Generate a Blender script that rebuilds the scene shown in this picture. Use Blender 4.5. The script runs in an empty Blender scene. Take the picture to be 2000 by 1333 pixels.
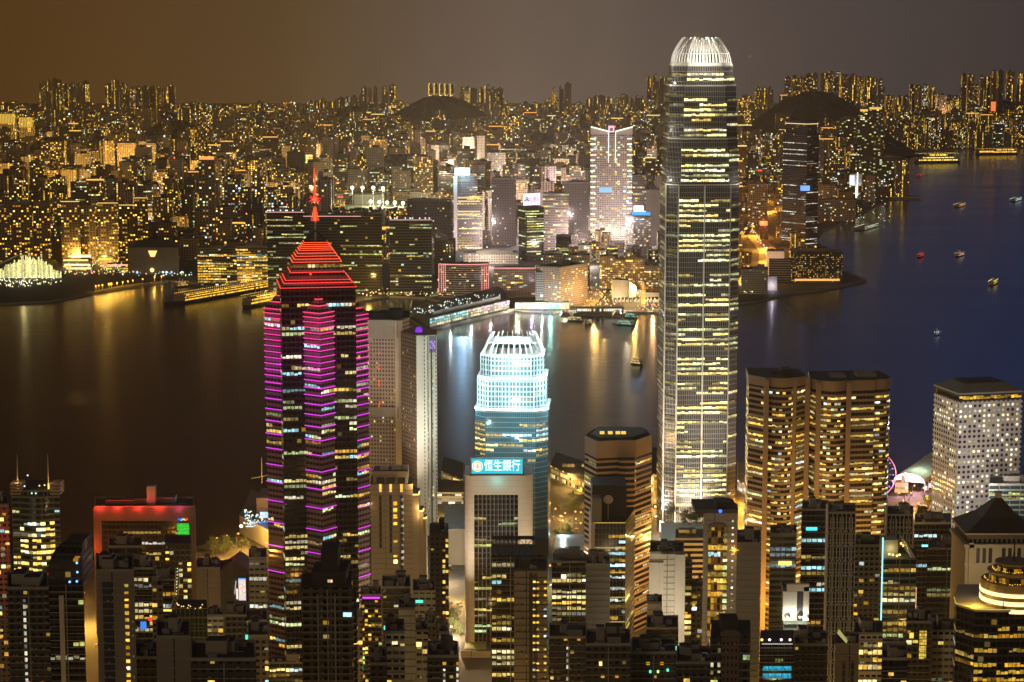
import bpy, bmesh, math, random
from mathutils import Vector, Matrix
random.seed(7)
SC = bpy.context.scene
COL = SC.collection
R = math.radians
HAZE = 3.0e-5
# ------------------------------------------------------------------ camera
F, H, PITCH = 4195.0, 428.0, R(8.2)
CP, SP = math.cos(PITCH), math.sin(PITCH)
cam = bpy.data.objects.new('camera', bpy.data.cameras.new('camera'))
COL.objects.link(cam)
cam.location = (0, 0, H)
cam.rotation_euler = (R(90) - PITCH, 0, 0)
cam.data.sensor_width = 36
cam.data.lens = 36 * F / 2000
cam.data.clip_start = 5
cam.data.clip_end = 60000
SC.camera = cam
# ------------------------------------------------------------------ render settings
SC.view_settings.view_transform = 'Standard'
SC.view_settings.look = 'None'
SC.view_settings.exposure = 0
SC.view_settings.gamma = 1
cy = SC.cycles
cy.max_bounces = 4
cy.diffuse_bounces = 2
cy.glossy_bounces = 2
cy.transmission_bounces = 2
cy.volume_bounces = 0
cy.use_denoising = True
cy.sample_clamp_indirect = 4
cy.use_light_tree = True
# ------------------------------------------------------------------ world: night sky over a lit city
W = bpy.data.worlds.new('World')
SC.world = W
W.use_nodes = True
wn = W.node_tree
wn.nodes.clear()


def wN(t, **k):
    n = wn.nodes.new(t)
    for a, v in k.items():
        setattr(n, a, v)
    return n


def ramp(node, stops):
    cr = node.color_ramp
    while len(cr.elements) > 1:
        cr.elements.remove(cr.elements[-1])
    cr.elements[0].position, cr.elements[0].color = stops[0][0], (*stops[0][1], 1)
    for p_, c_ in stops[1:]:
        e = cr.elements.new(p_)
        e.color = (*c_, 1)


tc = wN('ShaderNodeTexCoord')
sx = wN('ShaderNodeSeparateXYZ')
wn.links.new(tc.outputs['Generated'], sx.inputs[0])
az = wN('ShaderNodeMapRange')
az.inputs[1].default_value, az.inputs[2].default_value = -0.27, 0.27
wn.links.new(sx.outputs[0], az.inputs[0])
low = wN('ShaderNodeValToRGB')
ramp(low, [(0, (.082, .032, .002)), (.3, (.094, .050, .014)), (.5, (.135, .100, .078)), (.72, (.082, .065, .058)), (1, (.042, .033, .031))])
high = wN('ShaderNodeValToRGB')
ramp(high, [(0, (.026, .007, .004)), (.35, (.034, .014, .010)), (.55, (.070, .062, .066)), (.72, (.020, .038, .105)), (1, (.003, .053, .22))])
wn.links.new(az.outputs[0], low.inputs[0])
wn.links.new(az.outputs[0], high.inputs[0])
el = wN('ShaderNodeMapRange')
el.inputs[1].default_value, el.inputs[2].default_value = 0.02, 0.17
wn.links.new(sx.outputs[2], el.inputs[0])
mx = wN('ShaderNodeMix', data_type='RGBA')
wn.links.new(el.outputs[0], mx.inputs[0])
wn.links.new(low.outputs[0], mx.inputs[6])
wn.links.new(high.outputs[0], mx.inputs[7])
bk = wN('ShaderNodeMapRange')            # the lit city all round the viewer
bk.inputs[1].default_value, bk.inputs[2].default_value = -0.25, 0.35
wn.links.new(sx.outputs[1], bk.inputs[0])
mb = wN('ShaderNodeMix', data_type='RGBA')
wn.links.new(bk.outputs[0], mb.inputs[0])
rz = wN('ShaderNodeMapRange')
rz.inputs[1].default_value, rz.inputs[2].default_value = .15, .75
wn.links.new(sx.outputs[2], rz.inputs[0])
rm = wN('ShaderNodeMix', data_type='RGBA')
wn.links.new(rz.outputs[0], rm.inputs[0])
rm.inputs[6].default_value = (.21, .135, .07, 1)
rm.inputs[7].default_value = (.018, .014, .012, 1)
wn.links.new(rm.outputs[2], mb.inputs[6])
zr = wN('ShaderNodeMapRange')            # the open night overhead
zr.inputs[1].default_value, zr.inputs[2].default_value = .24, .50
wn.links.new(sx.outputs[2], zr.inputs[0])
zm = wN('ShaderNodeMix', data_type='RGBA')
wn.links.new(zr.outputs[0], zm.inputs[0])
wn.links.new(mx.outputs[2], zm.inputs[6])
zm.inputs[7].default_value = (.010, .008, .009, 1)
wn.links.new(zm.outputs[2], mb.inputs[7])
bg = wN('ShaderNodeBackground')
bg.inputs[1].default_value = 1.0
wn.links.new(mb.outputs[2], bg.inputs[0])
sky = wN('ShaderNodeTexSky', sky_type='NISHITA', sun_disc=False)
sky.sun_elevation, sky.sun_rotation = R(-9), R(200)
bs = wN('ShaderNodeBackground')
bs.inputs[1].default_value = 0.008
wn.links.new(sky.outputs[0], bs.inputs[0])
ad = wN('ShaderNodeAddShader')
wn.links.new(bg.outputs[0], ad.inputs[0])
wn.links.new(bs.outputs[0], ad.inputs[1])
wo = wN('ShaderNodeOutputWorld')
wn.links.new(ad.outputs[0], wo.inputs[0])


def lamp(kind, loc, col, power, r=1.0, to=None, ang=60, name='city_lamp', blend=.6):
    d = bpy.data.lights.new(name, kind)
    d.color, d.energy = col, power
    if kind == 'SUN':
        d.angle = R(r)
    else:
        d.shadow_soft_size = 0          # zero size keeps the lamp itself out of view
    if kind == 'SPOT':
        d.spot_size, d.spot_blend = R(ang), blend
    o = bpy.data.objects.new(name, d)
    COL.objects.link(o)
    o.location = loc
    if to is not None:
        o.rotation_euler = (Vector(to) - Vector(loc)).to_track_quat('-Z', 'Y').to_euler()
    return o


lamp('SUN', (0, 0, 900), (1, .80, .56), 0.17, 10, to=(420, 900, 900 - 993 * math.tan(R(17))), name='fill_sun')  # added warm sun from behind the viewer, brightens the facing walls

# ------------------------------------------------------------------ picture geometry -> places in the world


def ray(px, py):
    u, v = (px - 1000) / F, (666.5 - py) / F
    return u, CP + v * SP, -SP + v * CP


def P(px, py, Y):
    u, y, z = ray(px, py)
    t = Y / y
    return Vector((u * t, Y, H + z * t))


def G(px, py, z=4.0):
    u, y, w = ray(px, py)
    t = (z - H) / w
    return Vector((u * t, y * t, z))


def terr(Y):
    for (a, za), (b, zb) in zip(((0, 380), (400, 205), (700, 115), (1000, 55), (1350, 5)), ((400, 205), (700, 115), (1000, 55), (1350, 5), (99999, 4))):
        if Y <= b:
            return za + (zb - za) * (Y - a) / (b - a)
    return 4


# ------------------------------------------------------------------ materials
MATS = {}


def newmat(name):
    m = bpy.data.materials.new(name)
    m.use_nodes = True
    MATS[name] = m
    nt = m.node_tree
    return m, nt, nt.nodes['Principled BSDF']


def mnode(nt, op, a, b=None):
    n = nt.nodes.new('ShaderNodeMath')
    n.operation = op
    for i, v in enumerate((a, b)):
        if v is None:
            continue
        if isinstance(v, (int, float)):
            n.inputs[i].default_value = v
        else:
            nt.links.new(v, n.inputs[i])
    return n.outputs[0]


def noise(nt, scale, detail=3, vec=None, w=None):
    n = nt.nodes.new('ShaderNodeTexNoise')
    n.inputs['Scale'].default_value = scale
    n.inputs['Detail'].default_value = detail
    if vec is not None:
        nt.links.new(vec, n.inputs['Vector'])
    return n.outputs['Fac']


def rgbmix(nt, fac, a, b, mode='MIX'):
    n = nt.nodes.new('ShaderNodeMix')
    n.data_type = 'RGBA'
    n.blend_type = mode
    for i, v in ((0, fac), (6, a), (7, b)):
        if isinstance(v, tuple):
            n.inputs[i].default_value = (*v, 1)
        elif isinstance(v, (int, float)):
            n.inputs[i].default_value = v
        else:
            nt.links.new(v, n.inputs[i])
    return n.outputs[2]


def plain(name, c, rough=.7, metal=0, var=.25, sc=.08):
    m, nt, b = newmat(name)
    g = nt.nodes.new('ShaderNodeNewGeometry')
    f = noise(nt, sc, 5, g.outputs['Position'])
    b.inputs['Base Color'].default_value = (*c, 1)
    nt.links.new(rgbmix(nt, f, tuple(x * (1 - var) for x in c), tuple(min(1, x * (1 + var)) for x in c)), b.inputs['Base Color'])
    b.inputs['Roughness'].default_value = rough
    b.inputs['Metallic'].default_value = metal
    return m


def facade(name, wall, glass=(.012, .014, .018), cw=3., fh=3.6, fx=(.1, .9), fy=(.3, .85), lit=0., cols=None, k=1.5, rough=.75, floors=0., stair=0., circ=False, grough=.12):
    """A wall with a grid of panes laid out in metres; lit > 0 also lights some rooms behind the panes."""
    m, nt, b = newmat(name)
    uv = nt.nodes.new('ShaderNodeUVMap')
    s = nt.nodes.new('ShaderNodeSeparateXYZ')
    nt.links.new(uv.outputs[0], s.inputs[0])
    U, V = mnode(nt, 'DIVIDE', s.outputs[0], cw), mnode(nt, 'DIVIDE', s.outputs[1], fh)
    iu, iv = mnode(nt, 'FLOOR', U), mnode(nt, 'FLOOR', V)
    fu, fv = mnode(nt, 'SUBTRACT', U, iu), mnode(nt, 'SUBTRACT', V, iv)
    if circ:
        du, dv = mnode(nt, 'SUBTRACT', fu, .5), mnode(nt, 'SUBTRACT', fv, .5)
        d = mnode(nt, 'ADD', mnode(nt, 'MULTIPLY', du, du), mnode(nt, 'MULTIPLY', dv, dv))
        mask = mnode(nt, 'LESS_THAN', d, fx[0] ** 2)
    else:
        mask = mnode(nt, 'MULTIPLY', mnode(nt, 'MULTIPLY', mnode(nt, 'GREATER_THAN', fu, fx[0]), mnode(nt, 'LESS_THAN', fu, fx[1])),
                     mnode(nt, 'MULTIPLY', mnode(nt, 'GREATER_THAN', fv, fy[0]), mnode(nt, 'LESS_THAN', fv, fy[1])))
    g = nt.nodes.new('ShaderNodeNewGeometry')
    st = noise(nt, .05, 6, g.outputs['Position'])
    wc = rgbmix(nt, st, tuple(x * .72 for x in wall), tuple(min(1, x * 1.25) for x in wall))
    nt.links.new(rgbmix(nt, mask, wc, glass), b.inputs['Base Color'])
    nt.links.new(mnode(nt, 'ADD', mnode(nt, 'MULTIPLY', mask, grough - rough), rough), b.inputs['Roughness'])
    if lit > 0:
        cv = nt.nodes.new('ShaderNodeCombineXYZ')
        nt.links.new(iu, cv.inputs[0])
        nt.links.new(iv, cv.inputs[1])
        wn1 = nt.nodes.new('ShaderNodeTexWhiteNoise')
        wn1.noise_dimensions = '3D'
        nt.links.new(cv.outputs[0], wn1.inputs['Vector'])
        cv.inputs[2].default_value = 3.3
        bid = nt.nodes.new('ShaderNodeTexWhiteNoise')          # each building has its own share of lit rooms
        bid.noise_dimensions = '1D'
        nt.links.new(mnode(nt, 'FLOOR', mnode(nt, 'DIVIDE', s.outputs[0], 420.)), bid.inputs['W'])
        share = mnode(nt, 'ADD', mnode(nt, 'MULTIPLY', mnode(nt, 'POWER', bid.outputs['Value'], 1.6), 2.0), .2) if k > 1.5 else 1.0
        on = mnode(nt, 'LESS_THAN', wn1.outputs['Value'], mnode(nt, 'MULTIPLY', share, lit) if k > 1.5 else lit)
        if floors > 0:
            cf = nt.nodes.new('ShaderNodeCombineXYZ')
            nt.links.new(mnode(nt, 'FLOOR', mnode(nt, 'DIVIDE', U, 5.)), cf.inputs[0])
            nt.links.new(iv, cf.inputs[1])
            wn2 = nt.nodes.new('ShaderNodeTexWhiteNoise')
            wn2.noise_dimensions = '3D'
            nt.links.new(cf.outputs[0], wn2.inputs['Vector'])
            on = mnode(nt, 'MAXIMUM', on, mnode(nt, 'LESS_THAN', wn2.outputs['Value'], floors))
        if stair > 0:
            cs = nt.nodes.new('ShaderNodeCombineXYZ')
            nt.links.new(iu, cs.inputs[0])
            nt.links.new(mnode(nt, 'FLOOR', mnode(nt, 'DIVIDE', iv, 14.)), cs.inputs[1])
            wn3 = nt.nodes.new('ShaderNodeTexWhiteNoise')
            wn3.noise_dimensions = '3D'
            nt.links.new(cs.outputs[0], wn3.inputs['Vector'])
            on = mnode(nt, 'MAXIMUM', on, mnode(nt, 'LESS_THAN', wn3.outputs['Value'], stair))
        sc_ = nt.nodes.new('ShaderNodeSeparateColor')
        nt.links.new(wn1.outputs['Color'], sc_.inputs[0])
        cr = nt.nodes.new('ShaderNodeValToRGB')
        cr.color_ramp.interpolation = 'CONSTANT'
        ramp(cr, [(i / len(cols), c) for i, c in enumerate(cols)])
        nt.links.new(mnode(nt, 'FRACT', mnode(nt, 'ADD', mnode(nt, 'MULTIPLY', bid.outputs['Value'], 7.31), mnode(nt, 'MULTIPLY', sc_.outputs[1], .55))) if k > 1.5 else sc_.outputs[1], cr.inputs[0])
        nt.links.new(cr.outputs[0], b.inputs['Emission Color'])
        bright = mnode(nt, 'ADD', mnode(nt, 'MULTIPLY', mnode(nt, 'POWER', sc_.outputs[2], 2.), 1.4), .15)
        nt.links.new(mnode(nt, 'MULTIPLY', mnode(nt, 'MULTIPLY', mask, on), mnode(nt, 'MULTIPLY', bright, k)), b.inputs['Emission Strength'])
        m.cycles.emission_sampling = 'NONE'
    return m


def emitter(name, sampling, var=0., sc=.5):
    m, nt, b = newmat(name)
    a = nt.nodes.new('ShaderNodeAttribute')
    a.attribute_name = 'Col'
    b.inputs['Base Color'].default_value = (.02, .02, .02, 1)
    b.inputs['Roughness'].default_value = .3
    nt.links.new(a.outputs['Color'], b.inputs['Emission Color'])
    b.inputs['Emission Strength'].default_value = 1
    if var:
        g = nt.nodes.new('ShaderNodeNewGeometry')
        f = noise(nt, sc, 2, g.outputs['Position'])
        nt.links.new(mnode(nt, 'MAXIMUM', mnode(nt, 'ADD', mnode(nt, 'MULTIPLY', f, 2 * var * 1.8), 1 - 1.8 * var), .05), b.inputs['Emission Strength'])
    m.cycles.emission_sampling = sampling
    return m


LIT = emitter('room_light', 'NONE', .75, .55)
GLOW = emitter('lamp_light', 'AUTO')
DOT = emitter('distant_lamp_light', 'NONE')
CONC = plain('concrete', (.26, .24, .21))
CONC_L = plain('pale_concrete', (.48, .45, .40), .8)
DARK = plain('dark_roof', (.045, .043, .043), .85)
METAL = plain('grey_metal', (.32, .32, .33), .4, .6)
WHITE = plain('white_paint', (.75, .74, .71), .5)
ASPH = plain('asphalt', (.05, .048, .046), .8)
GRASS = plain('park_grass', (.04, .055, .022), .9)
LEAF = plain('leaves', (.05, .075, .025), .7, var=.5, sc=.6)
BARK = plain('bark', (.07, .05, .035), .9)
HULL = plain('dark_hull', (.035, .035, .045), .4)

# ------------------------------------------------------------------ mesh building


class MB:
    def __init__(s):
        s.v, s.f, s.m, s.uv, s.c = [], [], [], [], []

    def face(s, pts, mi=0, uv=None, c=None):
        n = len(s.v)
        s.v += [tuple(p) for p in pts]
        s.f.append(tuple(range(n, n + len(pts))))
        s.m.append(mi)
        s.uv.append(uv or [(p[0], p[1]) for p in pts])
        s.c.append(c or (1, 1, 1))
        return s

    def prism(s, poly, z0, z1, mi=0, top=1, u0=0., c=None, poly2=None, cap=True):
        """walls from poly (counter-clockwise seen from above) between z0 and z1, and a top"""
        q = poly2 or poly
        n, u = len(poly), u0
        for i in range(n):
            a, b = poly[i], poly[(i + 1) % n]
            a2, b2 = q[i], q[(i + 1) % n]
            L = math.hypot(b[0] - a[0], b[1] - a[1])
            s.face([(a[0], a[1], z0), (b[0], b[1], z0), (b2[0], b2[1], z1), (a2[0], a2[1], z1)], mi, [(u, z0), (u + L, z0), (u + L, z1), (u, z1)], c)
            u += L
        if cap:
            s.face([(p[0], p[1], z1) for p in q], top, c=c)
        return s

    def box(s, x0, x1, y0, y1, z0, z1, mi=0, c=None, top=None):
        s.prism([(x0, y0), (x1, y0), (x1, y1), (x0, y1)], z0, z1, mi, mi if top is None else top, c=c)
        s.face([(x0, y1, z0), (x1, y1, z0), (x1, y0, z0), (x0, y0, z0)], mi, c=c)
        return s

    def bar(s, p, q, r, mi=0, c=None, n=4, r2=None):
        p, q = Vector(p), Vector(q)
        d = (q - p)
        if d.length < 1e-6:
            return s
        d.normalize()
        a = d.cross(Vector((0, 0, 1)) if abs(d.z) < .9 else Vector((1, 0, 0))).normalized()
        b = d.cross(a)
        r2 = r if r2 is None else r2
        A = [p + (a * math.cos(t) + b * math.sin(t)) * r for t in [2 * math.pi * (i + .5) / n for i in range(n)]]
        B = [q + (a * math.cos(t) + b * math.sin(t)) * r2 for t in [2 * math.pi * (i + .5) / n for i in range(n)]]
        for i in range(n):
            j = (i + 1) % n
            s.face([A[j], A[i], B[i], B[j]], mi, c=c)
        s.face(A, mi, c=c)
        s.face(B[::-1], mi, c=c)
        return s

    def ball(s, p, r, mi=0, c=None, nu=6, nv=4, sz=1.):
        p = Vector(p)
        g = [[p + Vector((r * math.sin(math.pi * j / nv) * math.cos(2 * math.pi * i / nu), r * math.sin(math.pi * j / nv) * math.sin(2 * math.pi * i / nu), sz * r * math.cos(math.pi * j / nv))) for i in range(nu)] for j in range(nv + 1)]
        for j in range(nv):
            for i in range(nu):
                k = (i + 1) % nu
                if j == 0:
                    s.face([g[0][0], g[1][i], g[1][k]], mi, c=c)
                elif j == nv - 1:
                    s.face([g[j][i], g[nv][0], g[j][k]], mi, c=c)
                else:
                    s.face([g[j][i], g[j + 1][i], g[j + 1][k], g[j][k]], mi, c=c)
        return s

    def build(s, name, mats, parent=None, off=None):
        me = bpy.data.meshes.new(name)
        if off is None and parent is not None:
            off = ORG.get(parent.name, Vector())
        off = off or Vector()
        me.from_pydata([(x - off.x, y - off.y, z - off.z) for x, y, z in s.v], [], s.f)
        mats = mats if isinstance(mats, (list, tuple)) else [mats]
        for m in mats:
            me.materials.append(m)
        me.polygons.foreach_set('material_index', [min(i, len(mats) - 1) for i in s.m])
        ul = me.uv_layers.new(name='UVMap')
        ul.data.foreach_set('uv', [x for f in s.uv for p in f for x in p[:2]])
        at = me.attributes.new('Col', 'FLOAT_COLOR', 'FACE')
        at.data.foreach_set('color', [x for c in s.c for x in (*c, 1.)])
        o = bpy.data.objects.new(name, me)
        COL.objects.link(o)
        if parent is not None:
            o.parent = parent
        elif off.length > 0:
            o.location = off
        ORG[o.name] = off.copy()
        return o


ORG = {}


def tag(o, label=None, cat=None, group=None, kind=None):
    for k, v in (('label', label), ('category', cat), ('group', group), ('kind', kind)):
        if v:
            o[k] = v
    return o


def thing(name, label, cat, loc, group=None):
    o = bpy.data.objects.new(name, None)
    COL.objects.link(o)
    o.location = loc
    o.empty_display_size = 5
    ORG[o.name] = Vector(loc)
    return tag(o, label, cat, group)


def copy_tree(o, loc, rz=0., label=None):
    def rec(src, par):
        c = src.copy()
        COL.objects.link(c)
        if par is not None:
            c.parent = par
        for ch in KIDS.get(src.name, []):
            rec(ch, c)
        return c
    kids(o)
    r = rec(o, None)
    r.location = loc
    r.rotation_euler = (0, 0, rz)
    if label:
        r['label'] = label
    return r


KIDS = {}


def kids(o):
    KIDS[o.name] = list(o.children)
    for c in o.children:
        kids(c)


def rect(cx, cy, w, d, a=0.):
    c, s = math.cos(a), math.sin(a)
    return [(cx + x * c - y * s, cy + x * s + y * c) for x, y in ((-w / 2, -d / 2), (w / 2, -d / 2), (w / 2, d / 2), (-w / 2, d / 2))]


def grow(poly, k):
    """the polygon pushed out (k > 0) or in along its edge normals"""
    n, out = len(poly), []
    for i in range(n):
        p0, p1, p2 = Vector(poly[i - 1]), Vector(poly[i]), Vector(poly[(i + 1) % n])
        a, b = (p1 - p0).normalized(), (p2 - p1).normalized()
        na, nb = Vector((a.y, -a.x)), Vector((b.y, -b.x))
        m = na + nb
        out.append(tuple(p1 + m * (k / max(.3, 1 + na.dot(nb)))))
    return out


# ------------------------------------------------------------------ lit windows, kept only where the camera can see them
PAL = {
    'warm': [(1, .66, .12), (1, .74, .22), (1, .56, .07), (1, .84, .40)],
    'ifc': [(1, .82, .28), (.95, .88, .38), (1, .74, .20), (1, .90, .55), (.85, .88, .45)],
    'gold': [(1, .58, .05), (1, .48, .03), (1, .66, .12)],
    'white': [(1, .93, .72), (1, .86, .55), (.9, .98, .86)],
    'green': [(.86, .90, .22), (1, .78, .18), (.70, .95, .42), (.98, .92, .48)],
    'cool': [(.55, .92, 1), (.75, 1, 1), (.9, 1, .9)],
    'cyan': [(.02, .62, .85), (.05, .8, .95)],
    'mix': [(1, .70, .16), (1, .78, .28), (.82, .95, .42), (1, .52, .08), (.45, .90, .95), (1, .88, .6)],
}
PENDING = []


def colour(pal, k=1.0):
    if pal in ('warm', 'gold') and random.random() < .16:
        pal = random.choice(('white', 'green', 'mix', 'cool'))
    c = random.choice(PAL[pal])
    s = k * random.choice((.35, .65, .95, 1.25, 1.7))
    return tuple(x * s for x in c)


def runs(root, a, b, z0, z1, cw, fh, mode, p, pal, win=(.08, .92, .25, .85), k=1., proud=.15, cols=None, ph=None):
    """plan the lit windows of the wall from a to b (outside on the right-hand side of a->b seen from above)"""
    a, b = Vector(a[:2]), Vector(b[:2])
    L = (b - a).length
    d = (b - a) / L
    nrm = Vector((d.y, -d.x))
    mid = (a + b) / 2
    if nrm.dot(-mid) <= 0:
        return
    n = max(1, int(L / cw + .3))
    cw = L / n
    nf = int((z1 - z0) / fh)
    for f in range(nf):
        zz = z0 + f * fh
        if mode == 'office':
            fill = random.uniform(.55, .97) if random.random() < p else random.choice((0, 0, .06, .12))
            c = 0
            while c < n:
                l_ = min(random.randint(2, 7), n - c)
                if random.random() < fill:
                    PENDING.append((root, a, d, nrm, zz, cw, fh, c, l_, colour(pal, k), win, proud))
                c += l_
        elif mode == 'res':
            for c in range(n):
                if random.random() < p:
                    PENDING.append((root, a, d, nrm, zz, cw, fh, c, 1, colour(pal, k), win, proud))
        elif mode == 'column':
            for c in (cols or [n // 2]):
                if c < n and random.random() < p:
                    PENDING.append((root, a, d, nrm, zz, cw, fh, c, 1, colour(pal, k), win, proud))


def flush_windows():
    bpy.context.view_layer.update()
    dg = bpy.context.evaluated_depsgraph_get()
    eye = Vector((0, 0, H))
    by = {}
    for w in PENDING:
        root, a, d, nrm, zz, cw, fh, c, l_, col, win, proud = w
        q = a + d * ((c + l_ / 2) * cw) + nrm * (proud + .3)
        pt = Vector((q.x, q.y, zz + fh * (win[2] + win[3]) / 2))
        v = pt - eye
        dist = v.length
        # inside the frame?
        cx, cz = v.x, v.y * CP - v.z * SP
        upc = v.y * SP + v.z * CP
        if abs(cx / cz) > .246 or abs(upc / cz) > .166:
            continue
        hit, loc, *_ = SC.ray_cast(dg, eye, v.normalized(), distance=dist - .05)
        if hit:
            continue
        size = l_ * cw * (win[1] - win[0]) * fh * (win[3] - win[2]) / dist ** 2 * abs(nrm.dot(-v.xy.normalized()))
        by.setdefault(root.name, (root, []))[1].append((size, w))

    def add(m, w):
        root, a, d, nrm, zz, cw, fh, c, l_, col, win, proud = w
        for i in range(l_):
            s = random.uniform(.55, 1.25)
            cc = tuple(x * s for x in col)
            p0 = a + d * ((c + i + win[0]) * cw) + nrm * proud
            p1 = a + d * ((c + i + win[1]) * cw) + nrm * proud
            z0, z1 = zz + fh * win[2], zz + fh * win[3]
            if random.random() < .4:                     # a blind part-way down, or furniture along the sill
                if random.random() < .6:
                    z1 -= (z1 - z0) * random.uniform(.15, .5)
                else:
                    z0 += (z1 - z0) * random.uniform(.15, .35)
            m.face([(p0.x, p0.y, z0), (p1.x, p1.y, z0), (p1.x, p1.y, z1), (p0.x, p0.y, z1)], 0, c=cc)
    for root, ws in by.values():
        ws.sort(key=lambda t: -t[0])
        for _, w in ws[:100]:
            m = MB()
            add(m, w)
            m.build('window', LIT, root)
        if len(ws) > 100:
            m = MB()
            for _, w in ws[100:]:
                add(m, w)
            tag(m.build('windows', LIT, root), kind='stuff')


# ------------------------------------------------------------------ towers


def plan(xl, xr, yt, Y, D=28, yaw=0, xc=None):
    """footprint of a tower from what the picture shows at its top: left edge, near corner, right edge"""
    u, yy, _ = ray(xl, yt)
    kl = u / yy
    u, yy, _ = ray(xr, yt)
    kr = u / yy
    if xc is None:
        xa, xb = kl * Y, kr * Y
        sk = (xa + xb) / 2 / Y * D                       # the block stands square to the slope it faces
        return [(xa, Y), (xb, Y), (xb + sk, Y + D), (xa + sk, Y + D)]
    u, yy, _ = ray(xc, yt)
    kc = u / yy
    a = R(yaw)
    ca, sa = math.cos(a), math.sin(a)
    C = Vector((kc * Y, Y))
    w = (kr * Y - C.x) / max(.05, (ca - kr * sa))
    d = (C.x - kl * Y) / max(.05, (sa + kl * ca))
    w, d = min(max(w, 4), 90), min(max(d, 4), 90)
    e1, e2 = Vector((ca, sa)), Vector((-sa, ca))
    return [tuple(C), tuple(C + e1 * w), tuple(C + e1 * w + e2 * d), tuple(C + e2 * d)]


def centre(poly):
    return (sum(p[0] for p in poly) / len(poly), sum(p[1] for p in poly) / len(poly))


def roofkit(root, poly, zt, n=2, mat=None, mast=False, hscale=1., seedless=False):
    """parapet, plant rooms and a mast on a flat roof"""
    mat = mat or CONC
    inner = grow(poly, -.5)
    m = MB()
    k = len(poly)
    for i in range(k):
        j = (i + 1) % k
        m.face([(*poly[i], zt), (*poly[j], zt), (*poly[j], zt + 1.3), (*poly[i], zt + 1.3)])
        m.face([(*inner[j], zt), (*inner[i], zt), (*inner[i], zt + 1.3), (*inner[j], zt + 1.3)])
        m.face([(*poly[i], zt + 1.3), (*poly[j], zt + 1.3), (*inner[j], zt + 1.3), (*inner[i], zt + 1.3)])
    m.build('parapet', mat, root)
    cx, cyy = centre(poly)
    e = Vector(poly[1]) - Vector(poly[0])
    e2 = Vector(poly[-1]) - Vector(poly[0])
    W_, D_ = e.length, e2.length
    a = math.atan2(e.y, e.x)
    for i in range(n):
        w, d, h = W_ * random.uniform(.18, .38), min(D_, W_ * 1.5) * random.uniform(.18, .35), random.uniform(2.5, 6.5) * hscale
        ox, oy = random.uniform(-.24, .24) * W_, random.uniform(-.2, .24) * D_
        c, s = math.cos(a), math.sin(a)
        pl = rect(cx + ox * c - oy * s, cyy + ox * s + oy * c, w, d, a)
        MB().prism(pl, zt, zt + h, 0, 1).build('plant_room', [mat, DARK], root)
    if n and cyy < 1500:
        c, s = math.cos(a), math.sin(a)
        for i in range(4 + n):
            ox, oy = random.uniform(-.38, .38) * W_, random.uniform(-.46, .36) * min(D_, W_ * 1.4)
            qx, qy = cx + ox * c - oy * s, cyy + ox * s + oy * c
            r_ = random.random()
            if r_ < .4:
                w_ = random.uniform(.9, 1.8)
                MB().box(qx - w_, qx + w_, qy - .8, qy + .8, zt, zt + random.uniform(.9, 1.8)).build('air_handler', METAL, root)
            elif r_ < .65:
                MB().bar((qx, qy, zt), (qx, qy, zt + 2.4), random.uniform(.8, 1.3), n=8).build('water_tank', CONC_L, root)
            elif r_ < .85:
                MB().bar((qx, qy, zt + .5), (qx + random.uniform(2, 6), qy + random.uniform(-2, 2), zt + .5), .22).build('roof_pipe', METAL, root)
            else:
                MB().bar((qx, qy, zt), (qx, qy, zt + random.uniform(4, 8)), .14, r2=.05).build('antenna', METAL, root)
    if mast:
        MB().bar((cx, cyy, zt), (cx, cyy, zt + random.uniform(8, 14)), .25, 0, r2=.08).build('antenna', METAL, root)


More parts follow.
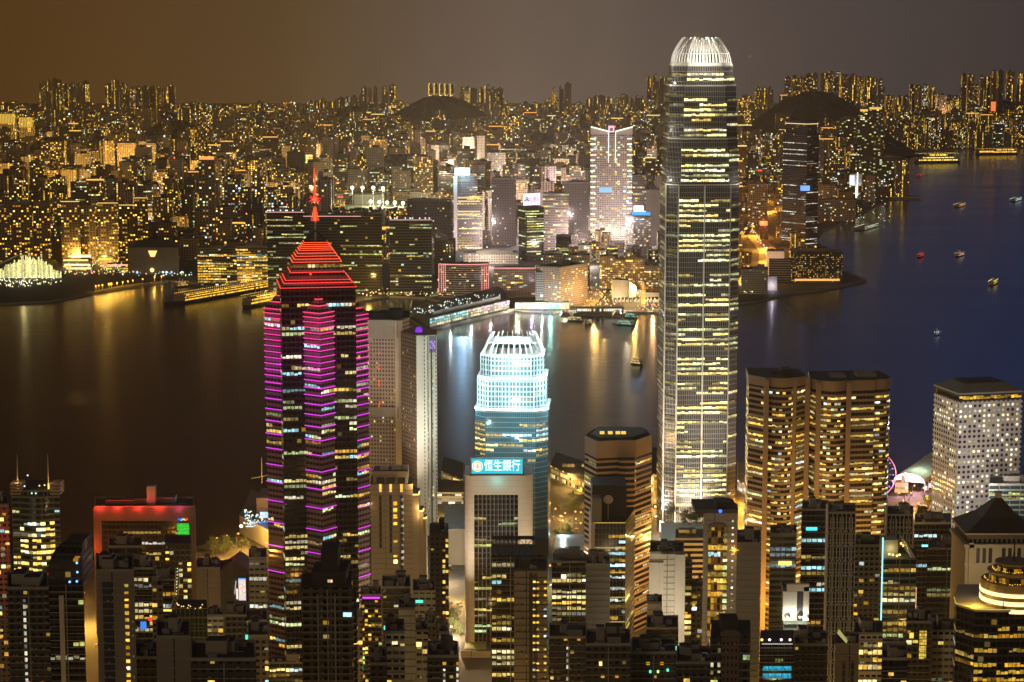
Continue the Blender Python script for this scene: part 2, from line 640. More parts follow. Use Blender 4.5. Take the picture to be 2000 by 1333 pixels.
def tower(name, label, cat, xl, xr, yt, Y, *, yb=1340, D=28, yaw=0, xc=None, m=None, cw=3., fh=3.6, mode='office', p=.3, pal='warm', win=(.08, .92, .25, .85), k=1.,
          kit=2, group=None, poly=None, roof=None, cols=None, mast=False, kitmat=None, zt=None, edges=None, top_gap=2., zb=None, relief=True):
    poly = poly or plan(xl, xr, yt, Y, D, yaw, xc)
    c = centre(poly)
    zt = P(1000, yt, Y).z if zt is None else zt
    zb = (terr(Y) - 3) if zb is None else zb
    root = thing(name, label, cat, (c[0], c[1], zb), group)
    fm = MB().prism(poly, zb, zt, 0, 1)
    if relief and Y < 1450:                                  # floor ledges and air-conditioner boxes standing off the wall
        zz = max(zb, P(1000, 1360, Y).z)
        for i in range(len(poly)):
            a, b = Vector(poly[i]), Vector(poly[(i + 1) % len(poly)])
            L = (b - a).length
            d = (b - a) / L
            n_ = Vector((d.y, -d.x))
            if n_.dot(-(a + b) / 2) <= 0 or L < 4:
                continue
            z = zb + math.ceil((zz - zb) / fh) * fh
            while z < zt - 2:
                q0, q1 = a - n_ * .01, b - n_ * .01
                o0, o1 = a + n_ * .28, b + n_ * .28
                fm.face([(*o0, z), (*o1, z), (*o1, z + .35), (*o0, z + .35)], 2)
                fm.face([(*o0, z + .35), (*o1, z + .35), (*q1, z + .35), (*q0, z + .35)], 2)
                fm.face([(*q0, z), (*q1, z), (*o1, z), (*o0, z)], 2)
                if mode != 'office':
                    k_ = max(1, int(L / cw))
                    for c_ in range(k_):
                        if random.random() < .22:
                            e = a + d * (L * (c_ + .92) / k_)
                            fm.prism([tuple(e + n_ * .7), tuple(e + d * .9 + n_ * .7), tuple(e + d * .9), tuple(e)], z + .4, z + 1.1, 2, 2)
                z += fh
            for c_ in range(1, max(1, int(L / 9))):
                e = a + d * (L * c_ / max(1, int(L / 9)))
                fm.prism([tuple(e + n_ * .3), tuple(e + d * .5 + n_ * .3), tuple(e + d * .5), tuple(e)], zz, zt - .6, 2, 2)
    fm.build('facade', [MATS[m] if isinstance(m, str) else m, roof or DARK, kitmat or CONC], root)
    if kit:
        roofkit(root, poly, zt, kit, kitmat, mast)
    if p > 0:
        zlow = max(zb + 6, P(1000, yb, Y).z)
        zlow = zb + math.floor((zlow - zb) / fh) * fh
        n = len(poly)
        for i in (edges if edges is not None else range(n)):
            runs(root, poly[i], poly[(i + 1) % n], zlow, zt - top_gap, cw, fh, mode, p, pal, win, k, cols=cols)
    return dict(root=root, poly=poly, zt=zt, zb=zb, c=c)


def strip(root, pts, r, c, name='light_strip', mat=None, off=None):
    m = MB()
    for a, b in zip(pts, pts[1:]):
        m.bar(a, b, r, 0, c)
    return m.build(name, mat or GLOW, root)


def sign(root, p00, p10, h, c, name='sign_panel', t=.6, mat=None):
    """an upright lit panel standing on the segment p00->p10 (3D points), h tall"""
    a, b = Vector(p00), Vector(p10)
    d = (b - a).normalized()
    n = Vector((d.y, -d.x, 0))
    z = Vector((0, 0, h))
    m = MB()
    m.face([a + n * t, b + n * t, b + n * t + z, a + n * t + z], 0, c=c)
    m.face([b, a, a + z, b + z], 1)
    m.face([a, a + n * t, a + n * t + z, a + z], 1)
    m.face([b + n * t, b, b + z, b + n * t + z], 1)
    m.face([a + z, a + n * t + z, b + n * t + z, b + z], 1)
    m.face([a + n * t, a, b, b + n * t], 1)
    return m.build(name, [mat or GLOW, DARK], root)


def lettering(root, text, origin, direction, size, c, name='lettering', width=None):
    cu = bpy.data.curves.new(name, 'FONT')
    cu.body = text
    cu.size = size
    cu.align_x = 'CENTER'
    cu.align_y = 'CENTER'
    cu.extrude = .05 * size
    tmp = bpy.data.objects.new('tmp', cu)
    COL.objects.link(tmp)
    bpy.context.view_layer.update()
    me = bpy.data.meshes.new_from_object(tmp.evaluated_get(bpy.context.evaluated_depsgraph_get()))
    bpy.data.objects.remove(tmp)
    me.materials.clear()
    me.materials.append(GLOW)
    at = me.attributes.new('Col', 'FLOAT_COLOR', 'FACE')
    at.data.foreach_set('color', [x for _ in me.polygons for x in (*c, 1.)])
    d = Vector(direction).normalized()
    n = Vector((d.y, -d.x, 0))
    M = Matrix((d, Vector((0, 0, 1)), n)).transposed().to_4x4()
    xs = [v.co.x for v in me.vertices]
    if width and xs:
        M = M @ Matrix.Scale(width / (max(xs) - min(xs)), 4, (1, 0, 0))
    M.translation = Vector(origin) - ORG[root.name]
    me.transform(M)
    o = bpy.data.objects.new(name, me)
    COL.objects.link(o)
    o.parent = root
    return o
# ------------------------------------------------------------------ facade kinds
WARM4 = [(1, .56, .05), (1, .66, .12), (1, .46, .03), (1, .80, .30)]
OFF4 = [(1, .70, .15), (.88, .92, .35), (1, .60, .10), (.62, .95, .75), (1, .82, .50)]
facade('fin_glass', (.21, .19, .165), cw=1.6, fh=4.2, fx=(.30, 1), fy=(.12, 1), lit=.0)
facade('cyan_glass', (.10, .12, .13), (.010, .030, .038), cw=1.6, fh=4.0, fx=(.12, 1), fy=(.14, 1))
facade('tower_glass', (.11, .105, .085), (.014, .018, .016), cw=4.5, fh=4.6, fx=(.04, .96), fy=(.32, .95), lit=.05, cols=OFF4, k=.9)
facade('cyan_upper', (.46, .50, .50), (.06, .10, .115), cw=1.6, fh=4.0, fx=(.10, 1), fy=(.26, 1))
facade('dark_glass', (.035, .033, .036), (.012, .012, .016), cw=3, fh=3.8, fx=(.06, .94), fy=(.30, 1), lit=.012, cols=WARM4, k=.5)
facade('star_panel', (.24, .17, .20), (.03, .02, .03), cw=3, fh=3.8, fx=(.06, .94), fy=(.55, 1), rough=.5)
facade('dark_tower', (.060, .052, .045), cw=3.2, fh=3.2, fx=(.25, .75), fy=(.3, .75), lit=.06, cols=WARM4, k=.9)
facade('tan_tower', (.20, .165, .125), cw=3.2, fh=3.3, fx=(.2, .8), fy=(.3, .78), lit=.06, cols=WARM4, k=.9)
facade('tan_blank', (.24, .205, .165), cw=14, fh=60, fx=(.47, .5), fy=(.0, .98))
facade('grey_blank', (.25, .25, .245), cw=30, fh=4, fx=(.495, .5), fy=(.0, .98))
facade('white_blank', (.60, .57, .50), cw=12, fh=40, fx=(.494, .5), fy=(.0, .995))
facade('grey_office', (.30, .29, .275), cw=3.4, fh=3.7, fx=(.12, .88), fy=(.34, .74), lit=.03, cols=OFF4, k=.8)
facade('white_office', (.52, .50, .45), cw=3.2, fh=3.6, fx=(.14, .86), fy=(.36, .74), lit=.07, cols=OFF4, k=.9)
facade('banded', (.34, .24, .17), cw=60, fh=4.0, fx=(0, 1), fy=(.42, 1))
facade('banded_pale', (.50, .46, .42), (.012, .014, .02), cw=60, fh=4.0, fx=(0, 1), fy=(.46, 1))
facade('granite', (.34, .25, .175), (.02, .02, .02), cw=2.6, fh=3.9, fx=(.04, 1), fy=(.42, 1))
facade('porthole', (.56, .52, .49), (.03, .03, .035), cw=4.1, fh=4.1, fx=(.30, .30), circ=True)
facade('lattice', (.33, .28, .23), (.015, .014, .014), cw=2.7, fh=9, fx=(.22, 1), fy=(.06, 1))
facade('balcony', (.075, .062, .052), (.012, .012, .012), cw=4.2, fh=3.1, fx=(.2, .8), fy=(.35, .9), lit=.03, cols=WARM4, k=.7)
facade('pink_grid', (.46, .33, .27), (.03, .025, .022), cw=3.0, fh=3.2, fx=(.24, .80), fy=(.32, .8), lit=.05, cols=WARM4, k=.8)
facade('teal_bands', (.16, .19, .17), (.02, .03, .028), cw=8, fh=3.9, fx=(.04, .98), fy=(.35, 1), lit=.02, cols=OFF4, k=.6)
# far away: some of the rooms lit
facade('far_flats', (.23, .17, .11), cw=5.0, fh=4.6, fx=(.22, .80), fy=(.25, .80), lit=.25, cols=WARM4, k=2.8, stair=.0)
facade('far_stairs', (.26, .195, .13), cw=5.0, fh=4.4, fx=(.3, .75), fy=(.2, .9), lit=.11, cols=[(1, .60, .06), (1, .52, .04), (1, .68, .14)], k=2.0, stair=.10)
facade('ridge_stairs', (.15, .11, .07), cw=6.5, fh=5.0, fx=(.3, .75), fy=(.05, .95), lit=.05, cols=[(1, .60, .06), (1, .52, .04), (1, .68, .14)], k=2.2, stair=.16)
facade('far_dots', (.20, .155, .11), cw=6.2, fh=5.6, fx=(.26, .76), fy=(.26, .76), lit=.26, cols=[(1, .62, .08), (1, .80, .38), (.60, .92, .45), (1, .48, .05), (.8, .95, 1)], k=2.4)
facade('far_office', (.17, .14, .11), (.02, .02, .022), cw=5, fh=4.6, fx=(.06, .95), fy=(.35, .8), lit=.10, cols=OFF4, k=1.7, floors=.18)
facade('far_dark', (.10, .085, .075), cw=5, fh=5, fx=(.25, .75), fy=(.3, .75), lit=.05, cols=OFF4, k=1.8)
facade('far_pale', (.40, .34, .30), cw=4.6, fh=4.4, fx=(.2, .8), fy=(.3, .75), lit=.12, cols=OFF4, k=1.6)
FARM = ['far_flats', 'far_stairs', 'far_dots', 'far_office', 'far_dark', 'far_pale']

# ------------------------------------------------------------------ ground, harbour, hills
m, nt, b = newmat('harbour_water')
g = nt.nodes.new('ShaderNodeNewGeometry')
mp = nt.nodes.new('ShaderNodeMapping')
mp.inputs['Scale'].default_value = (1, 2.2, 1)
nt.links.new(g.outputs['Position'], mp.inputs[0])
n1 = noise(nt, .022, 7, mp.outputs[0])
n2 = noise(nt, .0025, 3, mp.outputs[0])
b.inputs['Base Color'].default_value = (.004, .005, .008, 1)
b.inputs['IOR'].default_value = 1.33
b.inputs['Specular IOR Level'].default_value = .5
nt.links.new(mnode(nt, 'ADD', mnode(nt, 'MULTIPLY', n2, .16), .11), b.inputs['Roughness'])
bp = nt.nodes.new('ShaderNodeBump')
bp.inputs['Strength'].default_value = .22
bp.inputs['Distance'].default_value = 1.2
nt.links.new(n1, bp.inputs['Height'])
nt.links.new(bp.outputs[0], b.inputs['Normal'])
XW, YN, YF = 5200, -300, 13000
w = MB()
w.face([(-XW, YN, 0), (XW, YN, 0), (XW, YF, 0), (-XW, YF, 0)])
tag(w.build('water', MATS['harbour_water']), kind='structure')

# near shore: flat reclaimed land climbing into the hillside under the viewer
shore = [(-500, 1078), (-120, 1076), (180, 1074), (372, 1070), (478, 1046), (520, 1034), (700, 1000), (850, 985), (856, 935), (1000, 918), (1140, 925), (1290, 925), (1460, 915), (1600, 950), (1750, 952), (1830, 958), (2100, 958), (2500, 960)]
sp = [G(x, y) for x, y in shore]
m = MB()
for a, b_ in zip(sp, sp[1:]):
    m.face([(a.x, a.y, -2.5), (b_.x, b_.y, -2.5), (b_.x, b_.y, 4), (a.x, a.y, 4)], 1)
    rows = [1350, 1200, 1000, 850, 700, 550, 400, 200, 0, -200]
    pa, pb = a, b_
    for Yr in rows:
        ka, kb = a.x / a.y, b_.x / b_.y
        qa, qb = Vector((ka * max(Yr, 250), Yr, min(terr(max(Yr, 0)), 380))), Vector((kb * max(Yr, 250), Yr, min(terr(max(Yr, 0)), 380)))
        m.face([qa, qb, pb, pa], 0)
        pa, pb = qa, qb
tag(m.build('ground', [ASPH, CONC]), kind='structure')

far = [(-900, 640), (-60, 598), (0, 592), (95, 588), (180, 572), (245, 556), (320, 551), (330, 548), (522, 562), (540, 590), (700, 589), (760, 578), (830, 581), (900, 597), (962, 604), (1000, 603), (1020, 606), (1080, 610), (1100, 606), (1290, 610), (1440, 592), (1470, 589), (1540, 574), (1600, 565), (1690, 548), (1655, 533), (1630, 520), (1604, 492), (1596, 470), (1606, 450), (1640, 436), (1668, 425), (1705, 404), (1738, 390), (1797, 388), (1797, 384), (1752, 380), (1760, 372), (1740, 352), (1728, 330), (1735, 309), (1790, 296), (1880, 291), (2010, 288), (2300, 286), (3200, 284)]
fp = [G(x, y, 3) for x, y in far]
poly = [(p.x, p.y) for p in fp] + [(5100, fp[-1].y), (5100, 12900), (-5100, 12900), (-5100, fp[0].y)]
m = MB()
m.prism(poly, -2.5, 3, 1, 0)
tag(m.build('far_ground', [ASPH, CONC]), kind='structure')


def inland(x, y):
    c = False
    n = len(poly)
    for i in range(n):
        (x1, y1), (x2, y2) = poly[i], poly[i - 1]
        if (y1 > y) != (y2 > y) and x < (x2 - x1) * (y - y1) / (y2 - y1) + x1:
            c = not c
    return c


HILLS = []


def hill(px, pytop, Y, wpx, name='hill', depth=None):
    """a rounded wooded hill whose top shows at px, pytop"""
    t = P(px, pytop, Y)
    rx = wpx / 2 / F * Y
    ry = depth or rx * .8
    HILLS.append((t.x, Y, t.z, rx, ry))
    m = MB()
    nu, nv = 72, 18
    rng = random.Random(px)
    jit = [[rng.uniform(.9, 1.1) for _ in range(nu)] for _ in range(nv + 1)]

    def pt(i, j):
        r = j / nv
        a = 2 * math.pi * i / nu
        q = r * (jit[j][i % nu] if 0 < j < nv else 1)
        return (t.x + rx * q * math.cos(a), Y + ry * q * math.sin(a), max(-1, 2 + (t.z - 2) * (math.cos(min(1, q) * math.pi) * .5 + .5) ** .8 + (jit[j][i % nu] - 1) * 55 * (j > 0)))
    for j in range(nv):
        for i in range(nu):
            if j == 0:
                m.face([pt(0, 0), pt(i, 1), pt(i + 1, 1)])
            else:
                m.face([pt(i, j), pt(i, j + 1), pt(i + 1, j + 1), pt(i + 1, j)])
    tag(m.build(name, MATS['hill_wood']), kind='structure')


plain('hill_wood', (.055, .058, .03), .95, var=.5, sc=.02)
for h in ((860, 188, 8200, 380), (1592, 180, 7600, 430), (690, 208, 8600, 190), (340, 236, 6900, 300), (100, 270, 6300, 230), (190, 256, 6500, 60),
          (1060, 262, 6700, 240), (790, 303, 5900, 420), (1430, 232, 7800, 160), (1950, 196, 9000, 280), (560, 250, 7400, 240), (1330, 190, 8400, 240)):
    hill(*h)



def ground_at(x, y):
    z = 3.
    for hx, hy, hz, rx, ry in HILLS:
        q = math.hypot((x - hx) / rx, (y - hy) / ry)
        if q < 1:
            z = max(z, 2 + (hz - 2) * (math.cos(q * math.pi) * .5 + .5) ** .8)
    return z


def road(name, pts, width, z=4.06, mat=None, kerb=True):
    """a carriageway with kerbs and a painted centre line through picture points on the ground"""
    q = [G(x, y, z) if not isinstance(x, Vector) else x for x, y in pts]
    q = [Vector((p.x, p.y, z)) for p in q]
    m = MB()

    def side(i, k):
        d = (q[min(i + 1, len(q) - 1)] - q[max(i - 1, 0)]).normalized()
        return q[i] + Vector((-d.y, d.x, 0)) * k
    for i in range(len(q) - 1):
        h = width / 2
        m.face([side(i, -h), side(i + 1, -h), side(i + 1, h), side(i, h)], 0)
        for s_ in (-1, 1):
            o0, o1 = side(i, s_ * h), side(i + 1, s_ * h)
            w0, w1 = side(i, s_ * (h + .5)), side(i + 1, s_ * (h + .5))
            up = Vector((0, 0, .15))
            f = [o0 + up, w0 + up, w1 + up, o1 + up]
            m.face(f if s_ < 0 else f[::-1], 2)
            f = [o0, o1, o1 + up, o0 + up]
            m.face(f, 2)
        d = (q[i + 1] - q[i])
        for k_ in range(int(d.length / 9)):
            a = q[i] + d.normalized() * (k_ * 9)
            e = d.normalized()
            n = Vector((-e.y, e.x, 0)) * .25
            u = Vector((0, 0, .004))
            m.face([a - n + u, a + e * 4 - n + u, a + e * 4 + n + u, a + n + u], 1)
    return tag(m.build(name, [mat or MATS['wet_road'], WHITE, CONC]), kind='structure')


plain('wet_road', (.10, .09, .08), .55, var=.3)
ROADS = {
    'r1': ([(395, 1128), (430, 1118), (490, 1103), (560, 1085)], 26),
    'r2': ([(150, 1420), (176, 1250), (176, 1120), (172, 1090)], 34),
    'r3': ([(846, 1022), (880, 1008), (930, 1000), (1090, 1010), (1150, 1040)], 15),
    'r4': ([(840, 1125), (900, 1105), (1000, 1100), (1100, 1075), (1160, 1080)], 16),
    'r5': ([(840, 1195), (905, 1170), (1000, 1165), (1130, 1120)], 18),
    'r6': ([(820, 1235), (880, 1238), (930, 1255), (1000, 1275)], 22),
    'r7': ([(1440, 985), (1462, 1000), (1480, 1030), (1495, 1075)], 22),
    'r8': ([(1275, 940), (1286, 1000), (1280, 1060)], 16),
}
for k_, (pts, wd) in ROADS.items():
    road('road', pts, wd)
# lit plaza by the observation wheel
tag(MB().prism([tuple(G(x, y)[:2]) for x, y in ((1738, 1018), (1850, 1018), (1850, 968), (1742, 966))], 3.9, 4.03, 0, 0).build('plaza', plain('plaza_paving', (.30, .26, .22), .7)), kind='structure')
for pts in (((1090, 1003), (1150, 1008), (1150, 985), (1088, 980)), ((1085, 1062), (1150, 1060), (1150, 1030), (1085, 1035)), ((850, 1085), (905, 1082), (905, 1030), (850, 1035)), ((405, 1098), (490, 1082), (488, 1066), (395, 1080)), ((848, 1262), (900, 1262), (900, 1195), (860, 1200))):
    tag(MB().prism([tuple(G(x, y)[:2]) for x, y in pts], 3.9, 4.035, 0, 0).build('grass', GRASS), kind='stuff')

# ================================================================== the tallest tower by the harbour


def chamfered(cx, cy, hw, ch, a):
    pts = [(-hw + ch, -hw), (hw - ch, -hw), (hw, -hw + ch), (hw, hw - ch), (hw - ch, hw), (-hw + ch, hw), (-hw, hw - ch), (-hw, -hw + ch)]
    c, s = math.cos(a), math.sin(a)
    return [(cx + x * c - y * s, cy + x * s + y * c) for x, y in pts]


def crown_fins(root, poly, z0, z1, inset, per, col, r=.9, bulge=.35, lean=.62, pw_=1.5, ragged=0.):
    """tall curved claws standing round a tower top and leaning in"""
    cx, cyy = centre(poly)
    n = len(poly)
    for i in range(n):
        a, b = Vector(poly[i]), Vector(poly[(i + 1) % n])
        L = (b - a).length
        k = max(1, int(L / per))
        d = (b - a) / L
        nin = Vector((-d.y, d.x))
        for j in range(k):
            base = a + d * (L * (j + .5) / k)
            pts = []
            zt_ = z1 + ((j * 7 + i * 3) % 5 - 2) / 2 * ragged
            for s in range(7):
                t = s / 6
                off = inset * (t ** 2.0) - bulge * math.sin(t * math.pi)
                toc = (Vector((cx, cyy)) - base) * (lean * t ** pw_)
                q = base + toc * .6 + nin * off * .4
                pts.append((q, z0 + (zt_ - z0) * t))
            m = MB()
            for (q, za), (q2, zb_) in zip(pts, pts[1:]):
                h, o = d * r * .5, nin * 1.6
                A = [q - h, q + h, q + h + o, q - h + o]
                B = [q2 - h, q2 + h, q2 + h + o, q2 - h + o]
                for e in range(4):
                    f = (e + 1) % 4
                    m.face([(*A[e], za), (*A[f], za), (*B[f], zb_), (*B[e], zb_)])
            m.face([(*p_, pts[-1][1]) for p_ in B])
            m.build('crown_fin', col, root)


Y = 1800
T = P(1376, 76, Y)
ifc = thing('skyscraper', 'tallest tower of all, a pale finned shaft under a glowing white claw crown', 'skyscraper', (T.x, Y + 30, 4))
cx, cyy, a0 = T.x + .0, Y + 32, R(3.5)
tiers = [(4, 362, 31.2, 9.5), (362, 272, 30.2, 10.0), (272, 168, 28.6, 10.5), (168, 128, 26.0, 10.5)]
ztop = 4
for i, (y0, y1, hw, ch) in enumerate(tiers):
    z0 = 4 if i == 0 else P(1368, y0, Y).z
    z1 = P(1368, y1, Y).z
    pl = chamfered(cx, cyy, hw, ch, a0)
    pl1 = chamfered(cx, cyy, hw - (1.2 if i else .5), ch, a0)
    MB().prism(pl, z0 - (0 if i == 0 else 2), z1, 0, 1, poly2=pl1).build('shaft', [MATS['fin_glass'], CONC_L], ifc)
    ring = MB()
    ring.prism(grow(pl1, .25), z1 - .5, z1 + .5, 0, 0)
    ring.build('ledge', CONC_L, ifc)
    zf = 4 + math.ceil((max(z0, P(1368, 1060, Y).z) - 4) / 4.2) * 4.2
    for e in (0, 1, 6, 7):
        A, B = pl[e], pl[(e + 1) % 8]
        runs(ifc, A, B, zf, z1 - 4, 3.2, 4.2, 'office', (.78 if i < 1 else .72) * (1 if e == 0 else .6), 'ifc', (.04, .96, .30, .78), 1.5 if e == 0 else .7 if e == 1 else .22, .35)
    ztop = z1
# slender vertical ribs standing proud of the front and of the chamfers
pl = chamfered(cx, cyy, 31.5, 9.5, a0)
zr = P(1368, 362, Y).z
for e in (7, 0, 1):
    A, B = Vector(pl[e]), Vector(pl[(e + 1) % 8])
    for j in (0, 4, 8) if e == 0 else (0,):
        q = A + (B - A) * (j / 8)
        MB().prism(rect(q.x, q.y, 1.1, 1.1, a0), 4, zr, 0, 0).build('corner_rib', CONC_L, ifc)
pl = chamfered(cx, cyy, 24.0, 10.0, a0)
zc = P(1368, 76, Y).z
MB().prism(grow(pl, -6), ztop, ztop + (zc - ztop) * .5, 0, 1, poly2=grow(pl, -10)).build('crown_core', [CONC, DARK], ifc)
MB().prism(grow(pl, .4), ztop, ztop + 2.0, 0, 0).build('ledge', CONC_L, ifc)
crown_fins(ifc, pl, ztop + 2, zc, 3, 2.8, WHITE, 1.3, 0, .56, 1.75, 1.2)
for f_ in (.33, .62):
    MB().prism(grow(pl, -(1.6 if f_ < .5 else 5.6)), ztop + 2 + (zc - ztop) * f_, ztop + 2.7 + (zc - ztop) * f_, 0, 0, cap=False).build('crown_ring', WHITE, ifc)
for q, pw in (((0, -42), 4.2e4), ((-40, -14), 2.4e4), ((40, -14), 3.0e4)):
    lamp('POINT', (cx + q[0], cyy + q[1], ztop + 6), (1, .93, .78), pw, 3, name='crown_floodlight')
lamp('POINT', (cx, cyy, ztop + 22), (1, .9, .7), 4e4, 4, name='crown_floodlight')
for py, ps in ((360, ((-36, -26, 9e3), (36, -26, 4e3))), (262, ((-35, -22, 9e3), (-12, -36, 1.4e3))), (168, ((-33, -20, 6e3),))):
    for ox, oy, pw in ps:
        lamp('POINT', (cx + ox, cyy + oy, P(1368, py, Y).z + 3), (1, .95, .85), pw, 1.2, name='ledge_floodlight')
for ox, oy, pw in ((-40, -30, 5e5), (-70, -44, 2.6e6), (-8, -62, 6e5), (10, -90, 1.3e6), (62, -50, 5e5)):
    lamp('SPOT', (cx + ox, cyy + oy, 14), (1, .88, .72), pw, 3, (cx + ox * .25, cyy + oy * .3, 60 if abs(ox) < 45 and oy > -70 else 190), 60, 'base_floodlight', 1)

# ================================================================== the shorter tower of the same family, cyan lit
Y = 1660
T = P(1003, 655, Y)
one = thing('office_tower', 'cyan-lit glass tower with a white spiked crown rising behind the bank sign', 'office tower', (T.x, Y + 28, 4))
cx, cyy, a1 = T.x - .2, Y + 28, R(-4)
tiers = [(4, 800, 28.8, 9), (800, 740, 26.8, 9), (740, 697, 24.4, 9)]
for i, (y0, y1, hw, ch) in enumerate(tiers):
    z0 = 4 if i == 0 else P(1003, y0, Y).z
    z1 = P(1003, y1, Y).z
    pl = chamfered(cx, cyy, hw, ch, a1)
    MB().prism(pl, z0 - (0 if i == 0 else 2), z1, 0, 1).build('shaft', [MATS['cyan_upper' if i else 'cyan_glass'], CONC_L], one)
    MB().prism(grow(pl, .4), z1 - 1.2, z1 + .6, 0, 0).build('ledge', WHITE, one)
    for e in (7, 0, 1):
        A, B = pl[e], pl[(e + 1) % 8]
        runs(one, A, B, 4 + math.ceil((max(z0, P(1003, 905, Y).z) - 4) / 4) * 4, z1 - 3, 3.2, 4.0, 'office', .60, 'warm', (.06, .94, .3, .8), 1.0, .3)
# floodlit mullions on the upper storeys
z1, z0 = P(1003, 697, Y).z, P(1003, 806, Y).z
for hw, zz0, zz1, es in ((24.6, P(1003, 742, Y).z, z1, (7, 0, 1)), (27.0, z0, P(1003, 742, Y).z, (7, 0, 1))):
    pl = chamfered(cx, cyy, hw, 9, a1)
    for e in es:
        A, B = Vector(pl[e]), Vector(pl[(e + 1) % 8])
        d = (B - A).normalized()
        n_ = int((B - A).length / 2.6)
        for j in range(n_ + 1):
            q = A + (B - A) * (j / n_)
            MB().prism(rect(q.x, q.y, .3, .8, math.atan2(d.y, d.x)), zz0, zz1, 0, 0).build('mullion', WHITE, one)
pl = chamfered(cx, cyy, 24, 9, a1)
zt = P(1003, 697, Y).z
zc = P(1003, 657, Y + 14).z
MB().prism(grow(pl, -6), zt, zt + (zc - zt) * .35, 0, 1, poly2=grow(pl, -9)).build('crown_core', [CONC, DARK], one)
crown_fins(one, pl, zt, zc, 0, 4.4, WHITE, .62, 0, .42, 1.2, .8)
MB().prism(grow(pl, -4.2), zt + (zc - zt) * .62, zt + (zc - zt) * .62 + .6, 0, 0).build('crown_ring', WHITE, one)
for q, pw in (((0, -36), 4.5e4), ((-36, -12), 5e4), ((36, -12), 6.0e4), ((0, 0), 4.5e4)):
    lamp('POINT', (cx + q[0], cyy + q[1], zt + 7 + (10 if q == (0, 0) else 0)), (.72, .97, 1), pw, 3, name='crown_floodlight')
for ox, oy, py, pw in ((0, -42, 715, 5e4), (-26, -33, 745, 2.2e4), (26, -33, 745, 2.4e4), (38, -18, 720, 5e4), (0, -42, 790, 3.2e4), (-34, -24, 800, 2.2e4), (34, -24, 800, 2.6e4), (-22, -48, 835, 3.4e4), (22, -48, 835, 3.8e4), (0, -52, 865, 3e4), (40, -44, 880, 2.4e4), (-40, -44, 880, 1.6e4)):
    lamp('POINT', (cx + ox, cyy + oy, P(1003, py, Y).z), (.55, .95, 1), pw, 1.0, name='ledge_floodlight')

# ================================================================== star-plan tower with neon hoops
Y = 1400
SS = .862
c0 = P(622, 560, Y)
star = thing('neon_tower', 'dark star-plan tower ringed with pink and purple neon under a red stepped crown and mast', 'skyscraper', (c0.x, Y + 30, 0))
cx, cyy = c0.x - 4.6, Y + 32
aS = R(9)
ze = P(622, 562, Y).z
sq = rect(cx, cyy, 57 * SS, 57 * SS, aS)


def neon_col(z):
    t = min(1, max(0, (ze - 8 - z) / 70))
    a, b_ = (1.7, .08, .20), (1.15, .06, 1.25)
    return tuple(x + (y - x) * t for x, y in zip(a, b_))


MB().prism(sq, 0, ze, 0, 1).build('core_shaft', [MATS['dark_glass'], DARK], star)
zl = P(622, 1335, Y).z
for e in (0, 3, 1):
    A, B = sq[e], sq[(e + 1) % 4]
    runs(star, A, B, 3.8 * math.ceil(zl / 3.8), ze - 4, 2.6, 3.8, 'office', .38, 'mix', (.08, .92, .3, .85), .8, .3)
tops = {0: P(622, 612, Y).z, 1: P(700, 628, Y).z, 3: P(530, 612, Y).z, 2: P(622, 612, Y).z}
R45 = 40.0 * SS
LEVELS_TOP = [0, 3.0, 6.2, 9.8, 13.5, 17.3, 21, 25, 29, 33, 37, 41, 45, 50, 55, 61, 68, 76, 85, 95, 106, 118, 131, 146, 162, 180]
for k_ in range(4):
    ang = aS + R(-90 + 90 * k_)
    tip = Vector((cx + R45 * math.cos(ang), cyy + R45 * math.sin(ang)))
    e1 = Vector((math.cos(ang + R(135)), math.sin(ang + R(135))))
    e2 = Vector((math.cos(ang - R(135)), math.sin(ang - R(135))))
    wing = 16.0 * SS
    tri = [tuple(tip + e2 * wing), tuple(tip), tuple(tip + e1 * wing), tuple(Vector((cx, cyy)) + (tip - Vector((cx, cyy))) * .35)]
    # counter-clockwise seen from above: left-hand arm, tip, right-hand arm, inside
    if sum(tri[i][0] * tri[(i + 1) % 4][1] - tri[(i + 1) % 4][0] * tri[i][1] for i in range(4)) < 0:
        tri = tri[::-1]
    zt = tops[k_]
    cs_ = MB().prism(tri, 0, zt, 0, 1).build('corner_shaft', [MATS['star_panel'], DARK], star)
    # little stepped pyramid on the corner
    cen = Vector((cx, cyy)) + (tip - Vector((cx, cyy))) * .62
    for s_, (f0, f1, dz0, dz1) in enumerate(((1, .72, 0, 4.4), (.72, .42, 4.4, 8.4), (.42, .16, 8.4, 11.5))):
        A = [tuple(cen + (Vector(p_) - cen) * f0) for p_ in tri]
        B = [tuple(cen + (Vector(p_) - cen) * f1) for p_ in tri]
        MB().prism(A, zt + dz0, zt + dz1, 0, 0, poly2=B).build('corner_roof', MATS['star_panel'], star)
        arms = [p_ for p_ in B]
        i_ = min(range(4), key=lambda i: (Vector(tri[i]) - tip).length)
        A_ = [Vector(B[i_ - 1]), Vector(B[i_]), Vector(B[(i_ + 1) % 4])]
        if k_ != 2:
            strip(cs_, [(p_.x, p_.y, zt + dz1) for p_ in A_], .42, neon_col(ze), 'neon_strip', None)
    if k_ == 2:
        continue
    i_ = min(range(4), key=lambda i: (Vector(tri[i]) - tip).length)
    big = grow(tri, .45)
    A_ = [Vector(big[i_ - 1]), Vector(big[i_]), Vector(big[(i_ + 1) % 4])]
    for dz in LEVELS_TOP:
        z = zt - dz
        if z < zl:
            continue
        strip(cs_, [(p_.x, p_.y, z) for p_ in A_], .31 if dz < 90 else .28, neon_col(z), 'neon_strip')
    for q in (i_ - 1, i_):
        runs(star, tri[q], tri[(q + 1) % 4], 3.8 * math.ceil(zl / 3.8), zt - 4, 2.6, 3.8, 'office', .30, 'mix', (.08, .92, .3, .85), .8, .3)
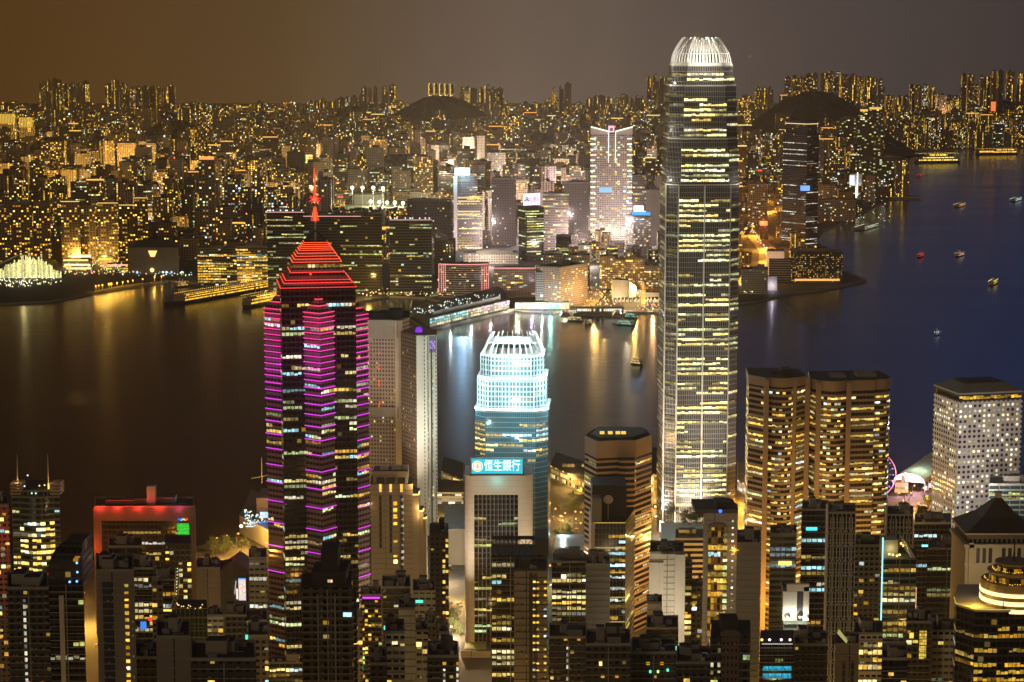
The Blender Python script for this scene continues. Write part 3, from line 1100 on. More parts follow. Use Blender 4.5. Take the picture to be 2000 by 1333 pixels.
# stepped crown
steps = [(562, 28.5 * SS), (532, 20.2 * SS), (512, 18.4 * SS), (489, 12.6 * SS), (474, 8.6 * SS)]
for (ya, ha), (yb_, hb) in zip(steps, steps[1:]):
    A, B = rect(cx, cyy, 2 * ha, 2 * ha, aS), rect(cx, cyy, 2 * hb, 2 * hb, aS)
    za, zb_ = P(622, ya, Y + 32 - ha).z, P(622, yb_, Y + 32 - hb).z
    st_part = MB().prism(A, za, zb_, 0, 1, poly2=B).build('crown_step', [MATS['star_panel'], DARK], star)
    if ha - hb > 3:
        for t in ((0, .31, .5, 1) if ha > 22 else (0, .25, .5, .75, 1)):
            hh = ha + (hb - ha) * t + .4
            q = rect(cx, cyy, 2 * hh, 2 * hh, aS)
            z = za + (zb_ - za) * t
            strip(st_part, [(*q[3], z), (*q[0], z), (*q[1], z), (*q[2], z)], .27, (1.7, .08, .07) if ha > 22 else (1.8, .16, .05), 'neon_strip')
runs(star, *[(p_) for p_ in rect(cx, cyy, 39.5 * SS, 39.5 * SS, aS)[:2]], P(622, 531, Y).z, P(622, 514, Y).z, 2.6, 3.8, 'office', .9, 'warm', (.08, .92, .3, .85), .5, .6)
zp0, zp1 = P(622, 474, Y + 24).z, P(607, 456, Y + 32).z
q = rect(cx, cyy, 17 * SS, 17 * SS, aS)
fr = MB()
for p_ in q:
    fr.bar((*p_, zp0), (cx, cyy, zp1 + 2), .55)
for i in range(4):
    fr.bar((*q[i], zp0), (*q[(i + 1) % 4], zp0), .5)
fr.build('crown_frame', HULL, star)
YM = Y + 32
zm = P(610, 328, YM).z
mast_ = MB().bar((cx, cyy, zp0), (cx, cyy, P(610, 432, YM).z), .9, r2=.7).build('mast', METAL, star)
mm = MB()
z_b, z_s = P(610, 432, YM).z, P(610, 404, YM).z
for i in range(6):
    a = i * math.pi / 3
    mm.bar((cx + 2.6 * math.cos(a), cyy + 2.6 * math.sin(a), z_b), (cx + .5 * math.cos(a), cyy + .5 * math.sin(a), z_s), .28, 0, (1.6, .10, .03))
mm.bar((cx, cyy, z_b), (cx, cyy, z_s), .9, 0, (1.5, .16, .04), 6, .6)
mm.build('mast_lantern', GLOW, mast_)
mm = MB()
zs = P(610, 390, YM).z
mm.ball((cx, cyy, zs), 1.7, 0, (1.9, .2, .05))
for i in range(14):
    a = i * 2.399
    up = -0.75 + 1.5 * (i / 13)
    d = Vector((math.cos(a) * math.sqrt(1 - up * up), math.sin(a) * math.sqrt(1 - up * up), up))
    mm.bar(Vector((cx, cyy, zs)) + d, Vector((cx, cyy, zs)) + d * 4.4, .5, 0, (1.5, .04, .03), 4, .25)
mm.build('star_ornament', GLOW, mast_)
MB().bar((cx, cyy, P(610, 385, YM).z), (cx, cyy, zm), .95, 0, (1.6, .09, .03), 6, .2).build('mast_light', GLOW, mast_)
lamp('POINT', (cx, cyy - 3, zs), (1, .12, .05), 3e3, 2, name='mast_lamp')
for ox, oy, py, pw, c_ in ((-6, -34, 545, 2.4e3, (1, .03, .05)), (12, -34, 545, 2.4e3, (1, .03, .05)), (0, -24, 500, 1.2e3, (1, .06, .03)), (0, -46, 640, 6e3, (1, .03, .3)), (0, -46, 720, 5e3, (1, .05, .8)), (-44, -18, 650, 4.5e3, (1, .03, .35)), (-44, -18, 730, 3.5e3, (1, .05, .85)), (44, -24, 650, 3.5e3, (1, .05, .7))):
    lamp('POINT', (cx + ox, cyy + oy, P(622, py, Y).z), c_, pw, 1.5, name='neon_wash_fill')  # lamps added off the walls to deepen the strips' wash

# ================================================================== slab with portholes
Y = 1680
jp = plan(1824, 1998, 765, Y, yaw=14, xc=1873)
zt = P(1873, 766, Y).z
jar = thing('porthole_tower', 'pale grey office slab with rows of round windows and a hipped roof', 'office tower', (*centre(jp), 4))
MB().prism(jp, 4, zt - 8, 0, 1).build('facade', [MATS['porthole'], CONC_L], jar)
MB().prism(grow(jp, -.8), zt - 8, zt - 2.5, 0, 1).build('top_storey', [MATS['dark_glass'], DARK], jar)
for e in (0, 3):
    runs(jar, grow(jp, -.8)[e], grow(jp, -.8)[(e + 1) % 4], zt - 7.5, zt - 2.6, 3, 4.6, 'office', .8, 'gold', (.06, .94, .2, .8), .8)
MB().prism(grow(jp, .3), zt - 2.5, zt - 1, 0, 1).build('cornice', CONC, jar)
MB().prism(grow(jp, .1), zt - 1, P(1873, 744, Y + 26).z, 0, 1, poly2=grow(jp, -10)).build('roof', [plain('slate_roof', (.16, .15, .15), .6), DARK], jar)
cyj = centre(jp)
m = MB()
m.prism(grow(jp, -13), P(1873, 744, Y + 26).z, P(1873, 742, Y + 26).z, 0, 0)
m.build('plant_room', DARK, jar)


def disc_colour():
    s_ = random.choice((.4, .8, 1.1, 1.4))
    return tuple(x * s_ for x in random.choice(((1, .90, .52), (1, .82, .38), (1, .96, .74), (.95, 1, .80), (1, .88, .5))))


def portholes(root, a, b, z0, z1, s, r, p):
    a, b = Vector(a), Vector(b)
    L = (b - a).length
    d = (b - a) / L
    n = Vector((d.y, -d.x))
    out = []
    for c in range(int(L / s)):
        for f in range(int((z1 - z0) / s)):
            row = random.Random(f * 7 + 1).random()
            if random.random() < p * (1.7 if row < .35 else .6):
                q = a + d * ((c + .5) * s) + n * .12
                col = disc_colour()
                m = MB()
                zc_ = z0 + (f + .5) * s
                k = 12
                m.face([(q.x + d.x * r * math.cos(t), q.y + d.y * r * math.cos(t), zc_ + r * math.sin(t)) for t in [2 * math.pi * i / k for i in range(k)]], 0, c=col)
                out.append((zc_, m))
    return out


# the wall's uv runs from each corner of the footprint, so the grid of discs starts at the same corner
L0 = (Vector(jp[1]) - Vector(jp[0])).length
L3 = (Vector(jp[0]) - Vector(jp[3])).length
S = 4.1
disc = []
zg = S * math.ceil(P(1873, 1070, Y).z / S)
disc += portholes(jar, jp[0], jp[1], zg, zt - 9, S, S * .285, .42)
per = sum((Vector(jp[(i + 1) % 4]) - Vector(jp[i])).length for i in range(3))
off = (math.ceil(per / S) * S - per)
d3 = (Vector(jp[0]) - Vector(jp[3])).normalized()
disc += portholes(jar, tuple(Vector(jp[3]) + d3 * off), jp[0], zg, zt - 9, S, S * .285, .36)
random.shuffle(disc)
disc.sort(key=lambda t: 0 if t[0] > P(1873, 1000, Y).z else 1)
for _, m in disc[:100]:
    m.build('round_window', LIT, jar)
m = MB()
for _, q in disc[100:]:
    for p_, c_ in zip(range(len(q.f)), q.c):
        m.face([q.v[i] for i in q.f[p_]], 0, c=c_)
tag(m.build('round_windows', LIT, jar), kind='stuff')

# ================================================================== twin towers with rounded bays


def bays(spec, Y):
    """outline through picture x positions: each entry is (x, y offset behind Y); arcs bulge between entries marked with a radius"""
    out = []
    for i, (x, dy, bulge) in enumerate(spec):
        u, yy, _ = ray(x, 760)
        p = Vector((u / yy * Y, Y + dy))
        out.append((p, bulge))
    pts = []
    n = len(out)
    for i in range(n):
        p, bl = out[i]
        q = out[(i + 1) % n][0]
        pts.append(tuple(p))
        if bl:
            d = (q - p)
            nn = Vector((d.y, -d.x)).normalized()
            for t in range(1, 8):
                f = t / 8
                pts.append(tuple(p + d * f + nn * bl * 4 * f * (1 - f)))
    return pts


for nm, lab, spec, yt, boxes in (
    ('bay_tower', 'brown round-bayed tower with a dark flat roof, beside the tallest tower', [(1467, 14, 0), (1497, 0, 0), (1503, 2.5, 5.5), (1552, 2.5, 0), (1557, 1, 0), (1577, 10, 0), (1572, 42, 0), (1472, 46, 0)], 742, ((1527, 1548, 722, 12), (1508, 1524, 728, 20))),
    ('bay_tower', 'brown round-bayed tower with two pale roof huts, right one of the matching pair', [(1589, 14, 0), (1599, 2, 0), (1603, 3, 5.5), (1655, 3, 0), (1658, 1, 0), (1710, 4, 0), (1713, 6, 5.5), (1745, 22, 0), (1736, 46, 0), (1596, 44, 0)], 748, ((1623, 1653, 734, 14), (1673, 1712, 730, 18)))):
    Y = 1480
    pl = bays(spec, Y)
    zt = P(1600, yt, Y).z
    root = thing(nm, lab, 'office tower', (*centre(pl), 4), 'matching round-bayed towers')
    MB().prism(pl, 4, zt, 0, 1).build('facade', [MATS['granite'], DARK], root)
    MB().prism(grow(pl, .5), zt - 5, zt + 1.4, 0, 1).build('parapet', [plain('brown_stone' + str(yt), (.30, .22, .17)), DARK], root)
    for x0, x1, y_, dy in boxes:
        xa, xb = P(x0, y_, Y + dy).x, P(x1, y_, Y + dy).x
        MB().box(xa, xb, Y + dy, Y + dy + 14, zt, P(1600, y_, Y + dy).z).build('roof_hut', [CONC if yt > 745 else DARK], root)
    n = len(pl)
    for i in range(n):
        runs(root, pl[i], pl[(i + 1) % n], 3.9 * math.ceil(P(1600, 1100 if yt > 745 else 1200, Y).z / 3.9), zt - 6, 2.6, 3.9, 'office', .66, 'warm', (.04, 1, .5, .92), .95, .12)
    # stone piers between the bays
    for (x, dy, bl) in spec[1:6:2] if yt < 745 else spec[1:5:3]:
        q = P(x, 760, Y + dy)
        MB().prism(rect(q.x, q.y - .2, 3.4, 2, 0), 4, zt, 0, 0).build('pier', MATS['brown_stone' + str(yt)], root)
# ================================================================== bank slab with the cyan roof sign
Y = 1440
z0b = 0
xl, xr, xi0, xi1 = P(907, 930, Y).x, P(1041, 930, Y).x, P(926, 960, Y).x, P(1012, 960, Y).x
zt = P(970, 930, Y).z
zi = P(970, 967, Y).z
bank = thing('bank_tower', 'beige framed office slab carrying a cyan Chinese bank sign on its roof', 'office tower', ((xl + xr) / 2, Y + 18, 0))
n_ = 10
rl = (xi0 - xl)
left = [(xi0 - rl * math.cos(t * math.pi / 2 / n_ * 1.0) if False else xi0 - rl * math.sin(t * math.pi / 2 / n_), Y + rl - rl * math.cos(t * math.pi / 2 / n_)) for t in range(n_ + 1)]
left = left[::-1]                                   # from the flank round to the front
BE = facade('beige_panel', (.52, .46, .37), (.34, .30, .25), cw=40, fh=4, fx=(0, 1), fy=(0, .03))
MB().prism([*left, (xi0, Y + 36), (xl, Y + 36)], z0b, zi, 0, 1).build('frame_side', [BE, CONC_L], bank)
rr = xr - xi1
right = [(xi1 + rr * math.sin(t * math.pi / 2 / n_), Y + rr * .6 - rr * .6 * math.cos(t * math.pi / 2 / n_)) for t in range(n_ + 1)]
MB().prism([(xi1, Y), *right[1:], (xr, Y + 36), (xi1, Y + 36)], z0b, zi, 0, 1).build('frame_side', [BE, CONC_L], bank)
MB().prism([*left, *right, (xr, Y + 36), (xl, Y + 36)], zi, zt, 0, 1).build('frame_head', [BE, CONC_L], bank)
MB().prism([(xi0, Y + 2.5), (xi1, Y + 2.5), (xi1, Y + 35), (xi0, Y + 35)], z0b, zi, 0, 1).build('glass_wall', [MATS['dark_glass'], DARK], bank)
for j in range(1, 11):
    x = xi0 + (xi1 - xi0) * j / 11
    MB().box(x - .16, x + .16, Y + 1.6, Y + 2.4, z0b, zi).build('vertical_fin', METAL, bank)
runs(bank, (xi0, Y + 2.5), (xi1, Y + 2.5), 3.8 * math.ceil(P(970, 1335, Y).z / 3.8), zi - 12, 2.8, 3.8, 'office', .85, 'green', (.04, .96, .35, .8), .6, .2)
# sign frame on the roof
sx0, sx1 = P(921, 930, Y - .5).x, P(1021, 930, Y - .5).x
sz0, sz1 = P(970, 927, Y).z, P(970, 898, Y).z
MB().box(sx0 - 1, sx1 + 1, Y + 3.2, Y + 5, zt, sz1 + .4).build('sign_frame', METAL, bank)
rs_ = sign(bank, (sx0, Y + 3.1, sz0), (sx1, Y + 3.1, sz0), sz1 - sz0, (.03, .62, .78), t=.5)
hgt = sz1 - sz0
lettering(rs_, '恒生銀行', (sx0 + (sx1 - sx0) * .60, Y + 2.3, (sz0 + sz1) / 2), (1, 0, 0), hgt * .8, (1.6, 1.9, 2.0), width=(sx1 - sx0) * .70)
m = MB()
ccx, ccz, rr_ = sx0 + (sx1 - sx0) * .115, (sz0 + sz1) / 2, hgt * .36
for i in range(20):
    t0, t1 = 2 * math.pi * i / 20, 2 * math.pi * (i + 1) / 20
    m.face([(ccx + r * math.cos(t), Y + 2.3, ccz + r * math.sin(t)) for r, t in ((rr_, t0), (rr_, t1), (0, 0))], 0, c=(1.6, 1.7, 1.6))
    m.face([(ccx + r * math.cos(t), Y + 2.2, ccz + r * math.sin(t)) for r, t in ((rr_ * .92, t0), (rr_ * .92, t1), (rr_ * .66, t1), (rr_ * .66, t0))], 0, c=(1.5, .55, .25))
m.box(ccx - .25 * rr_, ccx + .25 * rr_, Y + 2.15, Y + 2.25, ccz - .42 * rr_, ccz + .42 * rr_, 0, c=(1.5, .55, .25))
m.build('sign_emblem', GLOW, rs_)
for ox, pw in ((-6, 4.2e5), (134 * Y / F + 5, 3.2e5), (30, 1.2e5)):
    lamp('SPOT', (xl + ox, Y - 26, 24), (1, .84, .64), pw, 2, (xl + ox * .8, Y, 150), 70, 'base_floodlight', 1)
lamp('POINT', ((sx0 + sx1) / 2, Y - 6, sz0 - 4), (.1, .9, 1), 1500, 2, name='sign_lamp')
# low drum at the foot of the slab
dx = P(912, 1270, Y - 60).x
pod = tower('podium_block', 'low beige rounded podium with a green inner court at the foot of the bank slab', 'building', 901, 958, 1272, 1420, m='tan_blank', D=30, kit=0, p=0)
MB().box(pod['poly'][0][0] + 2, pod['poly'][1][0] - 3, 1424, 1444, pod['zt'] - .1, pod['zt'] + .3).build('court', plain('court_floor', (.30, .32, .08)), pod['root'])
MB().ball((P(951, 1305, 1419).x, 1419, P(951, 1305, 1419).z), 2.2, 0, (1.8, 1.3, 1.7), 10, 6).build('globe_lamp', GLOW, pod['root'])

# ================================================================== hotel blocks on the waterfront
Y = 1830
hz = P(760, 627, Y).z
hp = [tuple(P(x, 640, Y + d)[:2]) for x, d in ((704, 4), (778, 0), (800, 22), (800, 60), (704, 60))]
hot = thing('hotel_tower', 'broad beige hotel block with a recessed window grid left of the tall white slab', 'hotel', (*centre(hp), 4))
MB().prism(hp, 4, hz, 0, 1).build('facade', [facade('hotel_wall', (.33, .27, .235), (.05, .045, .042), cw=2.6, fh=3.4, fx=(.3, .8), fy=(.3, .8)), DARK], hot)
MB().prism([tuple(P(x, 640, Y + d)[:2]) for x, d in ((706, 2.6), (777, -1.2), (778.5, 5), (706, 9))], P(760, 660, Y).z, hz + .6, 0, 1).build('attic_wall', [CONC, DARK], hot)
MB().prism([tuple(P(x, 640, Y + d)[:2]) for x, d in ((706, 2.6), (777, -1.2), (778.5, 5), (706, 9))], P(760, 815, Y).z, P(760, 796, Y).z, 0, 1).build('belt_course', [CONC, DARK], hot)
MB().prism([tuple(P(x, 640, Y + d)[:2]) for x, d in ((771, -2), (786, 2), (786, 9), (771, 9))], 4, hz, 0, 1).build('corner_pier', [CONC_L, DARK], hot)
roofkit(hot, hp, hz, 4, DARK)
runs(hot, hp[0], hp[1], 3.4 * math.ceil(P(760, 910, Y).z / 3.4), hz - 14, 2.6, 3.4, 'res', .13, 'warm', (.3, .8, .3, .8), .9, .15)
m = MB()
q0, q1 = Vector(hp[0]), Vector(hp[1])
for i in range(9):
    t = .48 + random.uniform(-.02, .02)
    p_ = q0 + (q1 - q0) * t
    z = P(760, random.uniform(690, 800), Y).z
    m.box(p_.x - .5, p_.x + .5, p_.y - 1.0, p_.y - .8, z, z + 2.2, 0, (1.3, .12, .04))
m.build('red_lamps', GLOW, hot)
Y = 1780
sp_ = [tuple(P(x, 660, Y + d)[:2]) for x, d in ((783, 26), (813, 0), (834, 1), (836, 3), (853, 5), (853, 40), (800, 48))]
slab = thing('white_slab', 'tall slim white slab tower with a purple badge at its top corner', 'residential tower', (*centre(sp_), 4))
sz_ = P(830, 656, Y).z
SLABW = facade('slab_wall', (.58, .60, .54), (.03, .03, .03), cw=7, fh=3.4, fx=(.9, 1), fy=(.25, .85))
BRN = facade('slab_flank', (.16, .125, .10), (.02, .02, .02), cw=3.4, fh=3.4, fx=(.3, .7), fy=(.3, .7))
m = MB()
for i, (a, b_) in enumerate(zip(sp_, sp_[1:] + sp_[:1])):
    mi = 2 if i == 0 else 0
    L = math.hypot(b_[0] - a[0], b_[1] - a[1])
    m.face([(*a, 4), (*b_, 4), (*b_, sz_), (*a, sz_)], mi, [(0, 4), (L, 4), (L, sz_), (0, sz_)])
m.face([(*p_, sz_) for p_ in sp_], 1)
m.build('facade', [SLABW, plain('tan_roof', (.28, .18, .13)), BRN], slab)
for x0, x1 in ((833.2, 836), (841, 843.5)):
    a, b_ = P(x0, 660, Y + 2.2), P(x1, 660, Y + 2.6)
    MB().prism([(a.x, a.y - .3), (b_.x, b_.y - .3), (b_.x, b_.y + 1), (a.x, a.y + 1)], 4, sz_ - 6, 0, 0).build('dark_slot', HULL, slab)
    for z in range(int(P(830, 1030, Y).z), int(sz_ - 20), 4):
        if random.random() < .33:
            MB().face([(a.x, a.y - .36, z), (b_.x, b_.y - .36, z), (b_.x, b_.y - .36, z + 1.8), (a.x, a.y - .36, z + 1.8)], 0, c=colour('white', .6)) if False else None
PENDING_SLAB = (sp_, sz_)
runs(slab, sp_[2], sp_[3], 3.4 * math.ceil(P(830, 1040, Y).z / 3.4), sz_ - 16, 1.2, 3.4, 'res', .45, 'white', (.1, .9, .2, .7), .8, .5)
runs(slab, sp_[3], sp_[4], 3.4 * math.ceil(P(830, 1040, Y).z / 3.4), sz_ - 16, 2.4, 3.4, 'column', .5, 'mix', (.25, .7, .2, .75), .8, .4, cols=[1])
runs(slab, sp_[0], sp_[1], 3.4 * math.ceil(P(830, 910, Y).z / 3.4), sz_ - 10, 3.0, 3.4, 'res', .06, 'gold', (.3, .7, .3, .7), .9, .2)
a, b_ = P(838.5, 690, Y + 2.5), P(852, 690, Y + 4.5)
MB().prism([(a.x, a.y - .5), (b_.x, b_.y - .5), (b_.x, b_.y), (a.x, a.y)], P(845, 690, Y).z, P(845, 658, Y).z, 0, 0).build('badge_panel', plain('panel_grey', (.22, .22, .24)), slab)
m = MB()
for i in range(4):
    for j in range(4):
        if (i + j) % 3 != 2:
            x0 = a.x + (b_.x - a.x) * (.12 + i * .2)
            z0 = P(845, 682 - j * 4, Y).z
            m.box(x0, x0 + .8, a.y - .8, a.y - .55, z0, z0 + 1.2, 0, (.7, .35, 1.6))
m.build('badge_lights', GLOW, slab)
for px_, pw in ((745, 5e5), (800, 5e5)):
    lamp('SPOT', (P(px_, 900, 1740).x, 1735, 14), (1, .78, .6), pw, 3, (P(px_, 800, Y).x, Y + 10, 150), 60, 'base_floodlight', 1)
q = P(818, 640, Y + 22)
MB().ball((q.x, q.y, sz_ + 1.2), 3.2, 0, (.25, .03, .9), 8, 5).build('purple_lamp', GLOW, slab)
lamp('SPOT', (P(835, 1000, 1730).x, 1715, 10), (.85, 1, .9), 4.5e5, 3, (P(835, 800, Y).x, Y + 8, 150), 40, 'base_floodlight', 1)

# ================================================================== cream tower with gold-lit terraces
Y = 1400
wz = P(770, 946, Y).z
wel = tower('terraced_tower', 'cream tower with gold-lit top terraces and three glowing niches, in front of the hotel', 'hotel', 724, 806, 946, Y, m='tan_blank', D=26, p=0, kit=0, zb=0)
MATS_CREAM = plain('cream_stone', (.42, .36, .28))
wel['root'].children[0].data.materials[0] = MATS_CREAM
pl = wel['poly']
x0, x1 = pl[0][0], pl[1][0]
MB().box(P(728, 920, Y).x, P(796, 920, Y).x, Y + 2, Y + 20, wz - .2, P(770, 922, Y).z, 0, top=1).build('attic', [MATS_CREAM, DARK], wel['root'])
for a, b_ in ((741, 757), (764, 783), (785, 797)):
    MB().box(P(a, 920, Y).x, P(b_, 920, Y).x, Y + 6, Y + 9, P(770, 922, Y).z, P(770, 913, Y).z).build('roof_hut', MATS_CREAM, wel['root'])
for i, px in enumerate((743, 763, 784)):
    c_ = P(px, 950, Y)
    MB().box(c_.x - 2.6, c_.x + 2.6, Y - .5, Y + .05, P(px, 944, Y).z, P(px, 933, Y).z).build('dark_niche', HULL, wel['root'])
    MB().box(c_.x - .8, c_.x + .8, Y - .25, Y - .05, P(px, 961, Y).z, P(px, 946, Y).z, c=(1.5, .75, .16)).build('niche_light', GLOW, wel['root'])
for dy, (xa, xb, yt) in enumerate(((806, 818, 968), (806, 826, 1002), (806, 832, 1018))):
    MB().box(P(xa, yt, Y).x, P(xb, yt, Y).x, Y + .5 + dy * 3, Y + 24 - dy * 2, 0, P(xa, yt, Y).z, 0, top=1).build('terrace', [MATS_CREAM, DARK], wel['root'])
    z = P(xa, yt, Y).z + .5
    q0, q1 = P(xa, yt, Y).x, P(xb, yt, Y).x
    strip(wel['root'], [(q0, Y + .2 + dy * 3, z), (q1, Y + .2 + dy * 3, z), (q1, Y + 10, z)], .5, (2.6, 1.4, .35), 'cornice_light')
    lamp('POINT', ((q0 + q1) / 2 + 1, Y - 1.5, z + 3), (1, .62, .2), 1100, .5, name='terrace_lamp')
lamp('POINT', (x1 + 1, Y - 2, wz), (1, .66, .25), 2000, .6, name='terrace_lamp')
lamp('POINT', (x0 - 1, Y - 1, P(724, 985, Y).z), (1, .62, .2), 260, .6, name='terrace_lamp')
zl_ = P(770, 1140, Y).z
runs(wel['root'], pl[0], pl[1], zl_, P(770, 968, Y).z, 4.6, 4.4, 'column', .75, 'gold', (.2, .75, .12, .72), 1.1, .1, cols=[3])
runs(wel['root'], pl[0], pl[1], zl_ - 20, P(770, 966, Y).z, 4.6, 4.4, 'column', .9, 'white', (.3, .68, .3, .72), .8, .1, cols=[4])
for px, ya, yb_ in ((743, 968, 1070), (763, 966, 1080), (784, 966, 1140)):
    q = P(px, 1000, Y)
    MB().box(q.x - .9, q.x + .9, Y - .1, Y - .04, P(px, yb_, Y).z, P(px, ya, Y).z).build('window_slot', HULL, wel['root'])
q = pl[1]
runs(wel['root'], (P(806, 1020, Y).x, Y + 6.5), (P(832, 1020, Y).x, Y + 6.5), zl_, P(820, 1026, Y).z, 7, 4.4, 'column', .7, 'warm', (.3, .8, .2, .75), 1, .1, cols=[0])

# ================================================================== brown banded tower with a hipped flat top
Y = 1480
bp_ = [tuple(P(x, 875, Y + d)[:2]) for x, d in ((1142, 22), (1165, 0), (1206, 4), (1242, 4), (1273, 24), (1262, 50), (1160, 52))]
bt = thing('banded_tower', 'brown and white banded tower, orange-lit on its right flank, left of the tallest tower', 'office tower', (*centre(bp_), 4))
zt = P(1200, 866, Y).z
m = MB()
L = 0
for i, (a, b_) in enumerate(zip(bp_, bp_[1:] + bp_[:1])):
    l_ = math.hypot(b_[0] - a[0], b_[1] - a[1])
    m.face([(*a, 4), (*b_, 4), (*b_, zt - 11), (*a, zt - 11)], 1 if i == 0 else 0, [(L, 4), (L + l_, 4), (L + l_, zt - 11), (L, zt - 11)])
    L += l_
m.build('facade', [MATS['banded'], MATS['banded_pale']], bt)
MB().prism(bp_, zt - 11, zt, 0, 1).build('attic', [plain('brown_panel', (.30, .215, .155)), DARK], bt)
MB().prism(grow(bp_, -4), zt, zt + 3, 0, 1).build('plant_room', [DARK, DARK], bt)
roofkit(bt, bp_, zt, 0)
for px in (1176, 1192, 1207, 1218):
    q = P(px, 862, Y + 18)
    MB().box(q.x - 1.6, q.x + 1.6, q.y, q.y + 3, zt + 3, zt + 4.6, c=(1.2, .75, .1)).build('roof_lamp', GLOW, bt)
for i in (0, 1, 2, 3, 4):
    runs(bt, bp_[i], bp_[i + 1], 4 * math.ceil(P(1200, 1210, Y).z / 4), zt - 13, 3, 4.0, 'office', .5 if i > 1 else .25, 'warm' if i > 2 else 'green', (.05, .95, .48, .9), .65, .12)
m = MB()
cb = (Vector(bp_[2]) + Vector(bp_[3])) / 2
hw = (Vector(bp_[3]) - Vector(bp_[2])).length / 2
pts = [(cb.x + hw * math.cos(t), cb.y - hw * .45 * math.sin(t)) for t in [math.pi + math.pi * i / 10 for i in range(11)]]
pts = [(x, 2 * cb.y - y if y > cb.y else y) for x, y in pts]
m.prism(pts, 4, zt - 12, 0, 1)
m.build('curved_bay', [MATS['banded'], DARK], bt)
lamp('POINT', (P(1290, 1100, 1470).x, 1450, 40), (1, .50, .10), 8e4, 4, name='street_and_fill_light')
lamp('POINT', (P(1284, 1000, 1500).x, 1500, 70), (1, .55, .14), 5e4, 4, name='street_and_fill_light')
# glazed office in front of it with blue-white floors
Y = 1400
gp = [tuple(P(x, 1015, Y + d)[:2]) for x, d in ((1162, 0), (1222, 0), (1240, 40), (1240, 46), (1162, 46))]
go_ = thing('glazed_office', 'glass office block with blue-white lit floors and a satellite dish on the dark roof', 'office block', (*centre(gp), 4))
zt = P(1190, 1020, Y).z
MB().prism(gp, -3, zt, 0, 1).build('facade', [facade('fin_office', (.12, .115, .11), (.014, .02, .024), cw=2.4, fh=4.0, fx=(.14, 1), fy=(.12, 1)), DARK], go_)
MB().box(P(1156, 1000, Y).x, P(1175, 1000, Y).x, Y + 1, Y + 14, zt, P(1160, 975, Y).z).build('lift_tower', CONC, go_)
MB().box(P(1158, 1000, Y).x, P(1226, 1000, Y).x, Y + 15, Y + 44, zt, P(1200, 958, Y).z).build('plant_room', DARK, go_)
MB().box(P(1155, 1020, Y).x, P(1161.5, 1020, Y).x, Y - .5, Y + 44, -3, zt).build('side_pier', CONC_L, go_)
for i in range(6):
    z = zt - .5 - i * 17
    strip(go_['root'] if isinstance(go_, dict) else go_, [(gp[0][0], Y - .3, z), (gp[1][0], Y - .3, z)], .22, (.85, .6, .12), 'belt_light')
zf = 4 * math.ceil(P(1190, 1275, Y).z / 4)
for lo, hi, p_ in ((zf, zt - 8, .95),):
    for z in range(int(lo), int(hi), 8):
        runs(go_, (gp[0][0] + 9, Y), gp[1], z, z + 4.1, 2.4, 4, 'office', 1.0, 'cool', (.04, .96, .45, .95), 1.2, .2)
        runs(go_, (gp[0][0] + 9, Y), gp[1], z + 4, z + 8.1, 2.4, 4, 'office', .8, 'warm', (.04, .96, .3, .9), .5, .2)
runs(go_, gp[1], gp[2], zf, zt, 2.4, 4, 'office', .3, 'warm', (.1, .9, .3, .8), .6, .2)
dish = MB()
q = P(1188, 978, Y + 6)
for i in range(12):
    t0, t1 = 2 * math.pi * i / 12, 2 * math.pi * (i + 1) / 12
    for r0, r1 in ((0, 1.4), (1.4, 2.6), (2.6, 3.4)):
        f = lambda r, t: (q.x + r * math.cos(t), q.y + r * r * .12 - 1, q.z + r * math.sin(t) * .9 + r * r * .05)
        dish.face([f(r0, t0), f(r1, t0), f(r1, t1), f(r0, t1)])
dish.bar((q.x, q.y + .2, q.z), (q.x, q.y + 1, zt), .3)
tag(dish.build('satellite_dish', CONC_L), 'pale satellite dish tilted up on the dark roof of the blue-white lit office', 'dish')

# ================================================================== the rest of the near towers
def T_(*a, **k):
    return tower(*a, **k)['root']


G1 = 'near towers of the hillside district'
# ---- left edge
t = tower('office_tower', 'curved tower with bright lit floors and two gold antennas at the left edge', 'office tower', 22, 116, 958, 1400, D=34, m='teal_bands', p=0, kit=0, yb=1160)
pl = t['poly']
x0, x1 = pl[0][0], pl[1][0]
xm = (x0 + x1) / 2
arc = [(x0 + (x1 - x0) * (.16 + .72 * i / 8), 1400 - 3.4 * math.sin(math.pi * i / 8)) for i in range(9)]
MB().prism(arc + [(arc[-1][0], 1402), (arc[0][0], 1402)], 0, P(70, 968, 1400).z, 0, 1).build('curved_bay', [MATS['teal_bands'], DARK], t['root'])
zb_ = P(70, 1150, 1400).z
for a, b_ in zip(arc, arc[1:]):
    runs(t['root'], a, b_, 3.9 * math.ceil(zb_ / 3.9), P(70, 1010, 1400).z, 3, 3.9, 'office', .97, 'warm', (0, 1, .35, .9), 1.5, .1)
runs(t['root'], pl[0], (arc[0][0], 1400), 3.9 * math.ceil(zb_ / 3.9), P(70, 985, 1400).z, 3, 3.9, 'office', .4, 'warm', (.1, .9, .4, .85), .8, .1)
runs(t['root'], (arc[-1][0], 1400), pl[1], 3.9 * math.ceil(zb_ / 3.9), P(70, 985, 1400).z, 3, 3.9, 'office', .5, 'gold', (.1, .9, .4, .85), .8, .1)
for xa, xb in ((20, 42), (98, 118)):
    for j in range(4):
        z = P(70, 966 - j * 6, 1400).z
        MB().box(P(xa, 960, 1400).x, P(xb, 960, 1400).x, 1399.3, 1412, z, z + 1.1).build('crown_louvre', plain('gold_louvre' + str(xa) + str(j), (.4, .3, .2)), t['root'])
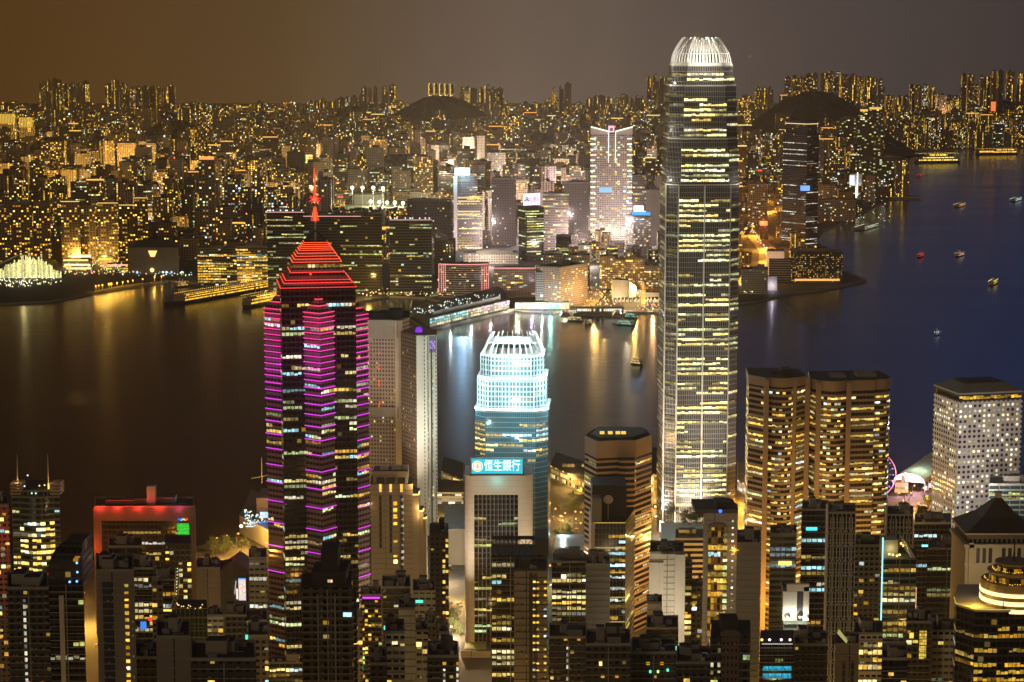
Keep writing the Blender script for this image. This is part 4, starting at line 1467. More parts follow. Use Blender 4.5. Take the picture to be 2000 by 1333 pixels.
for px in (35, 95):
    q = P(px, 955, 1404)
    MB().bar((q.x, 1404, P(px, 965, 1404).z), (q.x, 1404, P(px, 945, 1404).z), .7, 0, (1.5, .9, .25)).build('antenna_lamp', GLOW, t['root'])
    MB().bar((q.x, 1404, P(px, 945, 1404).z), (q.x, 1404, P(px, 888, 1404).z), .55, 0, n=6, r2=.12).build('antenna', plain('gold_paint' + str(px), (.5, .36, .16), .4), t['root'])
    lamp('POINT', (q.x, 1401.5, P(px, 938, 1404).z), (1, .7, .25), 420, .4, name='antenna_lamp')
m = MB()
for px, py in ((54, 929, ), (48, 950), (62, 964), (70, 964), (77, 949), (87, 948)):
    q = P(px, py, 1399)
    m.ball(q, .55, 0, (1.2, 1.7, 1.4) if px < 72 else (1.8, 1.2, .3))
m.build('roof_lamps', GLOW, t['root'])
tower('flat_block', 'red-lit apartment block cut by the left edge of the picture', 'apartment block', -40, 17, 990, 1250, m='tan_tower', mode='res', p=.35, pal='mix', k=.9, yb=1333)
lamp('POINT', (P(4, 1060, 1235).x, 1236, P(4, 1060, 1235).z), (1, .06, .02), 5e3, 2, name='red_lamp')
lamp('POINT', (P(12, 1150, 1235).x, 1236, P(12, 1150, 1235).z), (1, .08, .02), 2e3, 2, name='red_lamp')
tower('flat_block', 'dark apartment tower with two columns of white windows below the twin-antenna tower', 'apartment block', 14, 95, 1152, 930, m='dark_tower', mode='column', cols=[4, 11], cw=1.6, fh=3.05, p=.9, pal='white', k=.65, win=(.1, .8, .25, .85), kit=3)
t = tower('glass_block', 'dark glass tower with a sloping domed top and blue roof lamps, left side', 'office block', 92, 163, 1140, 1050, m='dark_glass', mode='office', p=.22, pal='green', k=.6, kit=0, D=30)
pl = t['poly']
x0, x1 = pl[0][0], pl[1][0]
n_ = 8
for i in range(n_):
    f0, f1 = i / n_, (i + 1) / n_
    z0, z1 = t['zt'] + 19 * math.sin(f0 * 1.45), t['zt'] + 19 * math.sin(f1 * 1.45)
    A = [(x0 + 7 * f0 ** 2, 1050 + 10 * f0 ** 2), (x1 - 1.5 * f0, 1050 + 8 * f0 ** 2), (x1 - 1.5 * f0, 1078), (x0 + 7 * f0 ** 2, 1078)]
    B = [(x0 + 7 * f1 ** 2, 1050 + 10 * f1 ** 2), (x1 - 1.5 * f1, 1050 + 8 * f1 ** 2), (x1 - 1.5 * f1, 1078), (x0 + 7 * f1 ** 2, 1078)]
    MB().prism(A, z0, z1, 0, 1, poly2=B, cap=i == n_ - 1).build('dome_tier', [MATS['dark_glass'], DARK], t['root'])
strip(t['root'], [(x0 - .2, 1049.8, t['zt'] + 3), (x0 + 3, 1053, t['zt'] + 12)], .25, (.7, .04, .03), 'red_strip')
m = MB()
for px, py in ((136, 1137), (151, 1118), (150, 1100), (150, 1136)):
    m.ball(P(px, py, 1048.5), .6, 0, (.5, 1.2, 2.2))
m.build('roof_lamps', GLOW, t['root'])
MB().box(x0 + 6, x0 + 8.2, 1048.4, 1050, 0, t['zt'] - 6).build('corner_pier', CONC_L, t['root'])
t = tower('flat_block', 'plain brown apartment tower with one column of gold windows, third from the left edge', 'apartment block', 187, 262, 1118, 880, m='tan_blank', mode='column', cols=[5], cw=2.2, fh=3.0, p=.92, pal='gold', k=.95, win=(.15, .85, .2, .7), kit=3, yb=1333)
m = MB()
runs(t['root'], t['poly'][0], t['poly'][1], t['zt'] - 62, t['zt'] - 20, 2.2, 3, 'column', .85, 'white', (.4, .6, .3, .6), .25, .1, cols=[6])
MB().box(t['poly'][0][0] + 2.6, t['poly'][0][0] + 6.5, 879.75, 880, t['zb'], t['zt'] - 4).build('dark_slot', HULL, t['root'])
# ---- wide red-washed building
Y = 1480
t = tower('red_topped_block', 'wide office slab washed in red light along its roof with a green LED screen', 'office block', 184, 380, 992, Y, D=30, m='dark_glass', p=0, kit=3, yb=1180)
pl = t['poly']
x0, x1 = pl[0][0], pl[1][0]
RW = plain('rendered_wall', (.15, .115, .11), .8)
MB().box(x0 - .5, x0 + 5, Y - 1.5, Y, 4, t['zt']).build('end_frame', RW, t['root'])
MB().box(x1 - 5, x1 + .5, Y - 1.5, Y, 4, t['zt']).build('end_frame', RW, t['root'])
MB().box(x0 + 5, x1 - 5, Y - 1.5, Y, P(280, 1017, Y).z, t['zt']).build('attic_frame', RW, t['root'])
MB().box(P(288, 980, Y + 10).x, P(304, 980, Y + 10).x, Y + 8, Y + 14, t['zt'], P(290, 955, Y).z).build('mast_base', METAL, t['root'])
runs(t['root'], (x0 + 5.2, Y), (P(338, 1010, Y).x, Y), 3.8 * math.ceil(P(280, 1175, Y).z / 3.8), P(280, 1017, Y).z, 3, 3.8, 'office', .4, 'warm', (.05, .95, .35, .8), .6, .1)
sx0, sx1 = P(346, 1050, Y - 2).x, P(370, 1050, Y - 2).x
m = MB()
for j in range(11):
    z = P(350, 1051 - j * 2.75, Y).z
    for i in range(9):
        if random.random() < .93:
            xa = sx0 + (sx1 - sx0) * i / 9
            m.box(xa, xa + (sx1 - sx0) / 9 * random.uniform(.8, 1), Y - 2.2, Y - 1.9, z, z + .62, c=(.03, 1.0 * random.uniform(.7, 1.1), .06))
m.build('led_screen', GLOW, t['root'])
MB().box(sx0 - .6, sx1 + .6, Y - 1.85, Y - 1.55, P(350, 1054, Y).z, P(350, 1018, Y).z).build('screen_back', HULL, t['root'])
m = MB()
for i, c_ in enumerate(((.05, .1, 1.5), (.1, .2, 1.6), (.15, .9, .9), (.2, 1.1, .3), (1.2, .9, .1), (1.5, .2, .05), (1.4, .05, .05))):
    xa = P(350 + i * 2.7, 1012, Y).x
    m.ball((xa, Y - 2.1, P(350, 1013 + (i % 3), Y).z), .7, 0, c_)
m.build('sign_lights', GLOW, t['root'])
for px in (195, 230, 270, 310, 350):
    lamp('POINT', (P(px, 985, Y).x, Y - 4, t['zt'] + 1), (1, .05, .03) if px < 330 else (1, .08, .25), 4200 if px < 320 else 1600, .8, name='red_floodlight')
lamp('POINT', (x0 - 5, Y - 8, P(190, 1070, Y).z), (1, .08, .02), 1.2e4, 1, name='red_floodlight')
# ---- between there and the neon tower
L = [
    ('office_block', 'dark office block with lit bands right behind the gold-columned tower', 'office block', 258, 300, 1113, 1180, dict(m='dark_glass', p=.55, pal='warm', k=.6)),
    ('flat_block', 'dark apartment tower dotted with yellow windows beneath the green screen', 'apartment block', 322, 373, 1062, 1330, dict(m='dark_tower', mode='res', p=.22, pal='warm', k=1.0, cw=2.6, yb=1165, kit=0)),
    ('flat_block', 'low dark block standing before the left part of the red-topped slab', 'apartment block', 212, 278, 1070, 1300, dict(m='dark_glass', p=.05, yb=1120)),
    ('office_block', 'grey-brown windowless block right of the green screen', 'building', 384, 430, 1112, 1330, dict(m='tan_blank', p=0)),
    ('office_block', 'dark block with one yellow lit floor under the crane', 'office block', 300, 345, 1135, 1230, dict(m='dark_glass', p=.2, pal='warm', k=.9, yb=1200)),
    ('flat_block', 'slim stone block with lit corner windows left of the netted site', 'apartment block', 296, 318, 1148, 1150, dict(m='tan_tower', mode='res', p=.12, pal='gold', D=14)),
    ('flat_block', 'small white walk-up with dark windows below the netted site', 'apartment block', 403, 436, 1205, 1150, dict(m='white_office', mode='res', p=.1, cw=3, yb=1280, D=14)),
    ('office_block', 'grey gabled block with the bright poster on its flank', 'building', 428, 492, 1120, 1380, dict(m='grey_blank', p=0, D=30)),
    ('office_block', 'grey office with ribbon windows left of the neon tower foot', 'office block', 486, 521, 1092, 1340, dict(m='grey_office', p=.12, pal='white', k=.8, yb=1290)),
    ('office_block', 'white striped office with dark windows left of the neon tower foot, lower one', 'office block', 478, 522, 1215, 1240, dict(m='white_office', p=.2, pal='white', k=.7)),
    ('flat_block', 'tan block with cyan and gold window columns below the neon tower', 'apartment block', 484, 524, 1245, 1060, dict(m='tan_tower', mode='column', cols=[0, 4], cw=2.1, p=.75, pal='mix', k=1.0)),
    ('flat_block', 'blocky black tower on the bottom edge left of centre', 'apartment block', 305, 372, 1248, 800, dict(m='tan_blank', p=0)),
    ('flat_block', 'long low black block along the bottom edge beside the netted site', 'apartment block', 372, 500, 1292, 760, dict(m='dark_tower', mode='res', p=.01)),
    ('flat_block', 'black block at the very bottom, left of the blocky black tower', 'apartment block', 262, 312, 1288, 900, dict(m='dark_tower', p=0)),
    ('flat_block', 'narrow dark block with a lit stair at the foot of the poster block', 'apartment block', 440, 482, 1205, 1150, dict(m='dark_tower', mode='res', p=.05)),
    ('office_block', 'low lit podium block at the very foot of the neon tower', 'podium', 522, 592, 1297, 1345, dict(m='teal_bands', p=.55, pal='warm', k=.9, D=14, kit=2)),
    # right of the neon tower
    ('flat_block', 'dark red-brown block with few windows in front of the cream terraced tower', 'apartment block', 746, 802, 1150, 1150, dict(m='dark_tower', mode='res', p=.07, pal='mix', yb=1250, kit=3)),
    ('office_block', 'grey office with black ribbon windows right below the cream terraced tower', 'office block', 806, 850, 1158, 1130, dict(m='grey_office', p=.25, pal='green', k=.6, yb=1240, kit=3)),
    ('flat_block', 'thin black tower with a line of yellow windows left of the bank slab', 'apartment block', 839, 876, 1044, 1260, dict(m='dark_tower', mode='column', cols=[4, 5], cw=1.9, fh=3.2, p=.6, pal='gold', k=1.0, kitmat=DARK, mast=True, yb=1245)),
    ('flat_block', 'blank cream party wall standing tall between the small flats', 'apartment block', 778, 811, 1192, 1010, dict(m='white_blank', p=0, kit=1, D=18)),
    ('flat_block', 'grey apartment block with small windows left of the blank cream wall', 'apartment block', 752, 790, 1238, 930, dict(m='white_office', mode='res', p=.06, cw=3, fh=3, D=20, kit=2)),
    ('flat_block', 'stepped grey flats right of the blank cream wall', 'apartment block', 812, 836, 1235, 1000, dict(m='white_office', mode='res', p=.04, cw=2.6, D=16)),
    ('flat_block', 'grey sloping-sided flats under the ribbon-window office', 'apartment block', 830, 850, 1222, 1050, dict(m='tan_tower', mode='res', p=.03, D=20)),
    ('flat_block', 'pale low block beside the elevated road left of the bank slab', 'building', 857, 876, 1238, 1180, dict(m='white_office', p=.1, D=26)),
    ('flat_block', 'dark low block with white window rows at the bottom left of the bank slab', 'apartment block', 834, 896, 1285, 960, dict(m='dark_tower', mode='column', cols=[6, 11], cw=1.2, fh=3, p=1, pal='white', k=.8, kitmat=METAL)),
    ('flat_block', 'small black block on the bottom edge left of the grey flats', 'apartment block', 722, 756, 1300, 900, dict(m='dark_tower', p=0)),
    ('flat_block', 'purple-strip block with rows of tiny yellow windows at the neon tower foot', 'apartment block', 705, 745, 1165, 1300, dict(m='dark_glass', mode='res', p=.35, pal='gold', k=.9, cw=2, fh=3, D=20)),
    # below centre
    ('office_block', 'dark office with an open roof truss in front of the bank slab', 'office block', 960, 1068, 1085, 1260, dict(m='dark_glass', p=.5, pal='warm', k=.9, kit=0, D=26)),
    ('flat_block', 'tan tower with three columns of orange windows in front of the truss-roofed office', 'apartment block', 1004, 1069, 1116, 1150, dict(m='tan_blank', mode='column', cols=[5, 6, 8], cw=1.95, fh=3.85, p=.88, pal='gold', k=1.15, win=(.1, .8, .3, .6), kit=1, kitmat=DARK)),
    ('office_block', 'raked dark glass office with yellow floors left of the grey blank tower', 'office block', 1078, 1146, 1100, 1330, dict(m='dark_glass', p=.7, pal='warm', k=.8, yb=1240, D=24)),
    ('flat_block', 'grey blank tower with a bushy roof in front of the blue-white office', 'apartment block', 1144, 1192, 1105, 1210, dict(m='grey_blank', p=0, D=22)),
    ('flat_block', 'wide dark block with two columns of white windows on the bottom edge', 'apartment block', 1072, 1146, 1248, 1000, dict(m='dark_tower', mode='column', cols=[6, 12], cw=1.35, fh=3, p=.9, pal='white', k=.8, kit=3)),
    ('flat_block', 'black stepped block with roof sheds at the bottom centre', 'apartment block', 1143, 1232, 1262, 940, dict(m='dark_tower', p=0, kit=4)),
    ('flat_block', 'low black block with green door lamps at the bottom, left of the domed hall', 'apartment block', 1232, 1320, 1278, 960, dict(m='dark_tower', p=0, kit=3)),
    ('flat_block', 'tall cream tower with a recessed blank face left of the orange glass tower', 'apartment block', 1269, 1336, 1082, 1240, dict(m='white_blank', p=0, D=28, kit=1)),
    ('flat_block', 'small cream block in front of the recessed cream tower', 'apartment block', 1264, 1293, 1180, 1170, dict(m='white_blank', p=0, D=16, kit=1)),
    ('office_block', 'low dark shed-roofed block in front of the recessed cream tower', 'building', 1262, 1325, 1230, 1120, dict(m='dark_glass', p=.3, pal='cool', k=.7, kit=4)),
    ('office_block', 'orange-lit glass tower with small white corner windows below the tallest tower', 'office tower', 1374, 1441, 1003, 1260, dict(m='tan_blank', p=0, D=28, kit=0)),
    ('flat_block', 'grey windowless slab right of the orange-lit glass tower', 'apartment block', 1439, 1486, 1064, 1130, dict(m='grey_blank', p=0, D=30, kit=1)),
    ('flat_block', 'slim flats with red balconies left of the orange-lit glass tower', 'apartment block', 1350, 1374, 1150, 1300, dict(m='tan_tower', mode='res', p=.2, pal='gold', D=16)),
    ('flat_block', 'narrow yellow-lit block between the recessed cream tower and the slim flats', 'apartment block', 1336, 1352, 1110, 1290, dict(m='dark_tower', mode='res', p=.35, pal='warm', D=20)),
    ('office_block', 'grey-white office block at the foot of the tallest tower', 'building', 1318, 1376, 1055, 1500, dict(m='banded_pale', p=.2, pal='white', k=.7, D=30, yb=1110)),
    ('flat_block', 'dark brown tower with an arched gable on the bottom edge', 'apartment block', 1388, 1466, 1242, 860, dict(m='dark_tower', mode='res', p=.03, pal='green', kit=0, D=24)),
    ('office_block', 'black and grey office with a lit top room in front of the left bay tower', 'office block', 1504, 1556, 1046, 1320, dict(m='teal_bands', p=.3, pal='cool', k=.6, D=24, yb=1150)),
    ('office_block', 'dark glass office with ribbons of yellow and cyan floors left of the lattice tower', 'office block', 1566, 1618, 998, 1340, dict(m='dark_glass', p=.35, pal='mix', k=.7, D=26, yb=1290)),
    ('office_block', 'flat dark block with two cyan screen floors on the bottom edge', 'office block', 1484, 1550, 1258, 1000, dict(m='dark_glass', p=0, kit=0, D=24)),
    ('flat_block', 'brown plain block with a blank flank right of the cyan screen floors', 'apartment block', 1550, 1616, 1262, 1050, dict(m='dark_tower', mode='res', p=.03, D=24)),
    ('lattice_tower', 'brown tower wrapped in zigzag concrete fins, the taller lattice one', 'office tower', 1617, 1671, 1004, 1250, dict(m='lattice', p=0, D=24, kit=1)),
    ('lattice_tower', 'lattice-finned top of the smaller tower behind the neon-edged one', 'office tower', 1732, 1784, 1008, 1330, dict(m='lattice', p=0, D=24, kit=2)),
    ('flat_block', 'brown flats with yellow stair windows between the lattice tower and the neon edge', 'apartment block', 1668, 1720, 1068, 1300, dict(m='tan_tower', mode='res', p=.12, pal='gold', k=.9, D=26, yb=1235)),
    ('office_block', 'office with a cyan neon edge and a yellow-lit roof terrace', 'office block', 1724, 1790, 1092, 1230, dict(m='teal_bands', p=.55, pal='warm', k=.75, D=26, kit=0)),
    ('office_block', 'dark glass block with teal floors left of the porthole slab foot', 'office block', 1786, 1858, 1024, 1480, dict(m='dark_glass', p=.18, pal='cool', k=.6, D=30, yb=1110)),
    ('office_block', 'lower dark glass block with ribbons of light left of the spired cream tower', 'office block', 1812, 1888, 1074, 1400, dict(m='dark_glass', p=.4, pal='mix', k=.6, D=30, yb=1180)),
    ('office_block', 'car park block with rows of yellow lamps on open decks', 'car park', 1668, 1724, 1240, 1130, dict(m='white_office', p=.95, pal='warm', k=.9, D=24, cw=2.4, fh=4.2)),
    ('flat_block', 'small white block with a sloping yellow skylight on the bottom edge', 'apartment block', 1632, 1678, 1262, 1000, dict(m='tan_blank', p=0, D=20, kit=1)),
    ('flat_block', 'dark block with a gold-lit atrium left of the gold-ringed building', 'apartment block', 1770, 1820, 1218, 1080, dict(m='dark_tower', mode='res', p=.05, pal='gold', D=24)),
    ('flat_block', 'brown-grey block under the dark glass block, right side', 'apartment block', 1820, 1868, 1235, 1100, dict(m='white_office', mode='res', p=.05, D=22)),
    ('office_block', 'teal-glazed office with a planted roof right of the porthole slab', 'office block', 1932, 2030, 948, 1620, dict(m='teal_bands', p=.25, pal='green', k=.6, D=30, yb=1010)),
    ('flat_block', 'low dark block on the bottom edge right of the recessed cream tower', 'apartment block', 1320, 1392, 1298, 900, dict(m='dark_tower', mode='res', p=.05, pal='gold', kit=4)),
    ('flat_block', 'dark flats beside the neon edge on the bottom right', 'apartment block', 1722, 1772, 1290, 960, dict(m='dark_glass', mode='res', p=.1, pal='warm')),
    ('flat_block', 'tan block low behind the black residential tower, right foot of the neon tower', 'apartment block', 690, 708, 1210, 1250, dict(m='tan_tower', p=.2, D=14)),
]
TW = {}
for nm, lab, cat, xl, xr, yt, Y, kw in L:
    kw.setdefault('D', 24)
    kw.setdefault('group', {'flat_block': 'apartment blocks of the near district', 'office_block': 'office blocks of the near district', 'lattice_tower': 'towers wrapped in zigzag fins'}[nm])
    if kw.get('p', .3) >= .1 and kw.get('mode') != 'column':
        kw['p'] = min(.9, kw.get('p', .3) * 1.45)
    elif kw.get('mode') == 'res':
        kw['p'] = kw['p'] + .05
    TW[lab] = tower(nm, lab, cat, xl, xr, yt, Y, **kw)


def byl(s):
    return next(v for k, v in TW.items() if s in k)
# ---- details of single near towers
# dark residential tower before the neon tower
t = tower('flat_block', 'big black balconied apartment tower standing before the neon tower', 'apartment block', 588, 688, 1148, 900, m='balcony', mode='res', p=.012, pal='warm', cw=4.2, fh=3.1, D=26, kit=0)
pl = t['poly']
x0, x1 = pl[0][0], pl[1][0]
w_ = x1 - x0
MB().box(x0 + w_ * .18, x0 + w_ * .86, 905, 924, t['zt'], t['zt'] + 5.5).build('upper_storey', DARK, t['root'])
MB().box(x0 + w_ * .36, x0 + w_ * .70, 908, 922, t['zt'] + 5.5, t['zt'] + 15).build('plant_room', DARK, t['root'])
for f in range(26):
    z = t['zt'] - 4 - f * 3.1
    MB().box(x1, x1 + 1.5, 903, 909, z, z + 1.0).build('balcony', MATS['balcony'], t['root'])
for fx_ in (.32, .66):
    MB().box(x0 + w_ * fx_ - .35, x0 + w_ * fx_ + .35, 899.6, 900, t['zb'], t['zt'] - 3).build('corner_rib', CONC, t['root'])
m = MB()
for i in range(2):
    m.box(x0 + w_ * .5 + i * 1.2, x0 + w_ * .5 + .9 + i * 1.2, 904.8, 904.9, t['zt'] + 1, t['zt'] + 2.2, c=(1, .7, .3))
m.build('window', LIT, t['root'])
# truss roof
t = byl('open roof truss')
pl, zt, Y = t['poly'], t['zt'], 1260
x0, x1 = pl[0][0], pl[1][0]
tr = MB()
zh = P(1000, 1064, Y).z
for y in (Y + .5, Y + 22):
    tr.box(x0, x1, y, y + .8, zh - 2.2, zh)
    k = 8
    for i in range(k + 1):
        xx = x0 + (x1 - x0) * i / k
        tr.bar((xx, y + .4, zt), (xx, y + .4, zh), .3)
        if i < k:
            tr.bar((xx, y + .4, zt if i % 2 else zh - 2), (x0 + (x1 - x0) * (i + 1) / k, y + .4, zh - 2 if i % 2 else zt), .22)
tr.build('roof_truss', DARK, t['root'])
MB().box(x1 - 7, x1 + 1, Y + .2, Y + 24, zt, P(1060, 1052, Y).z).build('stair_tower', DARK, t['root'])
# tan tower: dark strips between its window columns
t = byl('three columns of orange')
q0, q1 = P(1034, 1200, 1150).x, P(1047, 1200, 1150).x
for q in (P(1037, 1120, 1150).x, P(1046, 1120, 1150).x):
    MB().box(q - 1.0, q + 1.0, 1149.9, 1150, t['zb'], t['zt'] - 1.2).build('dark_strip', HULL, t['root'])
# recessed cream tower
t = byl('recessed blank face')
pl, zt = t['poly'], t['zt']
MB().box(P(1268, 1090, 1240).x, P(1296, 1090, 1240).x, 1238.4, 1240.2, 0, P(1280, 1098, 1240).z, 0, top=1).build('wing', [MATS['white_blank'], DARK], t['root'])
MB().box(P(1318, 1090, 1240).x, P(1338, 1090, 1240).x, 1237.8, 1240.2, 0, zt, 0, top=1).build('wing', [MATS['white_blank'], DARK], t['root'])
fr = MB()
for z in (zt, zt + 3.6):
    fr.box(P(1292, 1090, 1240).x, P(1317, 1090, 1240).x, 1239, 1239.6, z, z + .7)
for px in (1292, 1304, 1316):
    fr.bar((P(px, 1090, 1240).x, 1239.3, zt), (P(px, 1090, 1240).x, 1239.3, zt + 4), .35)
fr.build('roof_frame', DARK, t['root'])
# orange-lit glass tower
t = byl('small white corner windows')
pl, zt, Y = t['poly'], t['zt'], 1260
xa, xb = P(1383, 1040, Y).x, P(1419, 1040, Y).x
facade('amber_glass', (.12, .08, .045), (.02, .014, .008), cw=1.9, fh=4.1, fx=(.06, 1), fy=(.18, 1), lit=.55, cols=[(1, .45, .02), (1, .56, .05), (1, .36, .02)], k=.42)
MB().box(xa, xb, Y - .8, Y, 0, P(1400, 1030, Y).z, 0).build('glass_bay', [MATS['amber_glass']], t['root'])
cxa, rad = (xa + xb) / 2, (xb - xa) / 2
arc = [(cxa + rad * math.cos(a), P(1400, 1030, Y).z + rad * .45 * math.sin(a)) for a in [math.pi * i / 12 for i in range(13)]]
m = MB()
m.face([(x, Y - .8, z) for x, z in arc[::-1]], 0)
m.build('arched_head', MATS['amber_glass'], t['root'])
zf = 4.1 * math.ceil(P(1400, 1300, Y).z / 4.1)
runs(t['root'], (xa, Y - .8), (xb, Y - .8), zf, P(1400, 1026, Y).z, 1.9, 4.1, 'office', .85, 'gold', (.05, .95, .22, .9), .75, .12)
runs(t['root'], (P(1412, 1040, Y).x, Y - .8), (P(1421, 1040, Y).x, Y - .8), zf, P(1400, 1035, Y).z, 3, 4.1, 'column', .85, 'green', (.05, .95, .25, .85), .75, .2, cols=[0])
runs(t['root'], (P(1422, 1040, Y).x, Y), (P(1440, 1040, Y).x, Y), zf, zt - 2, 1.75, 4.1, 'column', .95, 'white', (.2, .8, .35, .62), 1.2, .1, cols=[1])
MB().box(P(1400, 990, Y).x, P(1430, 990, Y).x, Y + 5, Y + 18, zt, P(1400, 985, Y).z).build('plant_room', DARK, t['root'])
MB().prism([(xa - 8, Y), (pl[1][0], Y), (pl[1][0], Y + 28), (xa - 8, Y + 28)], zt, zt + 2.6, 0, 1).build('parapet', [DARK, DARK], t['root'])
MB().ball((P(1407, 998, Y - 1).x, Y - 1, P(1407, 998, Y).z), 1.1, 0, (.1, .35, 2.4)).build('blue_lamp', GLOW, t['root'])
lamp('POINT', (P(1404, 1290, Y - 6).x, Y - 7, P(1404, 1300, Y).z), (1, .5, .08), 6e3, 1.5, name='amber_floodlight')
lamp('POINT', (P(1440, 1080, Y - 10).x, Y - 10, P(1440, 1080, Y).z), (1, .55, .1), 3e3, .8, name='amber_floodlight')
st = thing('star_lamp', 'gold star-shaped lamp glowing at the shoulder of the grey windowless slab', 'lamp', P(1434, 1075, 1128))
m = MB()
for i in range(8):
    a = i * math.pi / 4
    q = P(1434, 1075, 1128)
    m.bar(q, q + Vector((math.cos(a), 0, math.sin(a))) * (2.6 if i % 2 == 0 else 1.6), .4, 0, (2.2, 1.1, .15), 4, .08)
m.build('lamp_rays', GLOW, st)
for px_, py_, pw in ((1300, 1240, 1.6e4), (1325, 1225, 1.6e4), (1285, 1190, 6e3)):
    lamp('POINT', (P(px_, py_, 1205).x, 1205, P(px_, py_, 1205).z), (1, .86, .62), pw, 2, name='street_and_fill_light')
for px_, py_, Y_, pw, c_ in ((1490, 1215, 1450, 8e4, (1, .46, .06)), (1540, 1220, 1450, 6e4, (1, .48, .07)), (1640, 1110, 1450, 5e4, (1, .55, .12)), (1700, 1110, 1450, 4e4, (1, .58, .15)), (1600, 950, 1440, 2e4, (1, .55, .12)), (178, 1300, 1300, 3e4, (1, .45, .06)), (176, 1180, 1400, 6e4, (1, .45, .06)), (1862, 1000, 1600, 6e4, (1, .88, .8)), (1930, 960, 1600, 7e4, (1, .9, .86)), (1960, 850, 1590, 5e4, (1, .9, .86))):
    lamp('POINT', P(px_, py_, Y_), c_, pw, 2, name='street_and_fill_light')  # those before the porthole slab hang in mid-air, added to brighten it
# arched gable tower
t = byl('arched gable')
pl, zt, Y = t['poly'], t['zt'], 860
x0, x1 = pl[0][0], pl[1][0]
w_ = x1 - x0
zc = P(1428, 1226, Y).z
arcp = [(x0 + w_ * (.5 + .26 * math.cos(a)), zt + 2.6 * math.sin(a)) for a in [math.pi * i / 10 for i in range(11)]]
m = MB()
BRICK = plain('brown_brick', (.17, .12, .09))
m.face([(x, Y - .6, z) for x, z in arcp])
m.face([(x, Y + 1.2, z) for x, z in arcp[::-1]])
for (xa, za), (xb, zb_) in zip(arcp, arcp[1:]):
    m.face([(xa, Y - .6, za), (xa, Y + 1.2, za), (xb, Y + 1.2, zb_), (xb, Y - .6, zb_)])
m.build('gable', BRICK, t['root'])
MB().box(x0 + w_ * .28, x0 + w_ * .72, Y - .6, Y, t['zb'], zt, 0).build('centre_bay', [facade('brick_grid', (.17, .12, .09), cw=1.7, fh=3.1, fx=(.3, .7), fy=(.3, .7))], t['root'])
MB().box(x0 + w_ * .28, x0 + w_ * .72, Y + 5, Y + 14, zt, P(1428, 1216, Y).z).build('plant_room', DARK, t['root'])
runs(t['root'], (x0, Y), (x0 + w_ * .26, Y), P(1400, 1335, Y).z, zt - 3, 1.5, 3.1, 'res', .45, 'green', (.1, .9, .25, .85), .5, .1)
# cyan screens
t = byl('two cyan screen floors')
pl, zt, Y = t['poly'], t['zt'], 1000
for ya, yb_ in ((1301, 1310), (1315, 1325)):
    xa, xb = P(1490, 1300, Y).x, P(1546, 1300, Y).x
    za, zb_ = P(1500, yb_, Y).z, P(1500, ya, Y).z
    m = MB()
    for i in range(22):
        for j in range(2):
            s_ = random.uniform(.25, 1.3)
            x_ = xa + (xb - xa) * i / 22
            z_ = za + (zb_ - za) * j / 2
            m.face([(x_, Y - .2, z_), (x_ + (xb - xa) / 24, Y - .2, z_), (x_ + (xb - xa) / 24, Y - .2, z_ + (zb_ - za) * .45), (x_, Y - .2, z_ + (zb_ - za) * .45)], c=(.02 * s_, .55 * s_, .8 * s_))
    m.build('screen_floor', GLOW, t['root'])
m = MB()
for px, c_ in ((1488, (1.8, 1.3, .2)), (1503, (1.9, 1.5, 1.5)), (1526, (1.9, 1.5, 1.7)), (1543, (1.8, 1.3, .9))):
    m.ball(P(px, 1250, Y - .5), .7, 0, c_)
m.build('roof_lamps', GLOW, t['root'])
strip(t['root'], [(P(1488, 1258, Y).x, Y - .2, zt), (P(1548, 1258, Y).x, Y - .2, zt)], .18, (.8, .75, .7), 'edge_light')
runs(t['root'], (P(1490, 1290, Y).x, Y), (P(1530, 1290, Y).x, Y), P(1500, 1296, Y).z, P(1500, 1284, Y).z, 1.3, 2.6, 'office', 1, 'green', (.1, .9, .2, .9), .5, .1)
for px in (1503, 1526, 1543):
    lamp('POINT', (P(px, 1250, Y).x, Y - 2, P(px, 1248, Y).z), (1, .85, .8), 180, .3, name='roof_floodlight')
# floodlit portal frame on a rooftop
Y = 1190
fl = tower('office_block', 'grey office crowned by a brilliantly floodlit white portal frame', 'office block', 1530, 1578, 1212, Y, m='teal_bands', p=.7, pal='green', k=.6, kit=0, D=22, yb=1260)
z0, z1 = fl['zt'], P(1550, 1146, Y).z
xa, xb = P(1529, 1200, Y).x, P(1579, 1200, Y).x
xm = P(1556, 1200, Y).x
MB().box(xa, xm, Y, Y + 2, z0, z1 - 3).build('white_wall', WHITE, fl['root'])
MB().box(xb - 3, xb, Y - 1, Y + 2, z0, z1).build('frame_post', WHITE, fl['root'])
MB().box(xm - 6, xb, Y - 1, Y + 2, z1 - 2.5, z1 + 1.5).build('frame_beam', WHITE, fl['root'])
MB().box(xa, xm - 6, Y, Y + 14, z1 - 3, z1).build('roof_slab', DARK, fl['root'])
MB().box(xm, xb - 3, Y + 1.2, Y + 2, z0, z1 - 3).build('dark_recess', HULL, fl['root'])
m = MB()
for px in (1538, 1562, 1568, 1574):
    m.ball(P(px, 1206, Y - 2.5), .75, 0, (3, 2.9, 2.2))
m.build('floodlights', GLOW, fl['root'])
for px in (1538, 1568):
    lamp('POINT', (P(px, 1204, Y - 3).x, Y - 4, P(px, 1204, Y).z), (1, .96, .75), 3600, .6, name='frame_floodlight')
